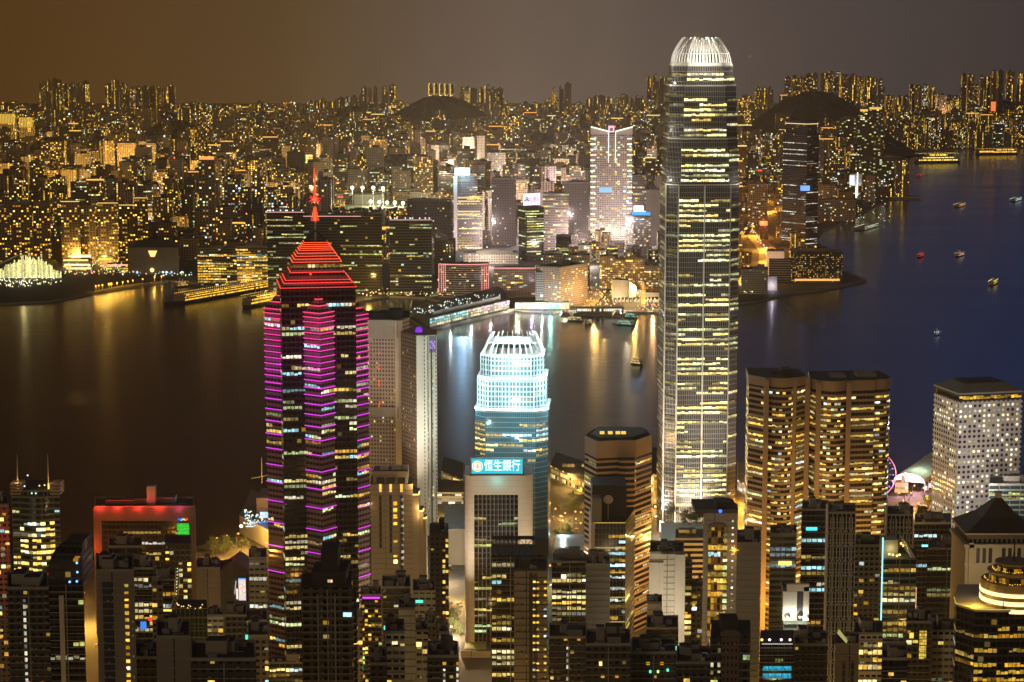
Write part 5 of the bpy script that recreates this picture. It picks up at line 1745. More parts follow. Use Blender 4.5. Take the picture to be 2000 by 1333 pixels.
# neon edge and roof terrace
t = byl('cyan neon edge')
pl, zt, Y = t['poly'], t['zt'], 1230
x0, x1 = pl[0][0], pl[1][0]
strip(t['root'], [(x0 - .2, Y - .5, P(1724, 1340, Y).z), (x0 - .2, Y - .5, P(1728, 1050, Y).z)], .45, (.55, 1.5, 1.55), 'neon_edge')
MB().box(x0, x0 + 9, Y + 1, Y + 12, zt, P(1740, 1056, Y).z).build('lift_tower', CONC_L, t['root'])
m = MB()
m.prism([(x1 - 3, Y + 2), (x1, Y + 2), (x1, Y + 22), (x1 - 3, Y + 22)], zt, zt + 9, 0, 0, poly2=[(x1 - 6, Y + 2), (x1 - 5.4, Y + 2), (x1 - 5.4, Y + 22), (x1 - 6, Y + 22)])
m.build('sloping_screen', CONC_L, t['root'])
m = MB()
for px, py in ((1737, 1083), (1744, 1084), (1752, 1086), (1760, 1062), (1764, 1066), (1757, 1084)):
    m.ball(P(px, py, Y + 1), .7, 0, (2.2, 1.7, .5))
m.build('roof_lamps', GLOW, t['root'])
lamp('POINT', (P(1756, 1080, Y).x, Y + 6, zt + 5), (1, .8, .22), 1400, .6, name='terrace_lamp')
lamp('POINT', (P(1740, 1075, Y).x, Y - 2, zt + 6), (1, .85, .3), 500, .4, name='terrace_lamp')
m = MB()
for i in range(40):
    z = P(1786, 1150, Y).z - i * 1.1
    m.box(x1 + .1, x1 + .5, Y - .4, Y, z, z + .7, c=random.choice(((1.5, .3, .2), (1.4, 1.1, .4), (1.2, .5, 1), (1.6, .8, .2))))
m.build('light_column', GLOW, t['root'])
# lattice fins
for lab, n_ in (('taller lattice', 9), ('smaller tower behind', 8)):
    t = byl(lab)
    pl, zt = t['poly'], t['zt']
    A, B = Vector(pl[0]), Vector(pl[1])
    zlow = P(1640, 1335, A.y).z
    for j in range(n_ + 1):
        q = A + (B - A) * (j / n_)
        m = MB()
        z, s_ = zt - 2, 1
        while z > max(zlow, zt - 160):
            dx = (B - A).length / n_ * .5
            m.bar((q.x, q.y - .5, z), (q.x, q.y - .5, z - 7), .28)
            if j < n_:
                m.bar((q.x, q.y - .5, z - 7), (q.x + dx, q.y - .5, z - 7 - 2.2), .24)
                m.bar((q.x + dx, q.y - .5, z - 9.2), (q.x + 2 * dx, q.y - .5, z - 7), .24) if (j % 2) else None
            z -= 9
        m.build('zigzag_fin', CONC_L, t['root'])
    MB().box(A.x - .8, A.x, A.y - 1, A.y + 3, t['zb'], zt + 6).build('edge_pier', CONC_L, t['root'])
# gold atrium
t = byl('gold-lit atrium')
Y = 1080
m = MB()
for i in range(4):
    for j in range(10):
        x_ = P(1797, 1200, Y).x + i * .95
        z_ = P(1797, 1288, Y).z + j * 1.55
        s_ = random.uniform(.4, 1.1)
        m.face([(x_, Y - .2, z_), (x_ + .8, Y - .2, z_), (x_ + .8, Y - .2, z_ + 1.3), (x_, Y - .2, z_ + 1.3)], c=(1.1 * s_, .72 * s_, .08 * s_))
m.build('atrium_glass', GLOW, t['root'])
# skylight house
t = byl('sloping yellow skylight')
pl, zt, Y = t['poly'], t['zt'], 1000
x0, x1 = pl[0][0], pl[1][0]
m = MB()
m.face([(x0 + 1, Y + 3, zt + 5.5), (x0 + 5.5, Y + 1, zt + .6), (x0 + 7, Y + 8, zt + .6), (x0 + 3, Y + 10, zt + 5.5)], c=(.42, .38, .12))
m.face([(x0, Y + .5, zt), (x0 + 5.5, Y + 1, zt + .6), (x0 + 1, Y + 3, zt + 5.5)], 1)
m.face([(x0, Y + .5, zt), (x0 + 1, Y + 3, zt + 5.5), (x0 + 3, Y + 10, zt + 5.5), (x0, Y + 12, zt)], 1)
m.build('skylight', [GLOW, DARK], t['root'])
for px in (1645, 1662):
    MB().box(P(px, 1300, Y).x, P(px + 6, 1300, Y).x, Y - .1, Y - .02, P(px, 1340, Y).z, P(px, 1292, Y).z).build('dark_slot', HULL, t['root'])
# poster
t = byl('bright poster')
pl, zt, Y = t['poly'], t['zt'], 1380
m = MB()
m.prism([(pl[0][0], Y), (pl[1][0], Y), (pl[1][0], Y + 30), (pl[0][0], Y + 30)], zt, zt + 8, 0, 0, poly2=[(pl[0][0] + 10, Y + 2), (pl[0][0] + 11, Y + 2), (pl[0][0] + 11, Y + 28), (pl[0][0] + 10, Y + 28)])
m.build('gable_roof', CONC, t['root'])
bx0, bx1 = P(466, 1150, Y - 1).x, P(480, 1150, Y - 1).x
bz0, bz1 = P(470, 1172, Y).z, P(470, 1129, Y).z
m = MB()
for i in range(6):
    for j in range(16):
        f = j / 16
        c_ = (.15, .5, 1.2) if f > .9 else (random.uniform(.6, 1.4), random.uniform(.45, 1.1), random.uniform(.4, 1.0)) if .2 < f < .75 else (.9, .75, .75)
        m.face([(bx0 + (bx1 - bx0) * i / 6, Y - 1.3, bz0 + (bz1 - bz0) * j / 16), (bx0 + (bx1 - bx0) * (i + 1) / 6, Y - 1.3, bz0 + (bz1 - bz0) * j / 16), (bx0 + (bx1 - bx0) * (i + 1) / 6, Y - 1.3, bz0 + (bz1 - bz0) * (j + 1) / 16), (bx0 + (bx1 - bx0) * i / 6, Y - 1.3, bz0 + (bz1 - bz0) * (j + 1) / 16)], c=c_)
m.build('poster', GLOW, t['root'])
MB().box(bx0 - .5, bx1 + .5, Y - 1.2, Y - .4, bz0 - .5, bz1 + .5).build('poster_back', METAL, t['root'])
strip(t['root'], [(P(461, 1130, Y).x, Y - .6, bz1 - 2), (P(459, 1170, Y).x, Y - .6, bz0 + 4)], .22, (.9, .85, .7), 'light_strip')
# netted building site with a lattice crane
t = tower('building_site', 'unfinished block wrapped in dark green netting beside a lit crane', 'building site', 336, 405, 1196, 1060, m=plain('green_netting', (.02, .05, .035), .9), p=0, kit=0, D=24)
pl, zt = t['poly'], t['zt']
m = MB()
for i in range(9):
    xx = pl[0][0] + (pl[1][0] - pl[0][0]) * i / 8
    m.bar((xx, 1059.5, zt - 30), (xx, 1059.5, zt + 3), .12)
for j in range(6):
    m.bar((pl[0][0], 1059.5, zt + 2 - j * 5), (pl[1][0], 1059.5, zt + 2 - j * 5), .12)
m.build('scaffold', METAL, t['root'])
m = MB()
for i in range(14):
    q = P(random.uniform(345, 400), random.uniform(1178, 1196), 1066)
    m.ball(q, .35, 0, (1.4, 1.0, .3))
for i in range(12):
    q = P(random.uniform(345, 370), random.uniform(1216, 1226), 1059)
    m.ball(q, .4, 0, (.9, 1.1, .4))
m.build('work_lamps', GLOW, t['root'])
crane = thing('tower_crane', 'lamplit lattice crane leaning over the netted building site', 'crane', P(347, 1200, 1058))
m = MB()
A, B = P(347, 1110, 1058), P(345, 1160, 1058)
C = P(336, 1192, 1058)
for p_, q_ in ((A, B), (B, C)):
    d = (q_ - p_)
    n_ = max(3, int(d.length / 2.2))
    s_ = Vector((1.1, 0, 0))
    for off in (s_, -s_):
        m.bar(p_ + off, q_ + off, .14)
    for i in range(n_):
        a, b_ = p_ + d * (i / n_), p_ + d * ((i + 1) / n_)
        m.bar(a + s_, b_ - s_, .1)
        m.bar(a - s_, b_ + s_, .1)
m.build('lattice_jib', plain('crane_paint', (.55, .48, .25), .5), crane)
m = MB()
for i in range(9):
    m.ball(A + (B - A) * (i / 8) + Vector((0, -.8, 0)), .28, 0, (1.3, 1.1, .6))
m.build('jib_lamps', GLOW, crane)
lamp('POINT', B + Vector((0, -3, 4)), (1, .85, .5), 160, .4, name='crane_lamp')
# spired cream tower with a pyramid roof
Y = 1290
sp2 = plan(1888, 2040, 1062, Y, yaw=8, xc=1893)
zt = P(1950, 1065, Y).z
py_ = thing('pyramid_tower', 'cream stone tower with a dark pyramid roof and little lantern at the right edge', 'office tower', (*centre(sp2), 0))
xa = P(1886, 1070, Y).x
xb = P(2030, 1070, Y).x
pp = [(xa, Y), (xb, Y), (xb, Y + 42), (xa, Y + 42)]
STONE = plain('cream_ashlar', (.52, .44, .33), .85)
lamp('POINT', (P(1925, 1120, 1262).x, 1262, P(1925, 1120, 1262).z), (1, .78, .42), 9e3, 1, name='stone_fill_lamp')  # added lamp, gives the stone the glow of the gold rings
MB().prism(pp, 0, zt, 0, 1).build('facade', [STONE, DARK], py_)
MB().prism(grow(pp, 1.2), zt - 1.5, zt + .6, 0, 0).build('cornice', STONE, py_)
MB().prism(grow(pp, -1.5), zt + .6, zt + 6.5, 0, 0).build('top_storey', [facade('loggia', (.14, .11, .09), cw=3, fh=6, fx=(.2, .8), fy=(.2, .8))], py_)
gp2 = grow(pp, .4)
MB().prism(gp2, zt + 6.5, zt + 7.4, 0, 0).build('eaves', STONE, py_)
ca = P(1950, 972, Y + 21)
apex = [(ca.x + a, Y + 21 + b_) for a, b_ in ((-2, -2), (2, -2), (2, 2), (-2, 2))]
q1 = grow(pp, .2)
mid = [tuple(Vector(apex[i]) + (Vector(q1[i]) - Vector(apex[i])) * .45) for i in range(4)]
RT = plain('dark_slate', (.055, .048, .045), .6)
zr0, zr1 = zt + 7.4, ca.z
m = MB()
m.prism(q1, zr0, zr0 + (zr1 - zr0) * .42, 0, 0, poly2=mid, cap=False)
m.prism(mid, zr0 + (zr1 - zr0) * .42, zr1, 0, 0, poly2=apex)
m.build('roof', RT, py_)
m = MB()
m.box(ca.x - 1.7, ca.x + 1.7, Y + 19.3, Y + 22.7, zr1, zr1 + 2.8)
m.box(ca.x - 2.4, ca.x + 2.4, Y + 18.6, Y + 23.4, zr1 + 2.8, zr1 + 3.5)
m.bar((ca.x, Y + 21, zr1 + 3.5), (ca.x, Y + 21, zr1 + 10), .35, r2=.08)
m.build('lantern', STONE, py_)
for px in (1910, 1922, 1934, 1960, 1972, 1990):
    MB().box(P(px - 3.5, 1090, Y).x, P(px + 3.5, 1090, Y).x, Y - .12, Y - .03, P(px, 1100, Y).z, P(px, 1071, Y).z).build('dark_window', HULL, py_)
for px in (1898, 1947):
    m = MB()
    q = P(px, 1066, Y - .15)
    for i in range(8):
        t0, t1 = 2 * math.pi * i / 8, 2 * math.pi * (i + 1) / 8
        m.face([(q.x, Y - .15, q.z), (q.x + .9 * math.cos(t0), Y - .15, q.z + .9 * math.sin(t0)), (q.x + .9 * math.cos(t1), Y - .15, q.z + .9 * math.sin(t1))][::-1])
    m.build('round_window', HULL, py_)
MB().box(xa - .6, xb, Y - .6, Y, P(1950, 1104, Y).z, P(1950, 1100, Y).z).build('belt_course', STONE, py_)
MB().box(xa + 2, xa + 5, Y - 1.2, Y - .02, 0, P(1895, 1060, Y).z).build('corner_pier', STONE, py_)
# gold-ringed building
Y = 1030
rg = thing('ringed_building', 'dark faceted block with glowing gold rings round its rooftop drum, bottom right corner', 'office block', (P(1960, 1200, Y).x, Y + 20, 20))
dk = [tuple(P(x, 1190, Y + d)[:2]) for x, d in ((1864, 24), (1868, 12), (1905, 1), (1950, 0), (2050, 2), (2050, 50), (1870, 50))]
zt = P(1930, 1196, Y).z
MB().prism(dk, 20, zt, 0, 1).build('facade', [MATS['dark_glass'], plain('terrace_deck', (.36, .28, .16))], rg)
m = MB()
m.prism(grow(dk, .3), zt, zt + 1, 0, 0)
m.build('parapet', CONC_L, rg)
strip(rg, [(*p_, zt + 1.3) for p_ in grow(dk, .4)[:5]], .16, (1.0, .62, .05), 'edge_light')
n = len(dk)
for i in (0, 1, 2, 3):
    runs(rg, dk[i], dk[i + 1], P(1930, 1336, Y).z, zt - 5, 2.0, 3.7, 'office', .7, 'gold', (.06, .94, .3, .85), .55, .15)
cd = P(1978, 1170, Y + 16)


def ring_pts(r, a0_, a1_, n_=20, sy=1.):
    return [(cd.x + r * math.cos(R(a0_ + (a1_ - a0_) * i / n_)), cd.y + r * sy * math.sin(R(a0_ + (a1_ - a0_) * i / n_))) for i in range(n_ + 1)]


rd = (P(1978, 1150, Y).x - P(1914, 1150, Y).x)
MB().prism(ring_pts(rd, 0, 345, 23), zt, P(1978, 1152, Y).z, 0, 1).build('drum', [plain('drum_wall', (.30, .22, .12)), DARK], rg)
for (ya, yb_) in ((1146, 1153), (1161, 1169), (1176, 1183)):
    za, zb_ = P(1914, yb_, Y + 16).z, P(1914, ya, Y + 16).z
    o, i_ = ring_pts(rd + .35, 150, 300), ring_pts(rd + .05, 150, 300)
    m = MB()
    for k_ in range(len(o) - 1):
        m.face([(*o[k_], za), (*o[k_ + 1], za), (*o[k_ + 1], zb_), (*o[k_], zb_)], c=(2.2, 1.5, .62))
        m.face([(*o[k_], zb_), (*o[k_ + 1], zb_), (*i_[k_ + 1], zb_), (*i_[k_], zb_)], c=(2.2, 1.5, .62))
    m.build('light_ring', GLOW, rg)
zz = P(1978, 1152, Y).z
for r_, z0, z1 in ((rd * .99, zz, zz + 1.2), (rd * .80, zz + 5, zz + 6.2), (rd * .58, zz + 9.5, zz + 10.5)):
    MB().prism(ring_pts(r_, 0, 345, 23), z0, z1, 0, 0).build('drum_tier', MATS['drum_wall'], rg)
MB().prism(ring_pts(rd * .74, 0, 345, 23), zz + 1.2, zz + 5, 0, 0).build('drum_storey', [MATS['amber_glass']], rg)
MB().prism(ring_pts(rd * .5, 0, 345, 23), zz + 6.2, zz + 9.5, 0, 0).build('drum_storey', [MATS['amber_glass']], rg)
m = MB()
for a in range(160, 300, 5):
    for r_, z in ((rd * .88, zz + 1.6), (rd * .64, zz + 6.6)):
        if random.random() < .75:
            m.ball((cd.x + r_ * math.cos(R(a)), cd.y + r_ * math.sin(R(a)), z + random.uniform(0, .8)), random.uniform(.14, .3), 0, (1.7, 1.0, .15))
m.build('terrace_lamps', GLOW, rg)
MB().bar((cd.x, cd.y, zz + 10), (cd.x, cd.y, zz + 24), .7, 0, n=8, r2=.1).build('spire', DARK, rg)
lamp('POINT', (cd.x - rd - 5, cd.y - 9, zt + 5), (1, .62, .08), 4000, .8, name='terrace_lamp')
lamp('POINT', (cd.x - 3, cd.y - rd - 5, zz + 3), (1, .62, .12), 350, .5, name='terrace_lamp')
MB().box(P(1960, 1180, Y).x, P(2050, 1180, Y).x, Y + 1.5, Y + 14, zt, P(1970, 1178, Y).z).build('stair_block', plain('dark_stone', (.10, .08, .06)), rg)
# small shop signs hung on the near blocks
for s_, x0, x1, y0, y1, c_ in (('lit bands right behind', 275, 286, 1214, 1229, (.05, .28, .95)), ('lit bands right behind', 290, 299, 1206, 1212, (1.6, .08, .05)), ('gabled', 462, 465, 1150, 1170, (1.2, 1.1, .9)), ('few windows in front', 750, 756, 1222, 1230, (.1, 1.2, 1.5)), ('ribbon windows right below', 812, 826, 1172, 1177, (.15, 1.3, .9)), ('cyan and gold window columns', 480, 484, 1240, 1262, (.1, 1.4, .8)), ('purple-strip', 706, 709, 1280, 1310, (.1, 1.5, .4)), ('purple-strip', 708, 742, 1166, 1169, (1.2, .08, 1.3)), ('raked dark glass', 1096, 1106, 1122, 1130, (1.5, 1.4, 1.0)), ('shed-roofed', 1300, 1322, 1262, 1270, (.5, 1.3, 1.2)), ('lit top room', 1520, 1546, 1096, 1104, (1.6, 1.1, .25)), ('ribbons of yellow', 1574, 1596, 1030, 1036, (.1, 1.3, 1.4)), ('gold-lit atrium', 1776, 1784, 1236, 1246, (1.7, .9, .08)), ('green door lamps', 1268, 1272, 1309, 1314, (.2, 1.6, .8)), ('green door lamps', 1283, 1287, 1309, 1314, (.9, 1.6, .4)), ('green door lamps', 1302, 1306, 1306, 1311, (.2, 1.6, 1.0)), ('teal floors', 1800, 1826, 1064, 1068, (.5, 1.5, 1.5)), ('under the crane', 305, 340, 1190, 1194, (1.6, 1.0, .15)), ('sheds at the bottom', 1170, 1176, 1292, 1300, (1.6, 1.2, .3))):
    t = byl(s_)
    Yt = t['poly'][0][1]
    a, b_ = P(x0, y1, Yt), P(x1, y0, Yt)
    MB().box(a.x, b_.x, Yt - .75, Yt - .45, a.z, b_.z, c=c_).build('shop_sign', GLOW, t['root'])
# billboards and lamps scattered in the street canyons
lamp('POINT', (P(172, 1230, 1500).x, 1500, 22), (1, .52, .08), 2.5e5, 3, name='street_and_fill_light')
for px, py, pw, c_ in ((440, 1095, 5e4, (1, .48, .08)), (480, 1075, 4e4, (1, .5, .08)), (880, 1015, 6e4, (1, .6, .15)), (890, 1180, 7e4, (1, .58, .15)), (885, 1250, 8e4, (1, .66, .35)), (870, 1140, 4e4, (1, .7, .4)), (1105, 1015, 3e4, (1, .52, .10)), (1112, 955, 3e4, (1, .55, .12)), (1095, 1050, 2e4, (1, .6, .2)), (1135, 985, 2e4, (1, .45, .06)), (1452, 985, 9e4, (1, .45, .05)), (1455, 1030, 9e4, (1, .45, .05)), (1100, 1075, 1.0e4, (.5, .9, 1)),
                       (1462, 1000, 8e4, (1, .5, .08)), (1280, 1000, 5e4, (1, .55, .1)), (1790, 1000, 9e4, (1, .46, .08)), (1770, 960, 5e4, (1, .45, .55)), (1810, 985, 5e4, (1, .5, .12)), (1340, 1045, 2e4, (1, .8, .5)), (1300, 1050, 2.5e4, (1, .8, .55)), (1085, 1150, 2e4, (1, .8, .25))):
    g_ = G(px, py)
    lamp('POINT', (g_.x, g_.y, 18), c_, pw * 2, 2, name='street_and_fill_light')
# ================================================================== near waterfront


def local_obj(root, pts):
    return pts


def block(name, label, cat, corners, z0, z1, mat, roof=None, group=None):
    """a building whose footprint corners are picture points on the ground"""
    pl = [tuple(G(x, y)[:2]) for x, y in corners]
    if sum(pl[i][0] * pl[(i + 1) % len(pl)][1] - pl[(i + 1) % len(pl)][0] * pl[i][1] for i in range(len(pl))) < 0:
        pl = pl[::-1]
    root = thing(name, label, cat, (*centre(pl), z0), group)
    MB().prism(pl, z0, z1, 0, 1).build('facade', [mat, roof or DARK], root)
    return root, pl


GOLDF = facade('pier_front', (.35, .27, .16), (.04, .03, .02), cw=4, fh=5, fx=(.1, .9), fy=(.15, .85), lit=.75, cols=[(1, .70, .2), (1, .8, .35), (1, .6, .12)], k=1.3)
r_, pl = block('ferry_pier', 'long flat-roofed ferry pier with a gold-lit arcade left of the cyan bank sign', 'pier', ((862, 945), (905, 962), (905, 928), (866, 915)), 4, 16, GOLDF)
r_, pl = block('ferry_pier', 'long flat-roofed ferry pier with a gold-lit arcade right of the cyan tower', 'pier', ((1074, 935), (1140, 965), (1150, 930), (1086, 908)), 4, 17, GOLDF)
m = MB()
for i in range(12):
    q = P(random.uniform(1085, 1140), random.uniform(908, 925), 2010)
    m.box(q.x - 1.5, q.x + 1.5, q.y, q.y + 4, 17, 19.5)
m.build('roof_huts', CONC_L, r_)
r_, pl = block('ferry_pier', 'gold-lit pier house squeezed between the banded tower and the tallest tower', 'pier', ((1268, 985), (1296, 985), (1296, 930), (1268, 930)), 4, 32, GOLDF)
r_, pl = block('ferry_pier', 'white-lit pier house with a slanting roof right of the tallest tower', 'pier', ((1440, 958), (1466, 972), (1466, 925), (1440, 920)), 4, 14, facade('white_front', (.5, .5, .48), (.05, .05, .05), cw=4, fh=4, fx=(.1, .9), fy=(.2, .9), lit=.8, cols=[(.8, .95, 1), (1, .95, .8)], k=1.3), CONC_L)
r_, pl = block('terminal', 'curved white-railed terminal hall beside the gold-lit pier', 'terminal', ((850, 985), (905, 985), (905, 962), (852, 958)), 4, 15, facade('deck_front', (.4, .4, .38), (.03, .035, .04), cw=6, fh=3.6, fx=(.02, .98), fy=(.2, .7), lit=.55, cols=[(.85, 1, .95), (1, .9, .6)], k=1.1))
r_, pl = block('office_block', 'grey box building on the waterfront left of the bank slab', 'building', ((868, 1105), (910, 1105), (910, 1055), (868, 1055)), 4, 34, MATS['grey_blank'], CONC)
r_, pl = block('station_hall', 'low grey vaulted hall among the gardens right of the cyan tower', 'hall', ((1082, 1098), (1150, 1098), (1150, 1072), (1086, 1072)), 4, 16, MATS['grey_office'], METAL)
r_, pl = block('podium', 'white low shopping podium at the foot of the tallest tower', 'podium', ((1296, 1120), (1380, 1120), (1384, 1062), (1290, 1062)), 4, 22, MATS['banded_pale'], CONC_L)
m = MB()
q0, q1 = P(1289, 1008, 1760), P(1312, 1030, 1760)
strip_root = ifc
sign(ifc, (q0.x, 1764, 12), (q1.x, 1762, 8), 10, (1.7, 1.75, 1.5), 'lobby_screen')
# white-lit barge-like ferry terminal left of the neon tower
r_, pl = block('ferry_terminal', 'ferry terminal stacked with blue and white lit decks left of the neon tower', 'terminal', ((468, 1042), (530, 1075), (540, 1010), (492, 990)), 4, 20, MATS['grey_blank'], METAL)
a = P(498, 975, 1790)
MB().box(a.x, a.x + 26, 1800, 1840, 20, P(500, 968, 1810).z).build('upper_hall', plain('pinkish_wall', (.32, .22, .2)), r_)
MB().bar((a.x + 5, 1800, 46), (a.x + 5, 1800, 68), .4).build('antenna', METAL, r_)
MB().bar((a.x - 4, 1800, 50), (a.x + 22, 1800, 55), .3).build('boom', METAL, r_)
m = MB()
for i in range(90):
    px = random.uniform(476, 520)
    py = 1000 + (px - 476) * .45 + random.uniform(-8, 22)
    m.ball(P(px, py, 1765 + random.uniform(-6, 0)), random.uniform(.3, .8), 0, random.choice(((.5, .9, 1.8), (1.5, 1.8, 1.7), (.4, 1.2, 1.1), (1.6, 1.3, .6))))
m.ball(P(471, 1028, 1750), 1.6, 0, (2, 1.8, 1.2))
m.build('deck_lamps', GLOW, r_)
for px, py, w_, h_, c_ in ((508, 1012, 7, 5, (.35, .75, 1.5)), (492, 1024, 14, 2, (.04, .2, .7)), (480, 1030, 6, 1, (.9, .9, .9))):
    q = P(px, py, 1762)
    MB().box(q.x, q.x + w_, q.y, q.y + .6, q.z, q.z + h_, c=c_).build('deck_screen', GLOW, r_)

# observation wheel
cw_ = P(1703, 928, 1930)
wh = thing('observation_wheel', 'observation wheel glowing red and violet, half hidden behind the bay towers', 'ferris wheel', (cw_.x, cw_.y, 4))
rw = 22
m = MB()
for k_ in range(60):
    a0_, a1_ = 2 * math.pi * k_ / 60, 2 * math.pi * (k_ + 1) / 60
    f = (math.sin(a0_) + 1) / 2
    c_ = (1.7, .12 + .3 * (1 - f), .35 + 1.2 * (1 - f))
    m.bar((cw_.x + rw * math.cos(a0_), cw_.y, cw_.z + rw * math.sin(a0_)), (cw_.x + rw * math.cos(a1_), cw_.y, cw_.z + rw * math.sin(a1_)), .42, 0, c_)
m.build('rim', GLOW, wh)
m = MB()
for k_ in range(21):
    a = 2 * math.pi * k_ / 21
    m.bar((cw_.x, cw_.y, cw_.z), (cw_.x + rw * math.cos(a), cw_.y, cw_.z + rw * math.sin(a)), .12)
m.build('spokes', METAL, wh)
for k_ in range(21):
    a = 2 * math.pi * k_ / 21
    MB().ball((cw_.x + (rw - 2.4) * math.cos(a), cw_.y, cw_.z + (rw - 2.4) * math.sin(a)), .8, 0, (.35, .3, 1.2)).build('cabin', GLOW, wh)
m = MB()
for s in (-1, 1):
    m.bar((cw_.x + s * 13, cw_.y + 4, 4), (cw_.x, cw_.y, cw_.z), .7)
    m.bar((cw_.x + s * 13, cw_.y - 4, 4), (cw_.x, cw_.y, cw_.z), .7)
m.build('stand', WHITE, wh)
# barrel-roofed event tent
tp0, tp1 = G(1775, 960), G(1842, 912)
d = (tp1 - tp0)
d.z = 0
Lt = d.length
d.normalize()
nn = Vector((-d.y, d.x, 0))
tent = thing('event_tent', 'long white barrel-roofed event tent glowing pale green by the lit plaza', 'tent', tp0)
m, fr = MB(), MB()
wd, n_ = 15, 8
for i in range(n_):
    a, b_ = math.pi * i / n_, math.pi * (i + 1) / n_
    for s in range(10):
        A = [tp0 + d * (Lt * u / 10) + nn * (wd * math.cos(t)) + Vector((0, 0, 9 + 8 * math.sin(t))) for u, t in ((s, a), (s + 1, a), (s + 1, b_), (s, b_))]
        m.face(A[::-1])
m.build('canopy', plain('tent_cloth', (.7, .72, .66), .6), tent)
for s in (0, 10):
    fr.face([tp0 + d * (Lt * s / 10) + nn * (wd * math.cos(math.pi * i / n_)) + Vector((0, 0, 9 + 8 * math.sin(math.pi * i / n_))) for i in range(n_ + 1)])
for s in range(11):
    for k_ in (-1, 1):
        q = tp0 + d * (Lt * s / 10) + nn * (wd * k_)
        fr.bar(q, q + Vector((0, 0, 9)), .4)
fr.build('frame', WHITE, tent)
m = MB()
for s in range(9):
    q = tp0 + d * (Lt * (s + .5) / 9) - nn * (wd - .6)
    m.box(q.x - 1, q.x + 1, q.y - .3, q.y + .3, 5, 9, c=(1.3, 1.0, 1.5))
m.build('side_lights', GLOW, tent)
lamp('POINT', tp0 + d * 20 - nn * 6 + Vector((0, 0, 30)), (.75, 1, .7), 1.6e4, 2, name='tent_lamp')
lamp('POINT', tp0 + d * -8 - nn * 10 + Vector((0, 0, 12)), (.8, .55, 1), 1.2e4, 2, name='tent_lamp')
kiosk = tower('visitor_kiosk', 'lit white kiosk row along the plaza edge beside the observation wheel', 'kiosk', 1748, 1774, 944, 1955, m='white_blank', D=8, kit=1, p=.9, pal='white', fh=4, k=1.0, yb=955)

# street lamps, cars and trees along the visible roads and squares
lampm = MB()


def make_lamp():
    o = thing('street_lamp', 'tall grey street lamp with a gold head', 'street lamp', (0, 0, 0), 'street lamps of the waterfront roads')
    MB().bar((0, 0, 0), (0, 0, 10), .16, r2=.1).build('pole', METAL, o)
    a_ = MB().bar((0, 0, 10), (1.6, 0, 10.4), .09).build('arm', METAL, o)
    MB().ball((1.7, 0, 10.2), .75, 0, (2.6, 1.25, .25)).build('lamp_head', GLOW, a_)
    return o


LP = []
for k_, (pts, wd) in ROADS.items():
    q = [G(x, y) for x, y in pts]
    for a, b_ in zip(q, q[1:]):
        n_ = max(1, int((b_ - a).length / 17))
        for i in range(n_):
            dd = (b_ - a).normalized()
            p_ = a + (b_ - a) * ((i + .5) / n_) + Vector((-dd.y, dd.x, 0)) * (wd / 2 + 1.5) * (1 if i % 2 else -1)
            LP.append((p_, math.atan2(dd.x, -dd.y) + (math.pi if i % 2 else 0)))
for px, py in ((1760, 1000), (1775, 985), (1790, 1005), (1752, 985), (1768, 975), (1800, 975), (1782, 970), (420, 1075), (440, 1070), (462, 1066), (1100, 1025), (1120, 1022), (1140, 1020), (1095, 1040), (1130, 1045)):
    LP.append((G(px, py), 0))


def visible(p, z=8):
    v = Vector((p.x, p.y, p.z + z)) - Vector((0, 0, H))
    cz, cx_, cy_ = v.y * CP - v.z * SP, v.x, v.y * SP + v.z * CP
    if cz <= 0 or abs(cx_ / cz) > .243 or abs(cy_ / cz) > .164:
        return False
    hit, *_ = SC.ray_cast(bpy.context.evaluated_depsgraph_get(), Vector((0, 0, H)), v.normalized(), distance=v.length - .6)
    return not hit


bpy.context.view_layer.update()
LP = [(p, a) for p, a in LP if visible(p, 10)]
proto = make_lamp()
kids(proto)
for i, (p_, a) in enumerate(LP):
    o = proto if i == 0 else copy_tree(proto, p_, a)
    o.location = p_
    o.rotation_euler = (0, 0, a)


def make_car(col_name, col):
    o = thing('car', 'small %s car with its lamps on, on a lit waterfront road' % col_name, 'car', (0, 0, 0), 'cars on the waterfront roads')
    b = MB()
    prof = [(-2.2, .35), (2.2, .35), (2.2, .8), (1.2, .95), (.6, 1.45), (-1.2, 1.45), (-2.0, .95), (-2.2, .9)]
    for y in (-.85, .85):
        f = [(x, y, z) for x, z in prof]
        b.face(f if y < 0 else f[::-1])
    for (xa, za), (xb, zb_) in zip(prof, prof[1:] + prof[:1]):
        b.face([(xa, -.85, za), (xa, .85, za), (xb, .85, zb_), (xb, -.85, zb_)])
    b.build('body', plain('car_' + col_name, col, .3), o)
    MB().box(-1.15, .55, -.87, .87, 1.0, 1.38).build('glazing', HULL, o)
    for x in (-1.4, 1.4):
        for y in (-.8, .8):
            w = MB()
            w.bar((x, y - .1, .34), (x, y + .1, .34), .34, n=10)
            w.build('wheel', HULL, o)
    for y in (-.6, .6):
        MB().ball((2.2, y, .65), .22, 0, (3, 2.7, 1.9)).build('headlight', GLOW, o)
        MB().ball((-2.2, y, .75), .18, 0, (2.2, .1, .05)).build('taillight', GLOW, o)
    return o


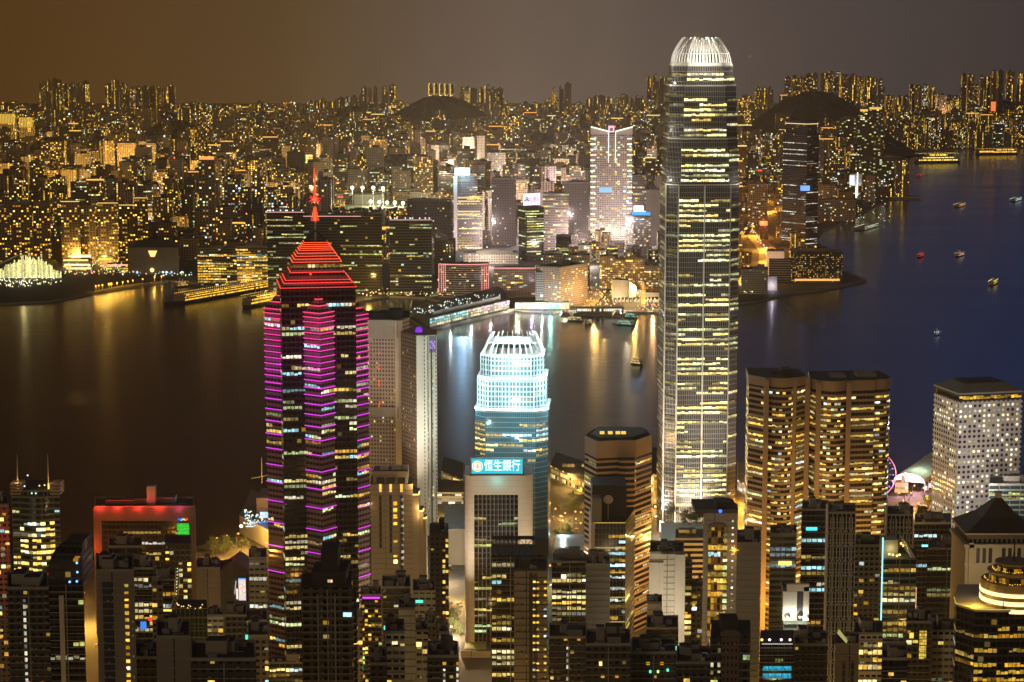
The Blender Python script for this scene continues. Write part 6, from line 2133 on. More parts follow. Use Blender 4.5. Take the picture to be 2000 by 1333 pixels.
CP_ = []
for k_, (pts, wd) in ROADS.items():
    q = [G(x, y, 4.09) for x, y in pts]
    for a, b_ in zip(q, q[1:]):
        dd = (b_ - a).normalized()
        n_ = int((b_ - a).length / 9)
        for i in range(n_):
            s = random.choice((-1, 1))
            p_ = a + (b_ - a) * ((i + random.random() * .5) / n_) + Vector((-dd.y, dd.x, 0)) * (wd * random.choice((.14, .32)) * s)
            if random.random() < .95:
                CP_.append((p_, math.atan2(dd.y, dd.x) + (0 if s < 0 else math.pi)))
CP_ = [(p, a) for p, a in CP_ if visible(p, 1)]
CARS = [make_car('white', (.7, .7, .7)), make_car('red', (.45, .03, .02)), make_car('black', (.02, .02, .025))]
for c_ in CARS:
    kids(c_)
used = [0, 0, 0]
for i, (p_, a) in enumerate(CP_):
    k_ = i % 3
    o = CARS[k_] if not used[k_] else copy_tree(CARS[k_], p_, a)
    used[k_] = 1
    o.location = p_
    o.rotation_euler = (0, 0, a)


def make_tree(seed, h, r):
    rng = random.Random(seed)
    o = thing('tree', 'round dark leafy tree', 'tree', (0, 0, 0), 'trees along the waterfront')
    m = MB()
    m.bar((0, 0, 0), (0, 0, h * .55), .35, n=6, r2=.2)
    for i in range(5):
        a = rng.uniform(0, 6.28)
        m.bar((0, 0, h * rng.uniform(.3, .5)), (r * .6 * math.cos(a), r * .6 * math.sin(a), h * rng.uniform(.6, .85)), .14, r2=.05)
    m.build('trunk', BARK, o)
    m = MB()
    cl = [(Vector((rng.uniform(-1, 1) * r * .62, rng.uniform(-1, 1) * r * .62, h * rng.uniform(.5, .9))), rng.uniform(.3, .5) * r) for _ in range(9)]
    for c_, cr in cl:
        for i in range(55):
            v = Vector((rng.gauss(0, 1), rng.gauss(0, 1), rng.gauss(0, .8)))
            v = v.normalized() * cr * rng.uniform(.55, 1.1)
            q = c_ + v
            a, b_ = Vector((rng.uniform(-1, 1), rng.uniform(-1, 1), rng.uniform(-.6, .6))).normalized(), Vector((rng.uniform(-1, 1), rng.uniform(-1, 1), rng.uniform(-.6, .6))).normalized()
            s = rng.uniform(.35, .7)
            m.face([q - a * s, q + b_ * s * .6, q + a * s, q - b_ * s * .6])
    m.build('crown', LEAF, o)
    return o


TREES = [make_tree(1, 9, 4.5), make_tree(2, 12, 5.5), make_tree(3, 7, 4)]
for t in TREES:
    kids(t)
TS = []
for px, py, n_, w_ in ((875, 1220, 9, 14), (890, 1240, 5, 8), (1110, 998, 7, 22), (1130, 985, 5, 14), (1340, 1062, 12, 34), (440, 1078, 10, 40), (1800, 1012, 5, 18), (1815, 985, 4, 8), (870, 1040, 5, 14), (1105, 1050, 6, 20), (1300, 1058, 4, 8), (1810, 1003, 3, 10)):
    for i in range(n_):
        g_ = G(px + random.uniform(-w_, w_), py + random.uniform(-6, 6))
        if py == 1062:
            g_.z = 22
        TS.append(g_)
TS = [p for p in TS if visible(p, 7)]
tl = ('dark leafy tree in the small park by the elevated road', 'gold-lit leafy tree by the harbour piers', 'leafy tree on the roof garden below the tallest tower', 'tree in the lamplit row along the road beside the green-screen slab', 'dark tree on the orange-lit plaza')


def where(p):
    if p.x > 250:
        return 4
    if p.z > 15:
        return 2
    if p.x < -200:
        return 3
    return 1 if p.y > 1650 and p.x > 0 else 0


first = {0: 1, 1: 1, 2: 1}
for i, p_ in enumerate(TS):
    k_ = i % 3
    if first[k_]:
        o, first[k_] = TREES[k_], 0
    else:
        o = copy_tree(TREES[k_], p_, 0)
    o.location = p_
    o.rotation_euler = (0, 0, random.uniform(0, 6.28))
    o.scale = (random.uniform(.8, 1.25),) * 3
    o['label'] = tl[where(p_)]
    o['group'] = tl[where(p_)].replace('tree', 'trees', 1)

# bodiless lamps added at random between the near towers to brighten their walls
NEARFOOT = [t_['poly'] for t_ in TW.values()]


def clear_of(x, y, k=3):
    for pl_ in NEARFOOT:
        xs, ys = [q[0] for q in pl_], [q[1] for q in pl_]
        if min(xs) - k < x < max(xs) + k and min(ys) - k < y < max(ys) + k:
            return False
    return True


rs_ = random.Random(5)
cl = []
for Yc in (880, 960, 1040, 1120, 1200, 1270, 1340, 1400):
    n_ = 11
    for i in range(n_):
        x = (-.235 + .47 * (i + rs_.random()) / n_) * Yc
        y = Yc + rs_.uniform(-25, 25)
        if clear_of(x, y):
            lamp('POINT', (x, y, terr(y) + 12), rs_.choice(((1, .55, .12), (1, .62, .18), (1, .5, .08), (1, .75, .4))), rs_.uniform(5000, 16000), 1, name='canyon_fill_lamp')
# ================================================================== far shore landmarks
FOOT = []      # (x0, x1, y0, y1) already built on


def fars(name, label, cat, xl, xr, yt, yb, *, m='far_office', D=30, yaw=0, xc=None, kit=1, p=0, group=None, Y=None, **kw):
    Y = Y or G(1000, yb, 3).y
    group = group or {'slab_block': 'row of broad waterfront apartment slabs', 'ridge_tower': 'gold-edged towers on the dark ridge', 'lit_tower': 'buildings with bright screens on the far right shore', 'hotel_wing': 'wings of the cream waterfront hotels', 'office_tower': 'office towers of the far waterfront', 'office_block': 'office blocks of the far waterfront', 'lit_slab': 'gold-washed ribbed slabs on the far hill'}.get(name)
    t = tower(name, label, cat, xl, xr, yt, Y, D=D, yaw=yaw, xc=xc, m=m, p=p, kit=kit, group=group, zb=ground_at(P((xl + xr) / 2, yb, Y).x, Y) - 2, **kw)
    xs, ys = [q[0] for q in t['poly']], [q[1] for q in t['poly']]
    FOOT.append((min(xs) - 8, max(xs) + 8, min(ys) - 10, max(ys) + 10))
    t['Y'] = Y
    return t


def glowbox(root, x0, x1, y0, y1, Y, c, name='light_panel', d=.6):
    a, b_ = P(x0, y1, Y), P(x1, y0, Y)
    return MB().box(a.x, b_.x, Y - d - .6, Y - .4, a.z, b_.z, c=c).build(name, GLOW, root)


PINK = (1.5, .55, .48)
# office towers on the waterfront
for xl, xr, yt, yb, lab in ((521, 594, 416, 588, 'leftmost of four dark waterfront office towers, with a white-lit roof edge'), (592, 664, 424, 588, 'dark waterfront office tower behind the red mast'), (664, 746, 424, 574, 'dark waterfront office tower with teal specks and a broken red roof line'), (761, 843, 431, 578, 'waterfront office tower with many yellow floor bands and a white-lit roof')):
    t = fars('office_tower', lab, 'office tower', xl, xr, yt, yb, m='tower_glass', p=.16 if xl < 740 else .30, pal='green', k=.8, D=46, cw=4.5, fh=4.6, win=(.06, .94, .34, .72), kit=2)
    q, zt = t['poly'], t['zt']
    strip(t['root'], [(*q[0], zt + 1), (*q[1], zt + 1)] if xl != 664 else [(*q[0], zt + 1), ((q[0][0] + q[1][0]) / 2, q[0][1], zt + 1)], .6, (1.2, .6, .55), 'roof_light')
    m = MB()
    for i in range(9):
        f = random.random()
        m.ball((q[0][0] + (q[1][0] - q[0][0]) * f, q[0][1] + 8, zt + 3), 1.1, 0, (1.8, 1.8, 1.7))
    if xl in (521, 761):
        m.build('roof_lamps', GLOW, t['root'])
# curved hotel with pink neon
Y = G(1000, 590, 3).y + 60
for xl, xr, yt, lab, bow in ((857, 955, 516, 'curved waterfront hotel outlined in pink neon with two striped end bays', 9), (965, 1046, 524, 'long waterfront hotel with one pink neon roof line', 0)):
    xa, xb = P(xl, yt, Y).x, P(xr, yt, Y).x
    pl = [(xa + (xb - xa) * i / 10, Y - bow * math.sin(math.pi * i / 10)) for i in range(11)] + [(xb, Y + 30), (xa, Y + 30)]
    t = tower('hotel', lab, 'hotel', xl, xr, yt, Y, poly=pl, m='pink_grid' if bow == 0 else facade('bow_bands', (.40, .29, .24), cw=60, fh=3.6, fx=(0, 1), fy=(.4, .9)), p=.10 if bow else .14, pal='warm', mode='res', cw=4, fh=3.6, zb=3, kit=0, k=1.1)
    FOOT.append((xa - 8, xb + 8, Y - 20, Y + 40))
    zt = t['zt']
    strip(t['root'], [(x, y - .6, zt) for x, y in pl[:11]], .75, PINK, 'neon_line')
    if bow:
        for x0 in (0, .86):
            for k_ in (0, .05, .09, .13):
                f = min(1, x0 + k_)
                x = xa + (xb - xa) * f
                strip(t['root'], [(x, Y - 1.2 - bow * math.sin(math.pi * f), 12), (x, Y - 1.2 - bow * math.sin(math.pi * f), zt - (0 if x0 == 0 else 3))], .55, PINK, 'neon_line')
    else:
        strip(t['root'], [(xb, Y - .6, zt), (xb, Y + 28, zt)], .6, PINK, 'neon_line')
t = fars('hotel', 'pinkish grid-fronted hotel block at an angle beside the ferry piers', 'hotel', 1046, 1148, 524, 603, m='pink_grid', yaw=52, xc=1092, p=.16, pal='warm', mode='res', cw=4, fh=3.6, k=1.2, kit=1)
t = fars('office_block', 'bluish grey office between the long hotel and the angled hotel', 'office block', 1046, 1083, 532, 600, m='grey_office', p=.3, pal='green', mode='office', cw=5, fh=4.2, D=20, kit=0)
fars('office_block', 'low wide roofed mall behind the curved hotel', 'mall', 905, 1012, 497, 560, m='far_pale', D=60, kit=3, Y=3950)
# tower with the tilted white screen
t = fars('office_tower', 'yellow-banded tower topped by a tilted white screen with red letters', 'office tower', 1013, 1062, 405, 512, m='dark_glass', yaw=24, xc=1029, p=.0, kit=0)
q, zt, Y = t['poly'], t['zt'], t['Y']
runs(t['root'], q[0], q[1], 10, zt - 4, 5, 4.7, 'office', .93, 'green', (.02, .98, .3, .75), 1.1, .3)
runs(t['root'], q[3], q[0], 10, zt - 4, 5, 4.7, 'office', .2, 'green', (.05, .95, .3, .75), .8, .3)
a, b_ = Vector(q[0]), Vector(q[1])
u = (P(1057, 405, Y).x - P(1022, 405, Y).x)
A, B = Vector((P(1022, 405, Y - 4).x, Y - 4, zt + 3)), Vector((P(1055, 405, Y - 4).x, Y - 4, zt + 5))
hS = (P(1000, 380, Y).z - P(1000, 403, Y).z)
sp3 = sign(t['root'], A, B, hS, (1.35, 1.35, 1.7), 'sign_panel', .5)
lettering(sp3, 'UBS', A + (B - A) * .66 + Vector((0, -1.2, hS * .47)), B - A, hS * .62, (1.1, .02, .05), width=(B - A).length * .52)
m = MB()
cc = A + (B - A) * .22 + Vector((0, -1.2, hS * .5))
for a_ in (90, 210, 330):
    dv = Vector((math.cos(R(a_)), 0, math.sin(R(a_))))
    nv = Vector((-dv.z, 0, dv.x))
    m.bar(cc - dv * hS * .26, cc + dv * hS * .28, hS * .035, 0, (.02, .02, .03))
    m.bar(cc + dv * hS * .18 - nv * hS * .09, cc + dv * hS * .18 + nv * hS * .09, hS * .04, 0, (.02, .02, .03))
m.build('sign_emblem', HULL, sp3)
# white screen tower
t = fars('office_tower', 'rounded tower under a dazzling white-blue screen', 'office tower', 886, 942, 380, 490, m='far_dark', p=.6, pal='warm', cw=5, fh=4.8, k=1.1, D=34, kit=0)
q, zt, Y = t['poly'], t['zt'], t['Y']
pl = [(P(x, 360, Y).x, Y + d) for x, d in ((893, 4), (900, 0), (926, 0), (932, 4), (932, 26), (893, 26))]
MB().prism(pl, zt, P(1000, 345, Y).z, 0, 1).build('upper_shaft', [MATS['far_office'], DARK], t['root'])
MB().box(P(886, 380, Y).x, P(893, 380, Y).x, Y - 2, Y + 10, 3, P(1000, 345, Y).z).build('side_pier', CONC_L, t['root'])
glowbox(t['root'], 888, 918, 328, 343, Y, (1.6, 2.0, 2.4), 'screen')
lamp('POINT', (P(903, 335, Y).x, Y - 20, P(903, 335, Y).z), (.4, .7, 1), 2.5e5, 6, name='screen_lamp')
for y_ in (385, 392, 412, 418):
    glowbox(t['root'], 894, 938, y_, y_ + 3, Y, (1.1, .8, .4), 'lit_floor')
# tall white twin-winged tower
t = fars('skyscraper', 'white-lit residential skyscraper with flared roof wings and two bright vertical lines', 'residential tower', 1154, 1235, 262, 470, m='far_pale', D=34, yaw=0, p=.22, pal='mix', mode='res', cw=6, fh=5, k=1.1, kit=0)
q, zt, Y = t['poly'], t['zt'], t['Y']
for px in (1188.5, 1202):
    glowbox(t['root'], px - .9, px + .9, 258, 318, Y, (1.7, 1.75, 1.5), 'light_line')
for xa, xb, sgn in ((1154, 1189, -1), (1202, 1236, 1)):
    a, b_ = P(xa, 248 if sgn < 0 else 257, Y), P(xb, 257 if sgn < 0 else 248, Y)
    strip(t['root'], [(a.x, Y - 1, a.z), (b_.x, Y - 1, b_.z)], 1.6, (1.6, 1.7, 1.3), 'roof_wing')
    m = MB()
    lo = zt
    m.face([(a.x, Y, lo), (b_.x, Y, lo), (b_.x, Y, b_.z), (a.x, Y, a.z)])
    m.face([(b_.x, Y + 14, lo), (a.x, Y + 14, lo), (a.x, Y + 14, a.z), (b_.x, Y + 14, b_.z)])
    m.face([(a.x, Y, a.z), (b_.x, Y, b_.z), (b_.x, Y + 14, b_.z), (a.x, Y + 14, a.z)])
    m.build('roof_screen', CONC_L, t['root'])
glowbox(t['root'], 1188, 1200, 246, 259, Y, (1.2, .75, .95), 'roof_emblem')
glowbox(t['root'], 1191, 1197, 250, 256, Y + .9, (.25, .1, .2), 'emblem_mark', 2.2)
for i in range(17):
    y_ = 270 + i * 10.5
    for xa, xb in ((1153, 1165), (1225, 1236)):
        glowbox(t['root'], xa, xb - random.uniform(0, 3), y_, y_ + 2.6, Y, tuple(x * random.uniform(.7, 1.1) for x in (1.5, 1.6, 1.25)), 'balcony_light')
glowbox(t['root'], 1170, 1195, 366, 376, Y, (.3, .7, 1.1), 'blue_floor')
for px in (1158, 1170, 1186, 1200, 1215, 1228):
    MB().ball(P(px, 459, Y - 6), 2.2, 0, (1.9, 2.0, 1.6)).build('base_floodlight', GLOW, t['root'])
    lamp('POINT', P(px, 457, Y - 16), (.95, 1, .85), 1.5e4, 3, name='base_floodlight')
# right of it
t = fars('hotel', 'cream hotel tower with brown fins and a bright blue-white roof sign', 'hotel', 1221, 1271, 424, 502, m='pink_grid', yaw=15, xc=1237, p=.4, pal='white', mode='res', cw=4.5, fh=4.2, k=1.0, kit=1)
glowbox(t['root'], 1238, 1257, 402, 414, t['Y'] - 1, (1.6, 2, 2.4), 'roof_sign')
glowbox(t['root'], 1234, 1270, 415, 421, t['Y'] - 1, (.05, .5, 1.2), 'roof_sign')
lamp('POINT', P(1248, 408, t['Y'] - 16), (.4, .7, 1), 9e4, 5, name='sign_lamp')
for xl, xr, yt, yb, lab in ((1171, 1202, 502, 565, 'cream waterfront hotel wing, left one behind the slab-sided hall'), (1202, 1224, 508, 566, 'recessed centre of the cream waterfront hotel'), (1222, 1260, 505, 568, 'cream waterfront hotel wing, right one behind the clock tower'), (1258, 1290, 520, 572, 'pale six-storey hotel front at the left flank of the tallest tower')):
    fars('hotel_wing', lab, 'hotel', xl, xr, yt, yb, m='pink_grid', p=.42, pal='warm', mode='res', cw=4, fh=3.8, k=1.1, kit=1, D=22)
for xl, xr, yt, yb, lab, mt in ((1086, 1116, 462, 500, 'teal glass block between the screen tower and the white skyscraper', 'dark_glass'), (1060, 1110, 380, 490, 'wide yellow-lit office behind the tilted screen', 'far_office'), (960, 1008, 350, 480, 'domed dark office right of the dazzling screen', 'far_dark'), (1098, 1150, 358, 470, 'teal dark slab left of the white skyscraper', 'far_dark'), (1236, 1262, 344, 460, 'grey-blue tower with a dark hood right of the white skyscraper', 'far_office'), (1262, 1296, 372, 480, 'bluish slab with a white cornice hard against the tallest tower', 'grey_blank'), (795, 882, 392, 480, 'big flat-roofed terminal block with white edge lights behind the waterfront towers', 'far_dark'), (848, 890, 470, 540, 'dark green wooded knoll building beside the screen tower', 'far_dark'), (1056, 1100, 500, 545, 'low pale offices behind the angled hotel', 'far_pale'), (1110, 1152, 500, 545, 'low grey offices left of the cream hotel', 'far_pale')):
    fars('office_block', lab, 'office block', xl, xr, yt, yb, m=mt, D=34, p=.3 if mt == 'dark_glass' else 0, pal='green', kit=2)
# slab-sided hall
hp = G(1200, 592, 3)
Y = hp.y
hall = thing('concert_hall', 'windowless cream hall with sweeping slab walls beside the gold clock tower', 'hall', (P(1230, 590, Y).x, Y + 20, 3))
HC = plain('cream_tiles', (.55, .47, .38), .7)
for pts, y0, y1 in ((((1196, 547), (1228, 549)), 0, 8), (((1229, 549), (1244, 562)), 2, 10), (((1246, 566), (1262, 571)), 6, 14), (((1262, 573), (1298, 575)), 10, 18)):
    (xa, ta), (xb, tb) = pts
    A0, B0 = P(xa, ta, Y), P(xb, tb, Y)
    m = MB()
    f0, f1, b0, b1 = (A0.x, Y + y0), (B0.x, Y + y1), (A0.x, Y + y0 + 25), (B0.x, Y + y1 + 25)
    zb0 = 11
    m.face([(*f0, zb0), (*f1, zb0), (*f1, B0.z), (*f0, A0.z)])
    m.face([(*b1, zb0), (*b0, zb0), (*b0, A0.z), (*b1, B0.z)])
    m.face([(*f0, A0.z), (*f1, B0.z), (*b1, B0.z), (*b0, A0.z)], 1)
    m.face([(*b0, zb0), (*f0, zb0), (*f0, A0.z), (*b0, A0.z)])
    m.face([(*f1, zb0), (*b1, zb0), (*b1, B0.z), (*f1, B0.z)])
    m.build('slab_wall', [HC, DARK], hall)
m = MB()
for i in range(14):
    x = P(1197 + i * 7.4, 595, Y).x
    m.box(x, x + 1.2, Y - 2, Y + 6, 3, 11)
m.build('colonnade', HC, hall)
m = MB()
for i in range(13):
    x = P(1199 + i * 7.4, 595, Y).x
    m.box(x + 1.5, x + 3.5, Y + 1, Y + 1.3, 4, 8, c=(1.4, .95, .5))
m.build('lit_bays', GLOW, hall)
FOOT.append((P(1190, 590, Y).x, P(1300, 590, Y).x, Y - 20, Y + 50))
for px, pw in ((1212, 1.0e4), (1240, 6e3), (1262, 9e3), (1280, 9e3)):
    lamp('POINT', (P(px, 590, Y).x, Y - 9, 12), (1, .78, .5), pw, 2, name='hall_floodlight')
# clock tower
cq = G(1256, 600, 3)
ck = thing('clock_tower', 'slender clock tower floodlit gold on the far waterfront', 'clock tower', cq)
x, Y = cq.x, cq.y
GC = plain('brick_and_granite', (.45, .30, .16))
zt = P(1256, 567, Y).z
MB().box(x - 3.6, x + 3.6, Y - 3.6, Y + 3.6, 3, zt).build('shaft', GC, ck)
MB().box(x - 4.2, x + 4.2, Y - 4.2, Y + 4.2, zt, zt + 1).build('cornice', GC, ck)
MB().prism([(x + 2.8 * math.cos(R(a)), Y + 2.8 * math.sin(R(a))) for a in range(0, 360, 45)], zt + 1, P(1256, 552, Y).z, 0, 0).build('belfry', GC, ck)
MB().ball((x, Y, P(1256, 552, Y).z), 2.6, 0, None, 8, 6, 1.2).build('dome', GC, ck)
MB().bar((x, Y, P(1256, 550, Y).z), (x, Y, P(1256, 543, Y).z), .3, r2=.05).build('finial', METAL, ck)
m = MB()
m.face([(x + 1.7 * math.cos(R(a)), Y - 3.75, zt - 4 + 1.7 * math.sin(R(a))) for a in range(0, 360, 30)], c=(1.5, 1.2, .7))
m.build('clock_face', GLOW, ck)
for s in (-1, 1):
    lamp('SPOT', (x + s * 8, Y - 11, 4), (1, .62, .08), 2.6e4, .6, (x, Y - 2, 22), 80, name='clock_floodlight', blend=.8)
lamp('POINT', (x, Y - 7, P(1256, 560, Y).z), (1, .62, .08), 1500, .4, name='clock_floodlight')

# ocean terminal: a long lit pier building
fa, fb, bb, ba = G(835, 645, 3), G(1006, 604, 3), G(985, 577, 3), G(798, 622, 3)
ot = thing('cruise_pier', 'long pier building with teal, white and pink lit arcades reaching into the harbour', 'pier', ((fa.x + bb.x) / 2, (fa.y + bb.y) / 2, 0))
deck = [tuple(p[:2]) for p in (fa, fb, bb, ba)]
if sum(deck[i][0] * deck[(i + 1) % 4][1] - deck[(i + 1) % 4][0] * deck[i][1] for i in range(4)) < 0:
    deck = deck[::-1]
MB().prism(deck, -2, 4, 0, 1).build('deck', [CONC, ASPH], ot)
inn = grow(deck, -9)
MB().prism(inn, 4, 17, 0, 1).build('hall', [plain('pier_wall', (.20, .20, .2)), plain('pier_roof', (.12, .12, .125))], ot)
MB().prism(grow(deck, -22), 17, 23, 0, 1).build('upper_hall', [MATS['pier_wall'], MATS['pier_roof']], ot)
FOOT.append((fa.x, fb.x, ba.y - 30, bb.y + 10))
i0 = min(range(4), key=lambda i: (Vector(inn[i]) - Vector(fa[:2])).length)
i1 = min(range(4), key=lambda i: (Vector(inn[i]) - Vector(fb[:2])).length)
A, B = Vector(inn[i0]), Vector(inn[i1])
d = (B - A).normalized()
nn = Vector((d.y, -d.x))
Lp = (B - A).length
for row, (za, zb_) in enumerate(((5, 8), (9.5, 12), (13.5, 16))):
    for i in range(36):
        f = i / 36
        if random.random() < .82:
            base = (.25, 1.1, 1.05) if f < .42 else (1.5, 1.2, .7) if f < .62 else (1.5, .65, .75) if f < .85 else (1.5, .9, 1.4)
            if row == 0:
                base = (1.4, 1.05, .5)
            s_ = random.uniform(.3, 1.15)
            q0, q1 = A + d * (Lp * f) + nn * .3, A + d * (Lp * (f + .022)) + nn * .3
            MB().face([(*q0, za), (*q1, za), (*q1, zb_), (*q0, zb_)], c=tuple(x * s_ for x in base)).build('shop_front', LIT, ot)
for i in range(13):
    q = A + d * (Lp * (i + .5) / 13) + nn * 5
    m = MB()
    m.bar((*q, 4), (*q, 15), .3, 1)
    m.ball((*q, 16), 1.3, 0, (1.3, 1.3, 1.15))
    m.build('mast_lamp', [GLOW, METAL], ot)
m = MB()
for i in range(80):
    f = random.random()
    q = A + d * (Lp * f) - nn * random.uniform(6, 52)
    m.ball((*q, 24), random.uniform(.5, 1.1), 0, random.choice(((1.5, 1.5, 1.3), (.5, 1.2, 1.2), (1.5, 1.1, .6))))
m.build('roof_lamps', GLOW, ot)
for f in (.15, .4, .65, .9):
    q = A + d * (Lp * f) + nn * 14
    lamp('POINT', (*q, 14), (.8, 1, .95) if f < .5 else (1, .85, .75), 1.6e4, 3, name='pier_floodlight')
# dazzling waterfront strip
dz = thing('waterfront_arcade', 'dazzling white and green lit arcade in front of the angled hotel', 'arcade', G(1060, 603, 3))
pa, pb = G(1006, 605, 3), G(1112, 606, 3)
MB().box(pa.x, pb.x, pa.y + 6, pa.y + 26, 3, 13, 0, top=1).build('hall', [CONC_L, DARK], dz)
for i in range(26):
    x_ = pa.x + (pb.x - pa.x) * i / 26
    c_ = (1.6, 1.5, 1.0) if i < 10 else (1.7, 1.7, 1.7) if i < 16 else (.9, 1.7, 1.5) if i < 22 else (1.5, 1.2, .6)
    MB().box(x_, x_ + 2.7, pa.y + 5.4, pa.y + 5.9, 4, 11, c=tuple(x * random.uniform(.6, 1.3) for x in c_)).build('shop_front', GLOW, dz)
lamp('POINT', ((pa.x + pb.x) / 2, pa.y - 4, 16), (1, .97, .85), 2.5e4, 4, name='arcade_floodlight')
# star ferry style pier with arched roofs
for k_, (xa, xb, yy_) in enumerate(((1096, 1128, 614), (1128, 1238, 610))):
    pass
pr = thing('ferry_pier', 'low dark ferry pier with arched ends and white-lit windows under the orange square', 'pier', G(1170, 618, 2))
pa, pb = G(1120, 618, 0), G(1222, 616, 0)
MB().box(pa.x, pb.x, pa.y, pa.y + 20, -1, 4, 0, top=1).build('deck', [CONC, ASPH], pr)
MB().box(pa.x + 4, pb.x - 4, pa.y + 2, pa.y + 16, 4, 13, 0, top=1).build('hall', [CONC, DARK], pr)
m = MB()
for i in range(22):
    if random.random() < .8:
        x_ = pa.x + 6 + (pb.x - pa.x - 12) * i / 22
        m.box(x_, x_ + 2.2, pa.y + 1.4, pa.y + 1.9, 7.5, 11, c=random.choice(((1.5, 1.4, 1.1), (1.4, 1, .5), (1.2, 1.5, 1.3))))
m.build('lit_windows', GLOW, pr)
for px in (1104, 1205):
    q = G(px, 622, 0)
    m = MB()
    n_ = 8
    for i in range(n_):
        a, b_ = math.pi * i / n_, math.pi * (i + 1) / n_
        m.face([(q.x - 8 * math.cos(t), q.y - w_, 4 + 8 * math.sin(t)) for w_, t in ((22, a), (-10, a), (-10, b_), (22, b_))])
    m.face([(q.x - 8 * math.cos(math.pi * i / n_), q.y - 22, 4 + 8 * math.sin(math.pi * i / n_)) for i in range(n_ + 1)][::-1])
    m.build('arched_roof', METAL, pr)

# left: glass-roofed station, grey hipped hall, gold office, residential slabs
st_ = thing('rail_station', 'glass-shelled station hall with swooping dark roof ribs blazing with light at the left edge', 'station', G(60, 545, 3))
Y = G(1000, 545, 3).y
m, gl = MB(), MB()
prof = [(-30, 545), (10, 512), (45, 494), (78, 496), (100, 512), (122, 528)]
pw = [P(x, y, Y + 50) for x, y in prof]
for k_ in range(4):
    y0, y1 = Y + 10 + k_ * 30, Y + 10 + (k_ + 1) * 30
    f = 1 - .12 * k_
    for (a, b_) in zip(pw, pw[1:]):
        tgt = m
        tgt.face([(a.x, y0, 3 + (a.z - 3) * f), (b_.x, y0, 3 + (b_.z - 3) * f), (b_.x, y1, 3 + (b_.z - 3) * (f - .1)), (a.x, y1, 3 + (a.z - 3) * (f - .1))])
m.build('roof_shell', plain('roof_panels', (.10, .085, .07), .5), st_)
for a, b_ in zip(pw, pw[1:]):
    MB().bar((a.x, Y + 9, a.z + .5), (b_.x, Y + 9, b_.z + .5), .9).build('roof_rib', CONC_L, st_)
for i in range(46):
    px = -8 + i * 2.8
    top = 545
    for (xa, ya), (xb, yb_) in zip(prof, prof[1:]):
        if xa <= px < xb:
            top = ya + (yb_ - ya) * (px - xa) / (xb - xa)
    a = P(px, 545, Y + 8)
    z1 = P(px, top + 5 + random.uniform(0, 8), Y + 8).z
    if z1 > 6:
        s_ = random.uniform(.5, 1.3)
        MB().box(a.x, a.x + 1.9, Y + 7.4, Y + 7.9, 3.5, z1, c=(1.25 * s_, 1.15 * s_, .45 * s_)).build('glass_bay', LIT, st_)
m = MB()
for i in range(120):
    px = random.uniform(-5, 120)
    py = random.uniform(538, 556) + (4 if px < 60 else 0)
    q = G(px, py, 5)
    m.ball(q, random.uniform(.5, 1.3), 0, random.choice(((1.9, 1.8, 1.3), (1.8, 1.4, .6), (1.6, 1.9, 1.7))))
m.build('forecourt_lamps', DOT, st_)
lamp('POINT', (P(50, 540, Y).x, Y - 20, 30), (1, .8, .3), 2e4, 5, name='forecourt_floodlight')
FOOT.append((pw[0].x - 50, pw[-1].x + 10, Y - 30, Y + 150))
cc_ = fars('concourse', 'low gold-lit concourse with bright white roof edges right of the glass station', 'station', 122, 180, 510, 533, m='far_pale', D=40, kit=0, p=.9, pal='gold', cw=5, fh=5, k=1.3)
for xa, xb, ya, yb_, c_ in ((138, 178, 498, 503, (2.2, 1.7, .9)), (124, 172, 507, 510, (2.0, 1.2, .3)), (126, 176, 516, 519, (1.9, 1.6, .8)), (122, 178, 523, 526, (2, 1.5, .6))):
    glowbox(cc_['root'], xa, xb, ya, yb_, cc_['Y'] - 1, c_, 'light_band')
pv = fars('pavilion', 'rounded orange-lit pavilion between the glass station and the grey theatre', 'pavilion', 190, 222, 503, 524, m='white_blank', D=30, kit=0)
glowbox(pv['root'], 192, 220, 504, 508, pv['Y'] - 1, (1.9, 1.0, .12), 'light_band')
lamp('POINT', P(206, 515, pv['Y'] - 14), (1, .5, .06), 1.2e4, 1, name='pavilion_floodlight')
mk_ = fars('market_hall', 'pink and white lit market hall at the left flank of the grey theatre', 'hall', 209, 250, 516, 534, m='far_pale', D=24, kit=0, p=.8, pal='warm', cw=4, fh=4, k=1.2)
glowbox(mk_['root'], 210, 250, 517, 519, mk_['Y'] - 1, (1.8, .8, .5), 'light_band')
t = fars('concert_house', 'boxy grey theatre with a dark domed roof and one glowing triangular window', 'theatre', 251, 349, 484, 536, m='grey_blank', D=70, kit=0)
q, zt, Y = t['poly'], t['zt'], t['Y']
t['root'].children[0].data.materials[0] = plain('theatre_wall', (.16, .145, .125))
cxq = centre(q)
for f0, f1, z0, z1 in ((1.0, .8, 0, 5), (.8, .5, 5, 9.5), (.5, .15, 9.5, 11.5)):
    A_ = [tuple(Vector(cxq) + (Vector(p_) - Vector(cxq)) * f0) for p_ in q]
    B_ = [tuple(Vector(cxq) + (Vector(p_) - Vector(cxq)) * f1) for p_ in q]
    MB().prism(A_, zt + z0, zt + z1, 0, 0, poly2=B_).build('roof', DARK, t['root'])
a, b_, c_, e_ = P(289, 490, Y - 1), P(307, 490, Y - 1), P(302, 502, Y - 1), P(294, 502, Y - 1)
MB().face([a, e_, c_, b_][::1] if False else [e_, c_, b_, a], c=(1.6, 1.05, .35)).build('bright_window', GLOW, t['root'])
MB().ball(P(297, 528, Y - 4), 4, 0, (1.6, 1.2, .5)).build('entrance_lamp', GLOW, t['root'])
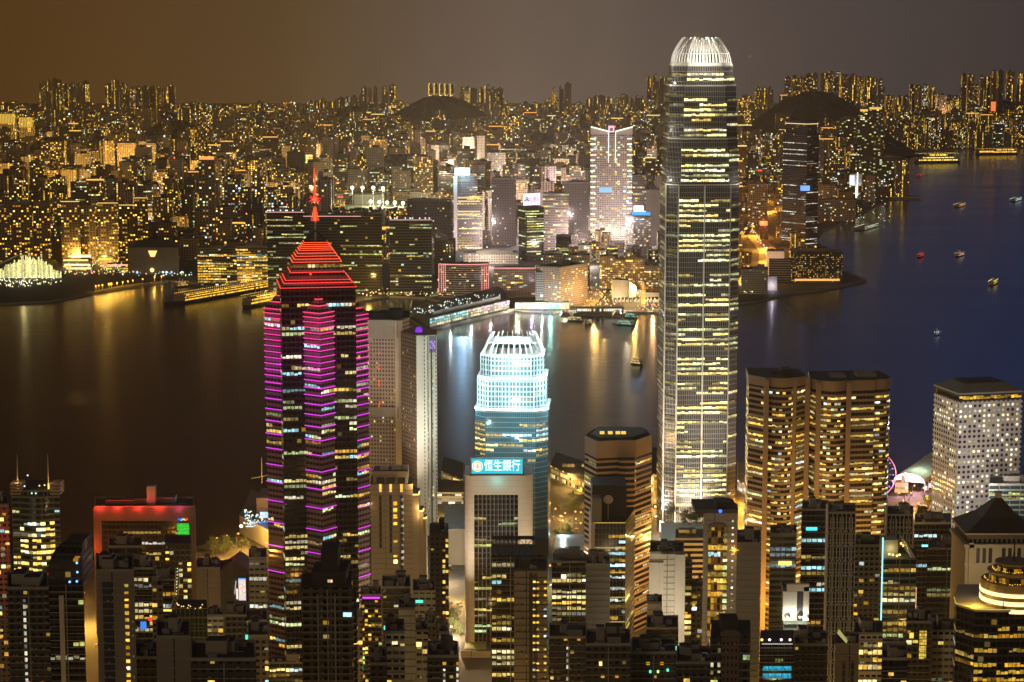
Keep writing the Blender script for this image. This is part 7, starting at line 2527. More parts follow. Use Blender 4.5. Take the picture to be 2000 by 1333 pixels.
for px, c_ in ((268, (.6, 1.3, 1.9)), (325, (1, 1.8, 1.6)), (335, (.6, 1, 2)), (318, (.9, 1.7, 1.7)), (355, (1, 1.7, 1.6))):
    MB().ball(P(px, 532, Y - 12), 1.9, 0, c_).build('forecourt_lamp', GLOW, t['root'])
for i, (xl, xr, yt, yb) in enumerate(((-20, 20, 408, 520), (24, 62, 398, 520), (64, 98, 400, 522), (118, 155, 395, 520), (158, 188, 405, 518), (190, 230, 398, 518), (232, 262, 402, 512), (262, 288, 388, 505))):
    t = fars('slab_block', '%s broad waterfront apartment slab with gold windows, counted from the left edge' % ('first second third fourth fifth sixth seventh eighth'.split()[i]), 'apartment block', xl, xr, yt, yb, m='far_flats', D=26, kit=2, p=.06, pal='gold', mode='res', cw=5, fh=4.2, k=.9)
    if i in (3, 5, 6, 7):
        strip(t['root'], [(*t['poly'][0], t['zt'] + 1), (*t['poly'][1], t['zt'] + 1)], .8, (1.5, .9, .2), 'roof_light')
t = fars('office_block', 'gold-lit wide waterfront office above the cruise ship', 'office block', 385, 462, 486, 556, m='far_office', p=.7, pal='gold', cw=4.5, fh=4.4, k=1.1, D=40, kit=2)
t = fars('office_block', 'amber speckled office right of the gold-lit one above the cruise ship', 'office block', 462, 528, 482, 560, m='far_office', p=.6, pal='gold', cw=4.5, fh=4.4, k=1.0, D=40, kit=2)
t = fars('apartment_tower', 'very dark thin tower with an orange-lit crown rising above the gold offices', 'apartment block', 387, 420, 305, 490, m='far_dots', D=30, kit=0)
glowbox(t['root'], 389, 418, 306, 312, t['Y'], (1.7, .5, .12), 'lit_crown')
t = fars('office_block', 'pale department block with purple round sign above the gold offices', 'office block', 430, 500, 432, 500, m='far_pale', D=40, kit=2, Y=4700)
MB().ball(P(474, 407, t['Y'] - 3), 3.2, 0, (.5, .12, 1.8)).build('round_sign', GLOW, t['root'])
MB().box(P(466, 400, 4700).x, P(482, 400, 4700).x, 4702, 4720, 3, P(470, 396, 4700).z).build('sign_tower', CONC_L, t['root'])
t = fars('lit_column', 'narrow gold-floodlit tower standing out among the slabs', 'office block', 93, 105, 380, 430, m='white_blank', D=14, kit=0, Y=4800)
lamp('POINT', P(99, 390, 4770), (1, .6, .1), 7e4, 2, name='gold_floodlight')
lamp('POINT', P(99, 420, 4770), (1, .6, .1), 7e4, 2, name='gold_floodlight')
# two gold-washed slabs on the far left hill
for xl, xr, yt, lab in ((-30, 32, 222, 'gold-washed ribbed slab on the far hill at the left edge'), (37, 66, 229, 'second gold-washed ribbed slab on the far hill near the left edge')):
    t = fars('lit_slab', lab, 'apartment block', xl, xr, yt, 250, m='far_stairs', D=30, kit=0, Y=6600)
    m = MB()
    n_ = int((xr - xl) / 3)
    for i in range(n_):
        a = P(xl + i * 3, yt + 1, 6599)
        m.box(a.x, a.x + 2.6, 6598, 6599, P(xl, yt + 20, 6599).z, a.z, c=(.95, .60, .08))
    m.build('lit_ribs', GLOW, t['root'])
# right-hand side: dark glass tower, harbour cluster
t = fars('office_tower', 'dark blue glass waterfront skyscraper with a yellow ringed dark cap, right of the tallest tower', 'skyscraper', 1530, 1600, 262, 486, m='dark_glass', D=44, yaw=40, xc=1577, p=.25, pal='white', cw=4.2, fh=4.4, win=(.1, .9, .35, .7), k=.7, kit=0)
q, zt, Y = t['poly'], t['zt'], t['Y']
MB().prism(grow(q, -3), zt, P(1560, 236, Y).z, 0, 1).build('cap', [MATS['dark_glass'], DARK], t['root'])
strip(t['root'], [(*p_, P(1560, 243, Y).z) for p_ in (grow(q, -2.4)[3], grow(q, -2.4)[0], grow(q, -2.4)[1])], 1.0, (1.3, .85, .3), 'light_ring')
m = MB()
m.box(P(1562, 366, Y - 3).x, P(1580, 366, Y - 3).x, Y - 16, Y - 14, P(1560, 372, Y).z, P(1560, 362, Y).z, c=(.25, .6, 2.0))
m.build('blue_sign', GLOW, t['root'])
t = fars('hotel', 'long waterfront hotel curving to the headland with amber windows', 'hotel', 1545, 1646, 491, 552, m='dark_tower', D=26, p=.40, pal='gold', mode='res', cw=2.9, fh=3.6, k=.75, kit=1, win=(.25, .75, .3, .75))
glowbox(t['root'], 1552, 1640, 545, 549, t['Y'] - 3, (1.2, .6, .18), 'lit_terrace')
t = fars('arts_centre', 'stepped lilac-white block at the foot of the dark blue skyscraper', 'building', 1498, 1532, 492, 540, m='white_blank', D=40, kit=2)
t = fars('arts_centre', 'dark square-fronted hall with pale top right below the stepped lilac block', 'building', 1502, 1545, 508, 552, m='banded_pale', D=24, kit=0)
t = fars('space_museum', 'low blue-grey halls at the right flank of the tallest tower', 'building', 1448, 1500, 528, 575, m='grey_office', D=40, kit=2, p=.15, pal='white')
t = fars('lit_pylon', 'lilac floodlit square pier block on the promenade', 'building', 1496, 1518, 540, 568, m='white_blank', D=14, kit=0)
lamp('POINT', P(1508, 560, t['Y'] - 10), (.9, .8, 1), 7e3, 1, name='pylon_lamp')
lamp('POINT', P(1515, 520, G(1000, 545, 3).y - 10), (.75, .7, 1), 3e4, 2, name='promenade_floodlight')
t = fars('red_billboard', 'glowing red and orange billboard beside the curving expressway', 'billboard', 1484, 1500, 430, 470, m='dark_tower', D=6, kit=0)
glowbox(t['root'], 1484, 1499, 432, 441, t['Y'], (2.2, .45, .12), 'screen')
lamp('POINT', P(1492, 437, t['Y'] - 12), (1, .12, .03), 3.5e4, 4, name='screen_lamp')
for k_, (xl, xr, yt, yb, lab, mt) in enumerate(((1676, 1726, 212, 372, 'dark twin-shafted tower with orange roof lines by the right-hand shore', 'far_dark'), (1718, 1760, 308, 376, 'dark teal office on the point beside the twin-shafted tower', 'far_dark'), (1640, 1672, 232, 330, 'dark office left of the twin-shafted tower', 'far_dark'), (1602, 1672, 392, 432, 'low wide hotel right of the dark blue skyscraper', 'far_pale'), (1585, 1630, 262, 330, 'white-gridded block behind the dark blue skyscraper', 'far_office'), (1690, 1710, 345, 395, 'small pale tower near the quay', 'far_pale'), (1462, 1500, 360, 440, 'pink hotel behind the red billboard', 'far_pale'), (1448, 1468, 188, 270, 'thin gold slab at the right edge of the tallest tower', 'far_stairs'))):
    t = fars('office_block', lab, 'office block', xl, xr, yt, yb, m=mt, D=36, kit=2, p=.16 if mt == 'far_dark' else 0, pal='green', mode='res', cw=6, fh=5)
    if k_ == 0:
        glowbox(t['root'], 1680, 1695, 214, 218, t['Y'], (1.6, .65, .12), 'roof_light')
        glowbox(t['root'], 1698, 1722, 210, 214, t['Y'], (1.6, .65, .12), 'roof_light')
t = fars('floodlit_block', 'white-lit angular building with bright vertical fins by the quay', 'building', 1660, 1684, 340, 384, m='white_blank', D=20, kit=0)
glowbox(t['root'], 1659, 1669, 343, 362, t['Y'] - 1, (1.2, 1.3, 1.9), 'screen')
glowbox(t['root'], 1673, 1676, 337, 380, t['Y'] - 1, (2, 2, 1.9), 'light_line')
lamp('POINT', P(1672, 380, t['Y'] - 14), (.9, .92, 1), 5e4, 2, name='fin_floodlight')
t = fars('rail_terminus', 'wide yellow-lit station slab behind the dark blue skyscraper', 'station', 1576, 1630, 264, 290, m='far_office', D=50, kit=0, Y=7600, p=.9, pal='green', cw=8, fh=7, k=1.2)
for xl, xr, yt, yb, c_, lab in ((1734, 1753, 232, 264, (1.4, .42, .14), 'orange-red lit tower by the far right shore'), (1904, 1926, 232, 252, (1.2, .5, .9), 'pink billboard block by the far right shore'), (1934, 1946, 196, 240, (1.6, .35, .1), 'thin tower with red-orange screen by the far right shore'), (1776, 1790, 250, 268, (1.2, 1.3, 1.5), 'block with white flood panel by the far right shore'), (1818, 1826, 228, 268, (1.0, 1.0, .6), 'pale yellow lit office by the far right shore'), (1932, 1946, 238, 268, (.8, 1.1, .4), 'green-yellow lit front below the red-orange screen')):
    t = fars('lit_tower', lab, 'office block', xl, xr, yt, yb + 28, m='far_dark', D=30, kit=0, Y=8300)
    glowbox(t['root'], xl + 1, xr - 1, yt + 3, yt + (22 if yb - yt > 25 else 12), t['Y'], tuple(x * .8 for x in c_), 'screen')
# stadium with floodlight masts
sq0 = G(740, 470, 3)
stm = thing('sports_ground', 'floodlit sports ground with rows of dazzling mast lights', 'stadium', P(735, 410, 5300))
a, b_ = P(700, 402, 5300), P(800, 402, 5300)
MB().box(P(690, 402, 5300).x, P(750, 402, 5300).x, 5320, 5380, 3, P(700, 382, 5300).z, 0, top=1).build('stand', [DARK, CONC], stm)
MB().box(P(735, 402, 5300).x, P(800, 402, 5300).x, 5250, 5318, 3, P(700, 402, 5300).z, 0, top=1).build('pitch', [CONC, plain('turf', (.16, .2, .05))], stm)
for px, py in ((688, 367), (708, 367), (729, 367), (748, 368), (724, 394), (741, 395), (756, 396), (771, 396), (787, 397)):
    q = P(px, py, 5270)
    m = MB()
    m.bar((q.x, q.y, 3), q, .6, 1)
    m.ball(q, 4.4, 0, (5, 4.9, 3.0))
    m.build('mast_light', [GLOW, METAL], stm)
    lamp('POINT', (q.x, q.y - 8, q.z - 4), (1, .95, .5), 1.5e5, 4, name='stadium_lamp')
FOOT.append((P(680, 400, 5300).x, P(805, 400, 5300).x, 5230, 5390))
# gold ridge towers with lit edges
for i in range(5):
    t = fars('ridge_tower', 'gold-edged slab tower on the dark ridge, number %s from its left end' % 'one two three four five'.split()[i], 'apartment block', 837 + i * 10.5, 845 + i * 10.5, 163 + i * .3, 195, m='far_dots', D=24, kit=0, Y=8200)
    glowbox(t['root'], 836.6 + i * 10.5, 838.2 + i * 10.5, 164, 186 + i * 3, t['Y'], (1.15, .75, .12), 'light_line')

# expressway, quays and lamps across the water
plain('far_road', (.30, .24, .17), .7)
for pts, w_ in (((( 1442, 470), (1468, 428), (1530, 408), (1600, 395)), 26), (((1466, 425), (1470, 455), (1500, 490), (1500, 520), (1440, 560)), 34), (((1140, 600), (1160, 575), (1150, 540)), 30), (((1440, 285), (1560, 300), (1700, 290)), 30)):
    road('road', list(pts), w_, 4.0, MATS['far_road'])
for px, py, pw, c_ in ((1476, 462, 3.5e5, (1, .38, .03)), (1466, 436, 1.2e5, (1, .38, .03)), (1500, 414, 4e5, (1, .40, .04)), (1540, 405, 3e5, (1, .42, .05)), (1462, 548, 3e5, (1, .46, .06)), (1490, 488, 4e5, (1, .42, .05)), (1500, 512, 3e5, (1, .42, .05)), (1165, 588, 9e4, (1, .55, .12)), (1158, 598, 5e4, (1, .6, .16)), (1180, 575, 7e4, (1, .6, .15)), (720, 582, 1.0e5, (1, .58, .1)), (150, 520, 1.2e5, (1, .6, .12)), (205, 520, 6e4, (1, .6, .15)), (440, 548, 9e4, (1, .66, .15)),
                       (860, 575, 7e4, (1, .7, .3)), (60, 490, 4e5, (1, .6, .18)), (300, 470, 4e5, (1, .55, .15)), (950, 520, 3e5, (1, .85, .7)), (1150, 520, 3e5, (1, .85, .7)), (1240, 590, 1.2e5, (1, .6, .15))):
    g_ = G(px, py)
    lamp('POINT', (g_.x, g_.y, 26), c_, pw, 4, name='shore_and_fill_light')
m = MB()


def dots(n, fx, fy, rad, cols, zz=(5, 9)):
    for i in range(n):
        g_ = G(fx(), fy(), random.uniform(*zz))
        m.ball(g_, random.uniform(*rad), 0, tuple(x * random.uniform(.4, 1.2) for x in random.choice(cols)), 5, 3)


for px, py, pw, c_ in ((1010, 606, 4e4, (1, .9, .6)), (1040, 607, 3e4, (.8, .65, 1)), (1075, 608, 4e4, (.4, 1, .9)), (1105, 607, 3e4, (1, .9, .7)), (1150, 604, 6e4, (1, .75, .35)), (1190, 606, 5e4, (1, .6, .2)), (1225, 606, 5e4, (1, .85, .6)), (1275, 606, 6e4, (1, .55, .2)), (900, 595, 5e4, (1, .95, .8)), (560, 588, 5e4, (1, .6, .1)), (480, 560, 5e4, (1, .6, .12))):
    g_ = G(px, py)
    lamp('POINT', (g_.x, g_.y - 4, 13), c_, pw * 1.4, 3, name='shore_and_fill_light')  # lamps added along the shore for the coloured columns in the water
ORG_ = [(1.9, .95, .18), (1.8, 1.1, .35), (1.9, 1.6, .9)]
U = random.uniform
for i in range(150):
    t = random.random()
    pth = [(1444, 468), (1466, 428), (1520, 408)] if i % 3 == 0 else [(1466, 425), (1470, 455), (1500, 490), (1498, 520), (1442, 560)]
    k_ = int(t * (len(pth) - 1))
    f = t * (len(pth) - 1) - k_
    x_, y_ = pth[k_][0] + (pth[k_ + 1][0] - pth[k_][0]) * f, pth[k_][1] + (pth[k_ + 1][1] - pth[k_][1]) * f
    m.ball(G(x_ + U(-4, 4), y_ + U(-3, 3), U(5, 10)), U(.8, 1.9), 0, tuple(q * U(.5, 1.2) for q in random.choice(ORG_)), 5, 3)
dots(90, lambda: U(1140, 1200), lambda: U(560, 604), (.6, 1.5), ORG_)
dots(60, lambda: U(1446, 1500), lambda: U(520, 570), (.6, 1.4), ORG_)
dots(110, lambda: U(126, 240), lambda: U(508, 536), (.8, 1.6), [(1.9, 1.3, .45), (1.9, 1.7, .9), (1.9, 1, .3)], (6, 22))
dots(80, lambda: U(440, 530), lambda: U(535, 556), (.7, 1.5), ORG_, (5, 14))
dots(70, lambda: U(700, 900), lambda: U(563, 578), (.7, 1.5), ORG_, (5, 12))
dots(60, lambda: U(1600, 1740), lambda: U(384, 432), (.7, 1.6), ORG_)
dots(130, lambda: U(1440, 1990), lambda: U(268, 284), (1.4, 3.2), ORG_)
dots(60, lambda: U(1240, 1296), lambda: U(580, 606), (.5, 1.2), ORG_)
dots(40, lambda: U(240, 380), lambda: U(530, 540), (.7, 1.5), [(1, 1.8, 1.8), (1.9, 1.5, .8)])
dots(140, lambda: U(850, 1290), lambda: U(470, 560), (.7, 1.6), [(1.9, 1.6, 1), (1.8, 1.8, 1.5), (1.9, 1.2, .5)], (6, 20))
tag(m.build('distant_lamps', DOT), 'countless tiny street lamps and vehicle lights along the far shore', kind='stuff')
# promenade row with orange lamps and its own reflections
pm = thing('lamplit_quay', 'low dark quay carrying a row of orange lamps over the water on the left', 'quay', G(235, 565, 2))
a, b_ = G(186, 571, 2), G(325, 550, 2)
MB().bar((a.x, a.y, 2), (b_.x, b_.y, 2), 3).build('quay_wall', CONC, pm)
for f in (.01, .05, .10, .19, .22, .30, .38, .45, .52, .66, .83, .93):
    q = a + (b_ - a) * f
    m = MB()
    m.bar((q.x, q.y, 3), (q.x, q.y, 11), .3, 1)
    m.ball((q.x, q.y, 12), 2.0 if f in (.19, .22) else 1.4, 0, (3.4, 1.25, .08))
    m.build('lamp_post', [GLOW, METAL], pm)
    lamp('POINT', (q.x, q.y - 5, 10), (1, .5, .06), 5e3, 1, name='quay_lamp')

# ------------------------------------------------------------------ ships and boats


SHIPW = plain('ship_paint', (.30, .27, .22), .5)


def ship(name, label, cat, p0, p1, beam, decks, hull_h=5, bulbs=(1.7, .9, .15), deckc=(1.25, .85, .16), group=None):
    """a ship with its bow at p0 and its stern at p1; decks are (from, to, z0, z1) along the length"""
    d = (p1 - p0)
    L = d.length
    a = math.atan2(d.y, d.x)
    root = thing(name, label, cat, (p0.x, p0.y, 0), group or {'boat': 'small boats on the open harbour', 'ferry': 'ferries on the harbour', 'floating_restaurant': 'gold-strung vessels on the harbour'}.get(name))
    root.rotation_euler = (0, 0, a)
    h = MB()
    n_ = 10
    pr = []
    for i in range(n_ + 1):
        f = i / n_
        w = beam / 2 * min(1, (f / .22) ** .6 if f < .22 else 1) * (1 if f < .9 else 1 - (f - .9) * 3)
        pr.append((f * L, w, hull_h * (1.25 - .6 * min(1, f / .3)) if f < .3 else hull_h * .8))
    for (x0, w0, z0), (x1, w1, z1) in zip(pr, pr[1:]):
        for s in (-1, 1):
            f = [(x0, s * w0 * .8, -1), (x1, s * w1 * .8, -1), (x1, s * w1, z1), (x0, s * w0, z0)]
            h.face(f if s < 0 else f[::-1])
        h.face([(x0, -w0, z0), (x1, -w1, z1), (x1, w1, z1), (x0, w0, z0)])
    x1, w1, z1 = pr[-1]
    h.face([(x1, -w1 * .8, -1), (x1, w1 * .8, -1), (x1, w1, z1), (x1, -w1, z1)])
    z0_ = Vector()
    h.build('hull', HULL, root, z0_)
    for f0, f1, za, zb in decks:
        w = beam / 2 * .86
        MB().box(f0 * L, f1 * L, -w, w, za, zb).build('deck_house', SHIPW, root, z0_)
        m = MB()
        k_ = max(2, int((f1 - f0) * L / 2.6))
        for i in range(k_):
            s_ = U(.35, 1.1)
            if random.random() < .9:
                for s in (-1, 1):
                    x0 = (f0 + (f1 - f0) * i / k_) * L
                    x1 = x0 + (f1 - f0) * L / k_ * .8
                    zz0, zz1 = za + (zb - za) * .35, za + (zb - za) * .85
                    ff = [(x0, s * (w + .12), zz0), (x1, s * (w + .12), zz0), (x1, s * (w + .12), zz1), (x0, s * (w + .12), zz1)]
                    m.face(ff if s < 0 else ff[::-1], c=tuple(q * s_ for q in deckc))
        m.build('deck_windows', GLOW, root, z0_)
    if bulbs:
        m = MB()
        zt_ = max(q[3] for q in decks)
        f0, f1 = min(q[0] for q in decks), max(q[1] for q in decks)
        k_ = int((f1 - f0) * L / 5)
        for i in range(k_ + 1):
            for s in (-1, 1):
                m.ball(((f0 + (f1 - f0) * i / k_) * L, s * beam * .42, zt_ + 1.2), .55, 0, bulbs, 5, 3)
        m.build('string_lights', GLOW, root, z0_)
        mm = MB()
        mm.bar((L * .35, 0, zt_), (L * .35, 0, zt_ + 8), .3)
        mm.box(L * .55, L * .62, -beam * .15, beam * .15, zt_, zt_ + 5)
        mm.build('funnel_and_mast', WHITE, root, z0_)
    return root


ship('cruise_ship', 'long low cruise ship with gold decks and rows of bulbs on the far shore', 'ship', G(320, 599, 0), G(548, 560, 0), 24, ((.13, .97, 4, 8), (.13, .95, 8.6, 11.6), (.14, .93, 12.2, 15)), 5, (3, 1.7, .35), (2.4, 1.3, .08))
ship('floating_restaurant', 'shorter gold-lit vessel moored in front of the cruise ship', 'ship', G(474, 602, 0), G(545, 588, 0), 22, ((.1, .98, 4, 8.5), (.12, .96, 9.4, 13.5), (.25, .8, 14, 17)), 4, (3, 1.7, .35), (2.2, 1.2, .08))
ship('tour_boat', 'small lit tour boat lying behind the bow of the cruise ship', 'boat', G(344, 562, 0), G(366, 560, 0), 8, ((.1, .95, 2, 5), (.2, .8, 5.4, 8)), 2.5, (1.7, 1.1, .4), (1.4, .8, .2))
ship('floating_restaurant', 'brightly strung yellow ship with a peaked outline in open water on the right', 'ship', G(1786, 319, 0), G(1872, 318, 0), 40, ((.06, .95, 6, 13), (.15, .85, 14, 21), (.3, .7, 22, 30)), 8, (4, 2.8, .6), (3.0, 2.1, .25))
ship('floating_restaurant', 'flat gold-lit ship near the right edge of the far water', 'ship', G(1905, 303, 0), G(1985, 302, 0), 40, ((.05, .4, 6, 16), (.4, .95, 6, 13), (.45, .9, 14, 20)), 8, (4, 2.2, .3), (3.0, 1.6, .13))
for px, py, ln, lab, dc, bc in ((1983, 393, 22, 'pale working boat by the right edge of the water', (1.3, 1.5, 1.4), (1.2, 1.5, 1.5)), (1690, 447, 46, 'dark moored barge with white lamps off the quay', (1.2, 1.3, .8), (1.5, 1.6, 1.2)), (1873, 404, 22, 'dark boat with three amber lights in the right-hand water', (1.4, .8, .3), (1.6, .9, .3)), (1873, 501, 20, 'small boat showing red and white lights in the right-hand water', (1.2, .9, .7), (1.3, .6, .4)), (1797, 503, 14, 'tiny red-lit boat in the middle of the right-hand water', (1.6, .06, .05), (1.5, .05, .05)), (1795, 346, 9, 'tiny red-lit buoy boat near the strung yellow ship', (1.6, .06, .05), (1.6, .06, .05)), (1945, 552, 30, 'bright yellow ferry crossing the right-hand water', (1.6, 1.2, .15), (1.8, 1.4, .25)), (1830, 655, 12, 'tiny white-lit boat off the round-bayed towers', (.9, 1.1, 1.3), (1.2, 1.4, 1.6))):
    a = G(px - ln * .4, py + (ln * .12 if px != 1945 else ln * .25), 0)
    b_ = G(px + ln * .4, py - (ln * .12 if px != 1945 else ln * .25), 0)
    L_ = (b_ - a).length
    if px == 1945:
        d = (b_ - a).normalized()
        b_ = a + d * 60
        L_ = 60
    s_ = min(1.3, max(.8, L_ / 26))
    ship('boat', lab, 'boat', a, b_, max(4, L_ * .18), ((.2, .9, 2 * s_ * .7, 4.2 * s_ * .7), (.35, .75, 4.6 * s_ * .7, 6.4 * s_ * .7)), 2 * s_ * .6, bc, dc)
for px, py, ln, lab, yaw in ((1124, 628, 34, 'moored ferry with a white-lit saloon left of the dark one at the piers', -6), (1149, 634, 20, 'small dark ferry turned stern-on at the piers', -50), (1222, 636, 40, 'ferry with green stripe of light right of the pier', -12), (1232, 622, 26, 'dark ferry berthed behind the green-striped one', -10), (1283, 612, 26, 'pale launch beside the clock tower quay', 0), (1243, 713, 28, 'lone ferry with gold windows out on the middle of the harbour', -16)):
    c_ = G(px, py, 0)
    L_ = ln / F * c_.y
    d = Vector((math.cos(R(yaw * 2.5)), math.sin(R(yaw * 2.5)), 0)) * L_ / 2
    ship('ferry', lab, 'ferry', c_ - d, c_ + d, L_ * .27, ((.08, .92, 1.6, 4.2), (.15, .85, 4.6, 7)), 1.8, None, (1.5, 1.1, .45) if 'green' not in lab else (.4, 1.2, .9))
# breakwater at the headland
bw = thing('breakwater', 'low stone breakwater curling round the headland hotel', 'breakwater', G(1660, 556, 2))
pts = [G(x, y, 1.5) for x, y in ((1590, 566), (1640, 560), (1690, 548), (1660, 536), (1648, 531))]
m = MB()
for a, b_ in zip(pts, pts[1:]):
    m.bar(a, b_, 3.2)
m.build('stone_bank', CONC, bw)
jt = thing('jetty', 'pale concrete jetty reaching out from the quay on the right', 'jetty', G(1760, 388, 2))
a, b_ = G(1740, 389, 0), G(1797, 388, 0)
MB().box(a.x, b_.x, a.y - 10, a.y + 14, -1, 5).build('deck', CONC_L, jt)

# keep the ground beside the orange expressway free of blocks
for pth in (((1442, 470), (1468, 428), (1530, 408), (1600, 395)), ((1466, 425), (1470, 455), (1500, 490), (1500, 520), (1440, 560))):
    for (xa, ya), (xb, yb) in zip(pth, pth[1:]):
        for i in range(6):
            g_ = G(xa + (xb - xa) * i / 5, ya + (yb - ya) * i / 5)
            FOOT.append((g_.x - 26, g_.x + 26, g_.y - 110, g_.y + 25))
# ================================================================== the mass of the far city
GLOWS = ((80, 330, 5400, 3e6, (1, .58, .12)), (250, 300, 5800, 3e6, (1, .58, .14)), (430, 300, 5800, 3e6, (1, .58, .16)), (600, 280, 6000, 3e6, (1, .62, .2)), (840, 360, 5000, 2.0e6, (1, .74, .45)), (920, 300, 6000, 3.5e6, (1, .80, .55)), (1080, 330, 5400, 4e6, (1, .82, .66)), (1200, 300, 6000, 4e6, (1, .82, .66)), (1380, 280, 6500, 3e6, (1, .75, .5)), (1850, 240, 8800, 2e6, (1, .6, .3)), (1050, 450, 4400, 1.1e6, (1, .78, .80)), (1180, 440, 4500, .9e6, (1, .82, .90)), (900, 440, 4500, .9e6, (1, .78, .66)), (960, 470, 4150, .7e6, (1, .78, .80)), (1125, 480, 4150, .7e6, (1, .78, .80)), (1250, 470, 4300, .7e6, (1, .78, .80)), (1000, 400, 4900, 1.4e6, (1, .82, .70)), (1130, 390, 5000, 1.4e6, (1, .78, .80)), (560, 400, 4900, 1.5e6, (1, .66, .25)), (330, 400, 4900, 1.5e6, (1, .58, .15)), (120, 380, 5000, 1.5e6, (1, .58, .12)), (30, 250, 6400, 2e6, (1, .62, .1)))
for px, py, Y_, pw, c_ in GLOWS:
    q = P(px, py, Y_)
    FOOT.append((q.x - 60, q.x + 60, q.y - 60, q.y + 60))
random.seed(11)
SLOTS = []


def skyline(px):
    pts = [(0, 200), (60, 196), (78, 156), (170, 158), (215, 160), (345, 168), (350, 196), (500, 206), (600, 196), (700, 182), (720, 170), (780, 166), (785, 205), (895, 200), (900, 172), (985, 172), (990, 196), (1070, 200), (1078, 165), (1116, 165), (1120, 186), (1215, 188), (1262, 180), (1264, 146), (1310, 146), (1448, 170), (1530, 168), (1534, 140), (1650, 142), (1730, 152), (1740, 190), (1775, 190), (1780, 165), (1820, 166), (1830, 182), (1875, 180), (1880, 142), (2000, 138), (2100, 140)]
    for (a, ya), (b, yb) in zip(pts, pts[1:]):
        if a <= px <= b:
            return ya + (yb - ya) * (px - a) / (b - a)
    return 190


def px_of(x, y, z):
    v = Vector((x, y, z - H))
    cz = v.y * CP - v.z * SP
    return 1000 + F * v.x / cz, 666.5 - F * (v.y * SP + v.z * CP) / cz


cand = []
Y = 3480.
while Y < 9600:
    half = Y * .25
    x = -half + U(0, 20)
    while x < half:
        w = U(20, 40) if Y < 5200 else U(24, 52)
        d = U(18, 30)
        yy = Y + U(-25, 25)
        xc_ = x + w / 2
        g_ = ground_at(xc_, yy)
        ppx, pg = px_of(xc_, yy, g_)
        r_ = random.random()
        left = ppx < 520
        if yy < 3960 and ppx < 1300:
            x += w
            continue
        if Y < 4300:
            hgt = U(24, 75) if left else U(16, 48)
        elif Y < 5600:
            hgt = U(45, 120) if r_ < .65 else U(20, 60)
        else:
            hgt = U(60, 130) if r_ < .7 else U(30, 80)
        if 640 < ppx < 900 and 4700 < Y < 5600:
            hgt = U(8, 26)                                   # the low ground round the sports ground
        if 850 < ppx < 1300 and Y < 4500:
            hgt = U(14, 36)
        if 1440 < ppx < 1760 and Y < 6200:
            hgt = U(12, 45)
        top = px_of(xc_, yy, g_ + hgt)[1]
        sky_y = skyline(ppx)
        if 640 < ppx < 890 and yy < 5240 and top < 412:
            hgt -= (412 - top) / F * yy
            top = 412
        if top < sky_y:
            if Y > 6800 and random.random() < .55:
                hgt -= (sky_y - top + U(0, 8)) / F * yy
            else:
                hgt = U(15, 40)
        ok = hgt > 10 and -60 < ppx < 2060 and inland(x - 8, yy - 8) and inland(x + w + 8, yy - 8)
        ok = ok and not any(x + w > f[0] and x < f[1] and yy + d > f[2] - 12 and yy < f[3] + 12 for f in FOOT)
        if 1200 < ppx < 1296 and Y < 3560:
            ok = False
        if ok and 1436 < ppx < 1500 and 3550 < yy < 5000:
            ok = random.random() < .25
        if ok:
            # wooded hills stay bare on the side that shows
            for hx, hy, hz, rx, ry in HILLS[:12]:
                q = math.hypot((xc_ - hx) / rx, (yy - hy) / ry)
                if q < .72 and yy < hy + ry * .2:
                    ok = False
        if ok:
            cand.append((yy, x, w, d, g_, hgt, ppx))
        x += w + U(3, 16) * (1 if Y < 5500 else 1.2)
    Y += U(52, 66) if Y < 5600 else U(85, 110)
print('far city', len(cand))
SIGN = MB()
for yy, x, w, d, g_, hgt, ppx in cand:
    if hgt < 14:
        continue
    for _ in range(random.choice((0, 0, 1, 1, 2))):
        q = (x + w * U(.05, .95), yy - U(1, 7), g_ + hgt * U(.05, .75))
        s_ = U(.5, 1.5)
        c_ = random.choice(((1.8, .85, .08), (1.8, 1.0, .15), (1.8, 1.3, .45), (1.6, 1.6, 1.2), (1.7, .6, .04)) if ppx < 640 else ((1.8, .9, .1), (1.8, 1.2, .4), (1.7, 1.7, 1.5), (1.2, 1.7, 1.7), (1.7, 1.5, 1.0), (1.8, .5, .2)))
        SIGN.ball(q, U(.7, 2.0) * (.55 + yy / 11000), 0, tuple(v * s_ for v in c_), 5, 3)
    if random.random() < .06 and yy < 6800:
        xa, z0_ = x + w * U(0, .6), g_ + hgt * U(.3, .8)
        SIGN.box(xa, xa + U(4, 13), yy - 1, yy - .3, z0_, z0_ + U(2, 7), c=random.choice(((1.5, 1.4, 1.1), (1.5, .15, .06), (.3, .6, 1.5), (.2, 1.1, .5), (1.5, .9, .15), (1.3, .5, 1.0), (1.5, 1.5, 1.4))))
tag(SIGN.build('distant_signs', DOT), 'countless tiny signs and lamps among the far city blocks', kind='stuff')
cand.sort(key=lambda c: -(c[2] * c[5] / c[0] ** 2))
ZONES = [(150, 'above the glass station'), (300, 'above the grey theatre'), (440, 'above the cruise ship'), (600, 'left of the red mast'), (800, 'by the sports ground'), (960, 'by the dazzling screen'), (1150, 'by the red-letter screen'), (1300, 'by the white skyscraper'), (1600, 'right of the tallest tower'), (1740, 'by the twin-shafted tower'), (2100, 'on the far right shore')]
DESC = {'far_flats': 'brown apartment tower, scattered gold windows', 'far_stairs': 'tan apartment tower, gold stair lines', 'far_dots': 'dark apartment tower, mixed bright windows', 'far_office': 'dark office tower, broken light bands', 'far_dark': 'nearly unlit dark tower', 'far_pale': 'pale block, few lit windows'}
used_pl = 0


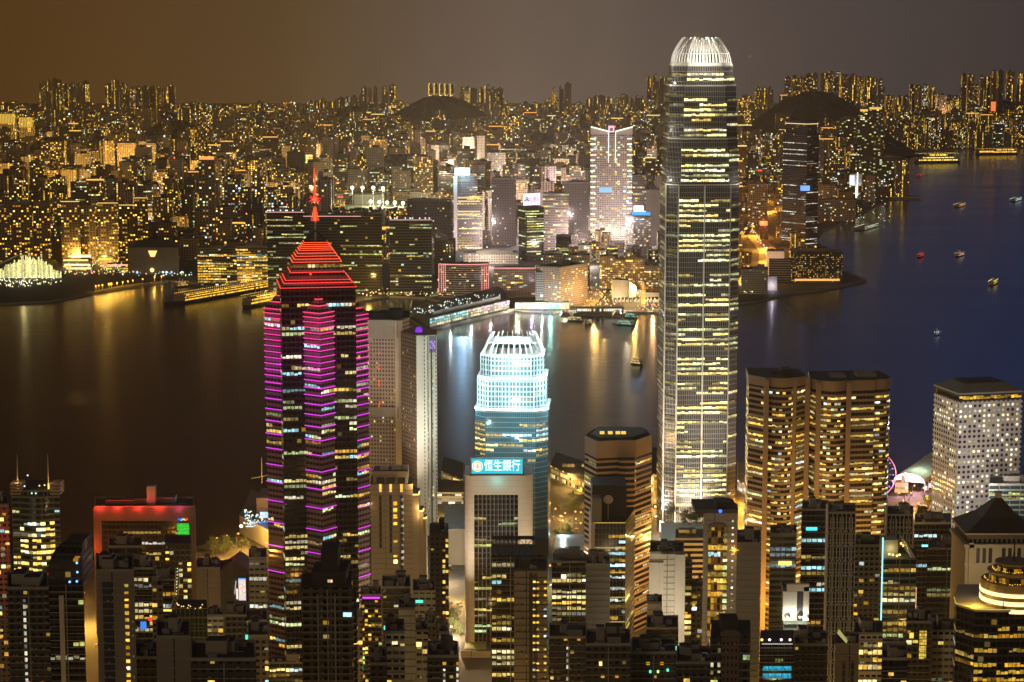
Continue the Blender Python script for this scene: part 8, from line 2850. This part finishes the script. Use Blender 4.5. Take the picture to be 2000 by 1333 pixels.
def far_mesh(m, c, mi, uoff):
    yy, x, w, d, g_, hgt, ppx = c
    kind = random.random()
    z1 = g_ + hgt
    if kind < .45:
        pl = [(x, yy), (x + w, yy), (x + w, yy + d), (x, yy + d)]
        m.prism(pl, g_ - 4, z1, mi, 6, uoff)
    elif kind < .8:
        i_, j_ = w * .3, d * .3
        pl = [(x + i_, yy), (x + w - i_, yy), (x + w - i_, yy + j_), (x + w, yy + j_), (x + w, yy + d - j_), (x + w - i_, yy + d - j_), (x + w - i_, yy + d), (x + i_, yy + d), (x + i_, yy + d - j_), (x, yy + d - j_), (x, yy + j_), (x + i_, yy + j_)]
        m.prism(pl, g_ - 4, z1, mi, 6, uoff)
    else:
        k_ = U(.3, .6)
        m.prism([(x, yy), (x + w * k_, yy), (x + w * k_, yy + d), (x, yy + d)], g_ - 4, z1, mi, 6, uoff)
        m.prism([(x + w * k_, yy + 3), (x + w, yy + 3), (x + w, yy + d), (x + w * k_, yy + d)], g_ - 4, g_ + hgt * U(.75, .95), mi, 6, uoff + 70)
    if hgt > 30:
        a, b_ = x + w * U(.25, .4), x + w * U(.6, .75)
        m.prism([(a, yy + d * .3), (b_, yy + d * .3), (b_, yy + d * .7), (a, yy + d * .7)], z1, z1 + U(3, 7), 6, 6)


SKYT = [(-12, 20, 205), (76, 112, 156), (112, 170, 160), (205, 240, 158), (240, 345, 168), (400, 470, 206), (600, 660, 196), (660, 712, 186), (705, 735, 172), (745, 780, 166), (897, 930, 172), (935, 985, 170), (1078, 1090, 166), (1092, 1116, 163), (1145, 1215, 186), (1264, 1312, 146), (1475, 1505, 172), (1534, 1572, 148), (1575, 1600, 142), (1605, 1645, 140), (1650, 1690, 145), (1690, 1730, 152), (1778, 1820, 166), (1880, 1900, 143), (1915, 1935, 145), (1938, 1965, 140), (1968, 1985, 136), (1990, 2020, 140), (345, 400, 199), (470, 600, 200), (785, 836, 204), (990, 1076, 199), (1215, 1262, 188), (1730, 1777, 190), (1820, 1880, 184)]
for xa, xb, yt in SKYT:
    px = xa
    while px < xb - 4:
        wpx = U(8, 14)
        Y_ = U(8300, 9100)
        p0, p1 = P(px, yt + U(-2, 7), Y_), P(px + wpx, yt, Y_)
        m = MB()
        far_mesh(m, (Y_, p0.x, p1.x - p0.x, 26, 120, p0.z - 120, px), 0, 420 * random.randint(2, 900))
        m.m = [min(1, q) for q in m.m]
        o = m.build('ridge_block', [MATS[random.choice(('far_stairs', 'ridge_stairs', 'far_stairs', 'ridge_stairs', 'far_dots'))], DARK], None, Vector(((p0.x + p1.x) / 2, Y_, 120)))
        z_ = next(z for lim, z in ZONES if px < lim)
        lab = 'hazy tower of the skyline ridge with faint gold window lines, %s' % z_
        tag(o, lab, 'apartment block', lab.replace('tower', 'towers', 1))
        px += wpx + U(.5, 3)
ALLM = [MATS[k_] for k_ in FARM] + [DARK]
mass = MB()
LAMPROOF = MB()
for i, c in enumerate(cand):
    left = c[6] < 620
    mi = random.choices(range(6), (30, 18, 26, 8, 10, 3) if left else (14, 12, 16, 20, 8, 30) if 640 < c[6] < 1300 else (18, 16, 22, 18, 14, 12))[0]
    if c[0] > 6600:
        mi = random.choices(range(6), (30, 34, 26, 4, 6, 0))[0]
    uoff = 420 * random.randint(2, 900)
    if i < 205:
        m = MB()
        far_mesh(m, c, 0, uoff)
        m.m = [min(1, q) for q in m.m]
        o = m.build('city_block', [MATS[FARM[mi]], DARK], None, Vector((c[1] + c[2] / 2, c[0], c[4])))
        z_ = next(z for lim, z in ZONES if c[6] < lim)
        k_ = FARM[mi]
        dist_ = 'near the water' if c[0] < 4300 else 'in the middle distance' if c[0] < 6000 else 'on the far slopes'
        lab = '%s %s, %s' % (DESC[k_], dist_, z_)
        tag(o, lab, 'apartment block' if 'apartment' in lab else 'city block', lab.replace('tower', 'towers', 1).replace('block', 'blocks', 1))
    else:
        far_mesh(mass, c, mi, uoff)
    if random.random() < .22 and c[5] > 28:
        yy, x, w, d, g_, hgt, ppx = c
        q = (x + w * U(.1, .9), yy - .5, g_ + hgt + 2)
        LAMPROOF.ball(q, U(1.4, 3.0) * yy / 5500, 0, random.choice(((1.6, 1.0, .2), (1.5, 1.2, .5), (1.6, .7, .12), (1.3, 1.5, 1.3), (1.5, .2, .1))), 5, 3)
    if random.random() < .06 and c[5] > 40:
        yy, x, w, d, g_, hgt, ppx = c
        LAMPROOF.box(x, x + w, yy - 1.2, yy - .2, g_ + hgt - 4, g_ + hgt - 1, c=random.choice(((1.3, .75, .12), (1.4, 1.0, .3), (1.3, .55, .1))))
tag(mass.build('distant_city', ALLM), 'the far mass of city buildings speckled with window light', kind='stuff')
tag(LAMPROOF.build('distant_roof_lamps', DOT), 'tiny roof lamps and lit crowns over the far city', kind='stuff')
for px, py, Y_, pw, c_ in GLOWS:
    q = P(px, py, Y_)
    lamp('POINT', (q.x, q.y, 35 + ground_at(q.x, q.y)), c_, pw * 1.1, 12, name='district_glow')  # added lamps, each standing in for the glow of a whole district

# ------------------------------------------------------------------ a few lit aircraft specks left out; finish windows, then the air
flush_windows()
print('objects', len(bpy.data.objects))
m, nt, b = newmat('haze_air')
nt.nodes.remove(b)
vp = nt.nodes.new('ShaderNodeVolumePrincipled')
vp.inputs['Color'].default_value = (.97, .84, .66, 1)
vp.inputs['Density'].default_value = HAZE
vp.inputs['Anisotropy'].default_value = .65
nt.links.new(vp.outputs[0], nt.nodes['Material Output'].inputs['Volume'])
hz_ = MB()
hz_.box(-XW - 50, XW + 50, YN - 50, YF + 50, -4, 720)
o = tag(hz_.build('haze', m), 'thin lit night haze over the city', kind='stuff')
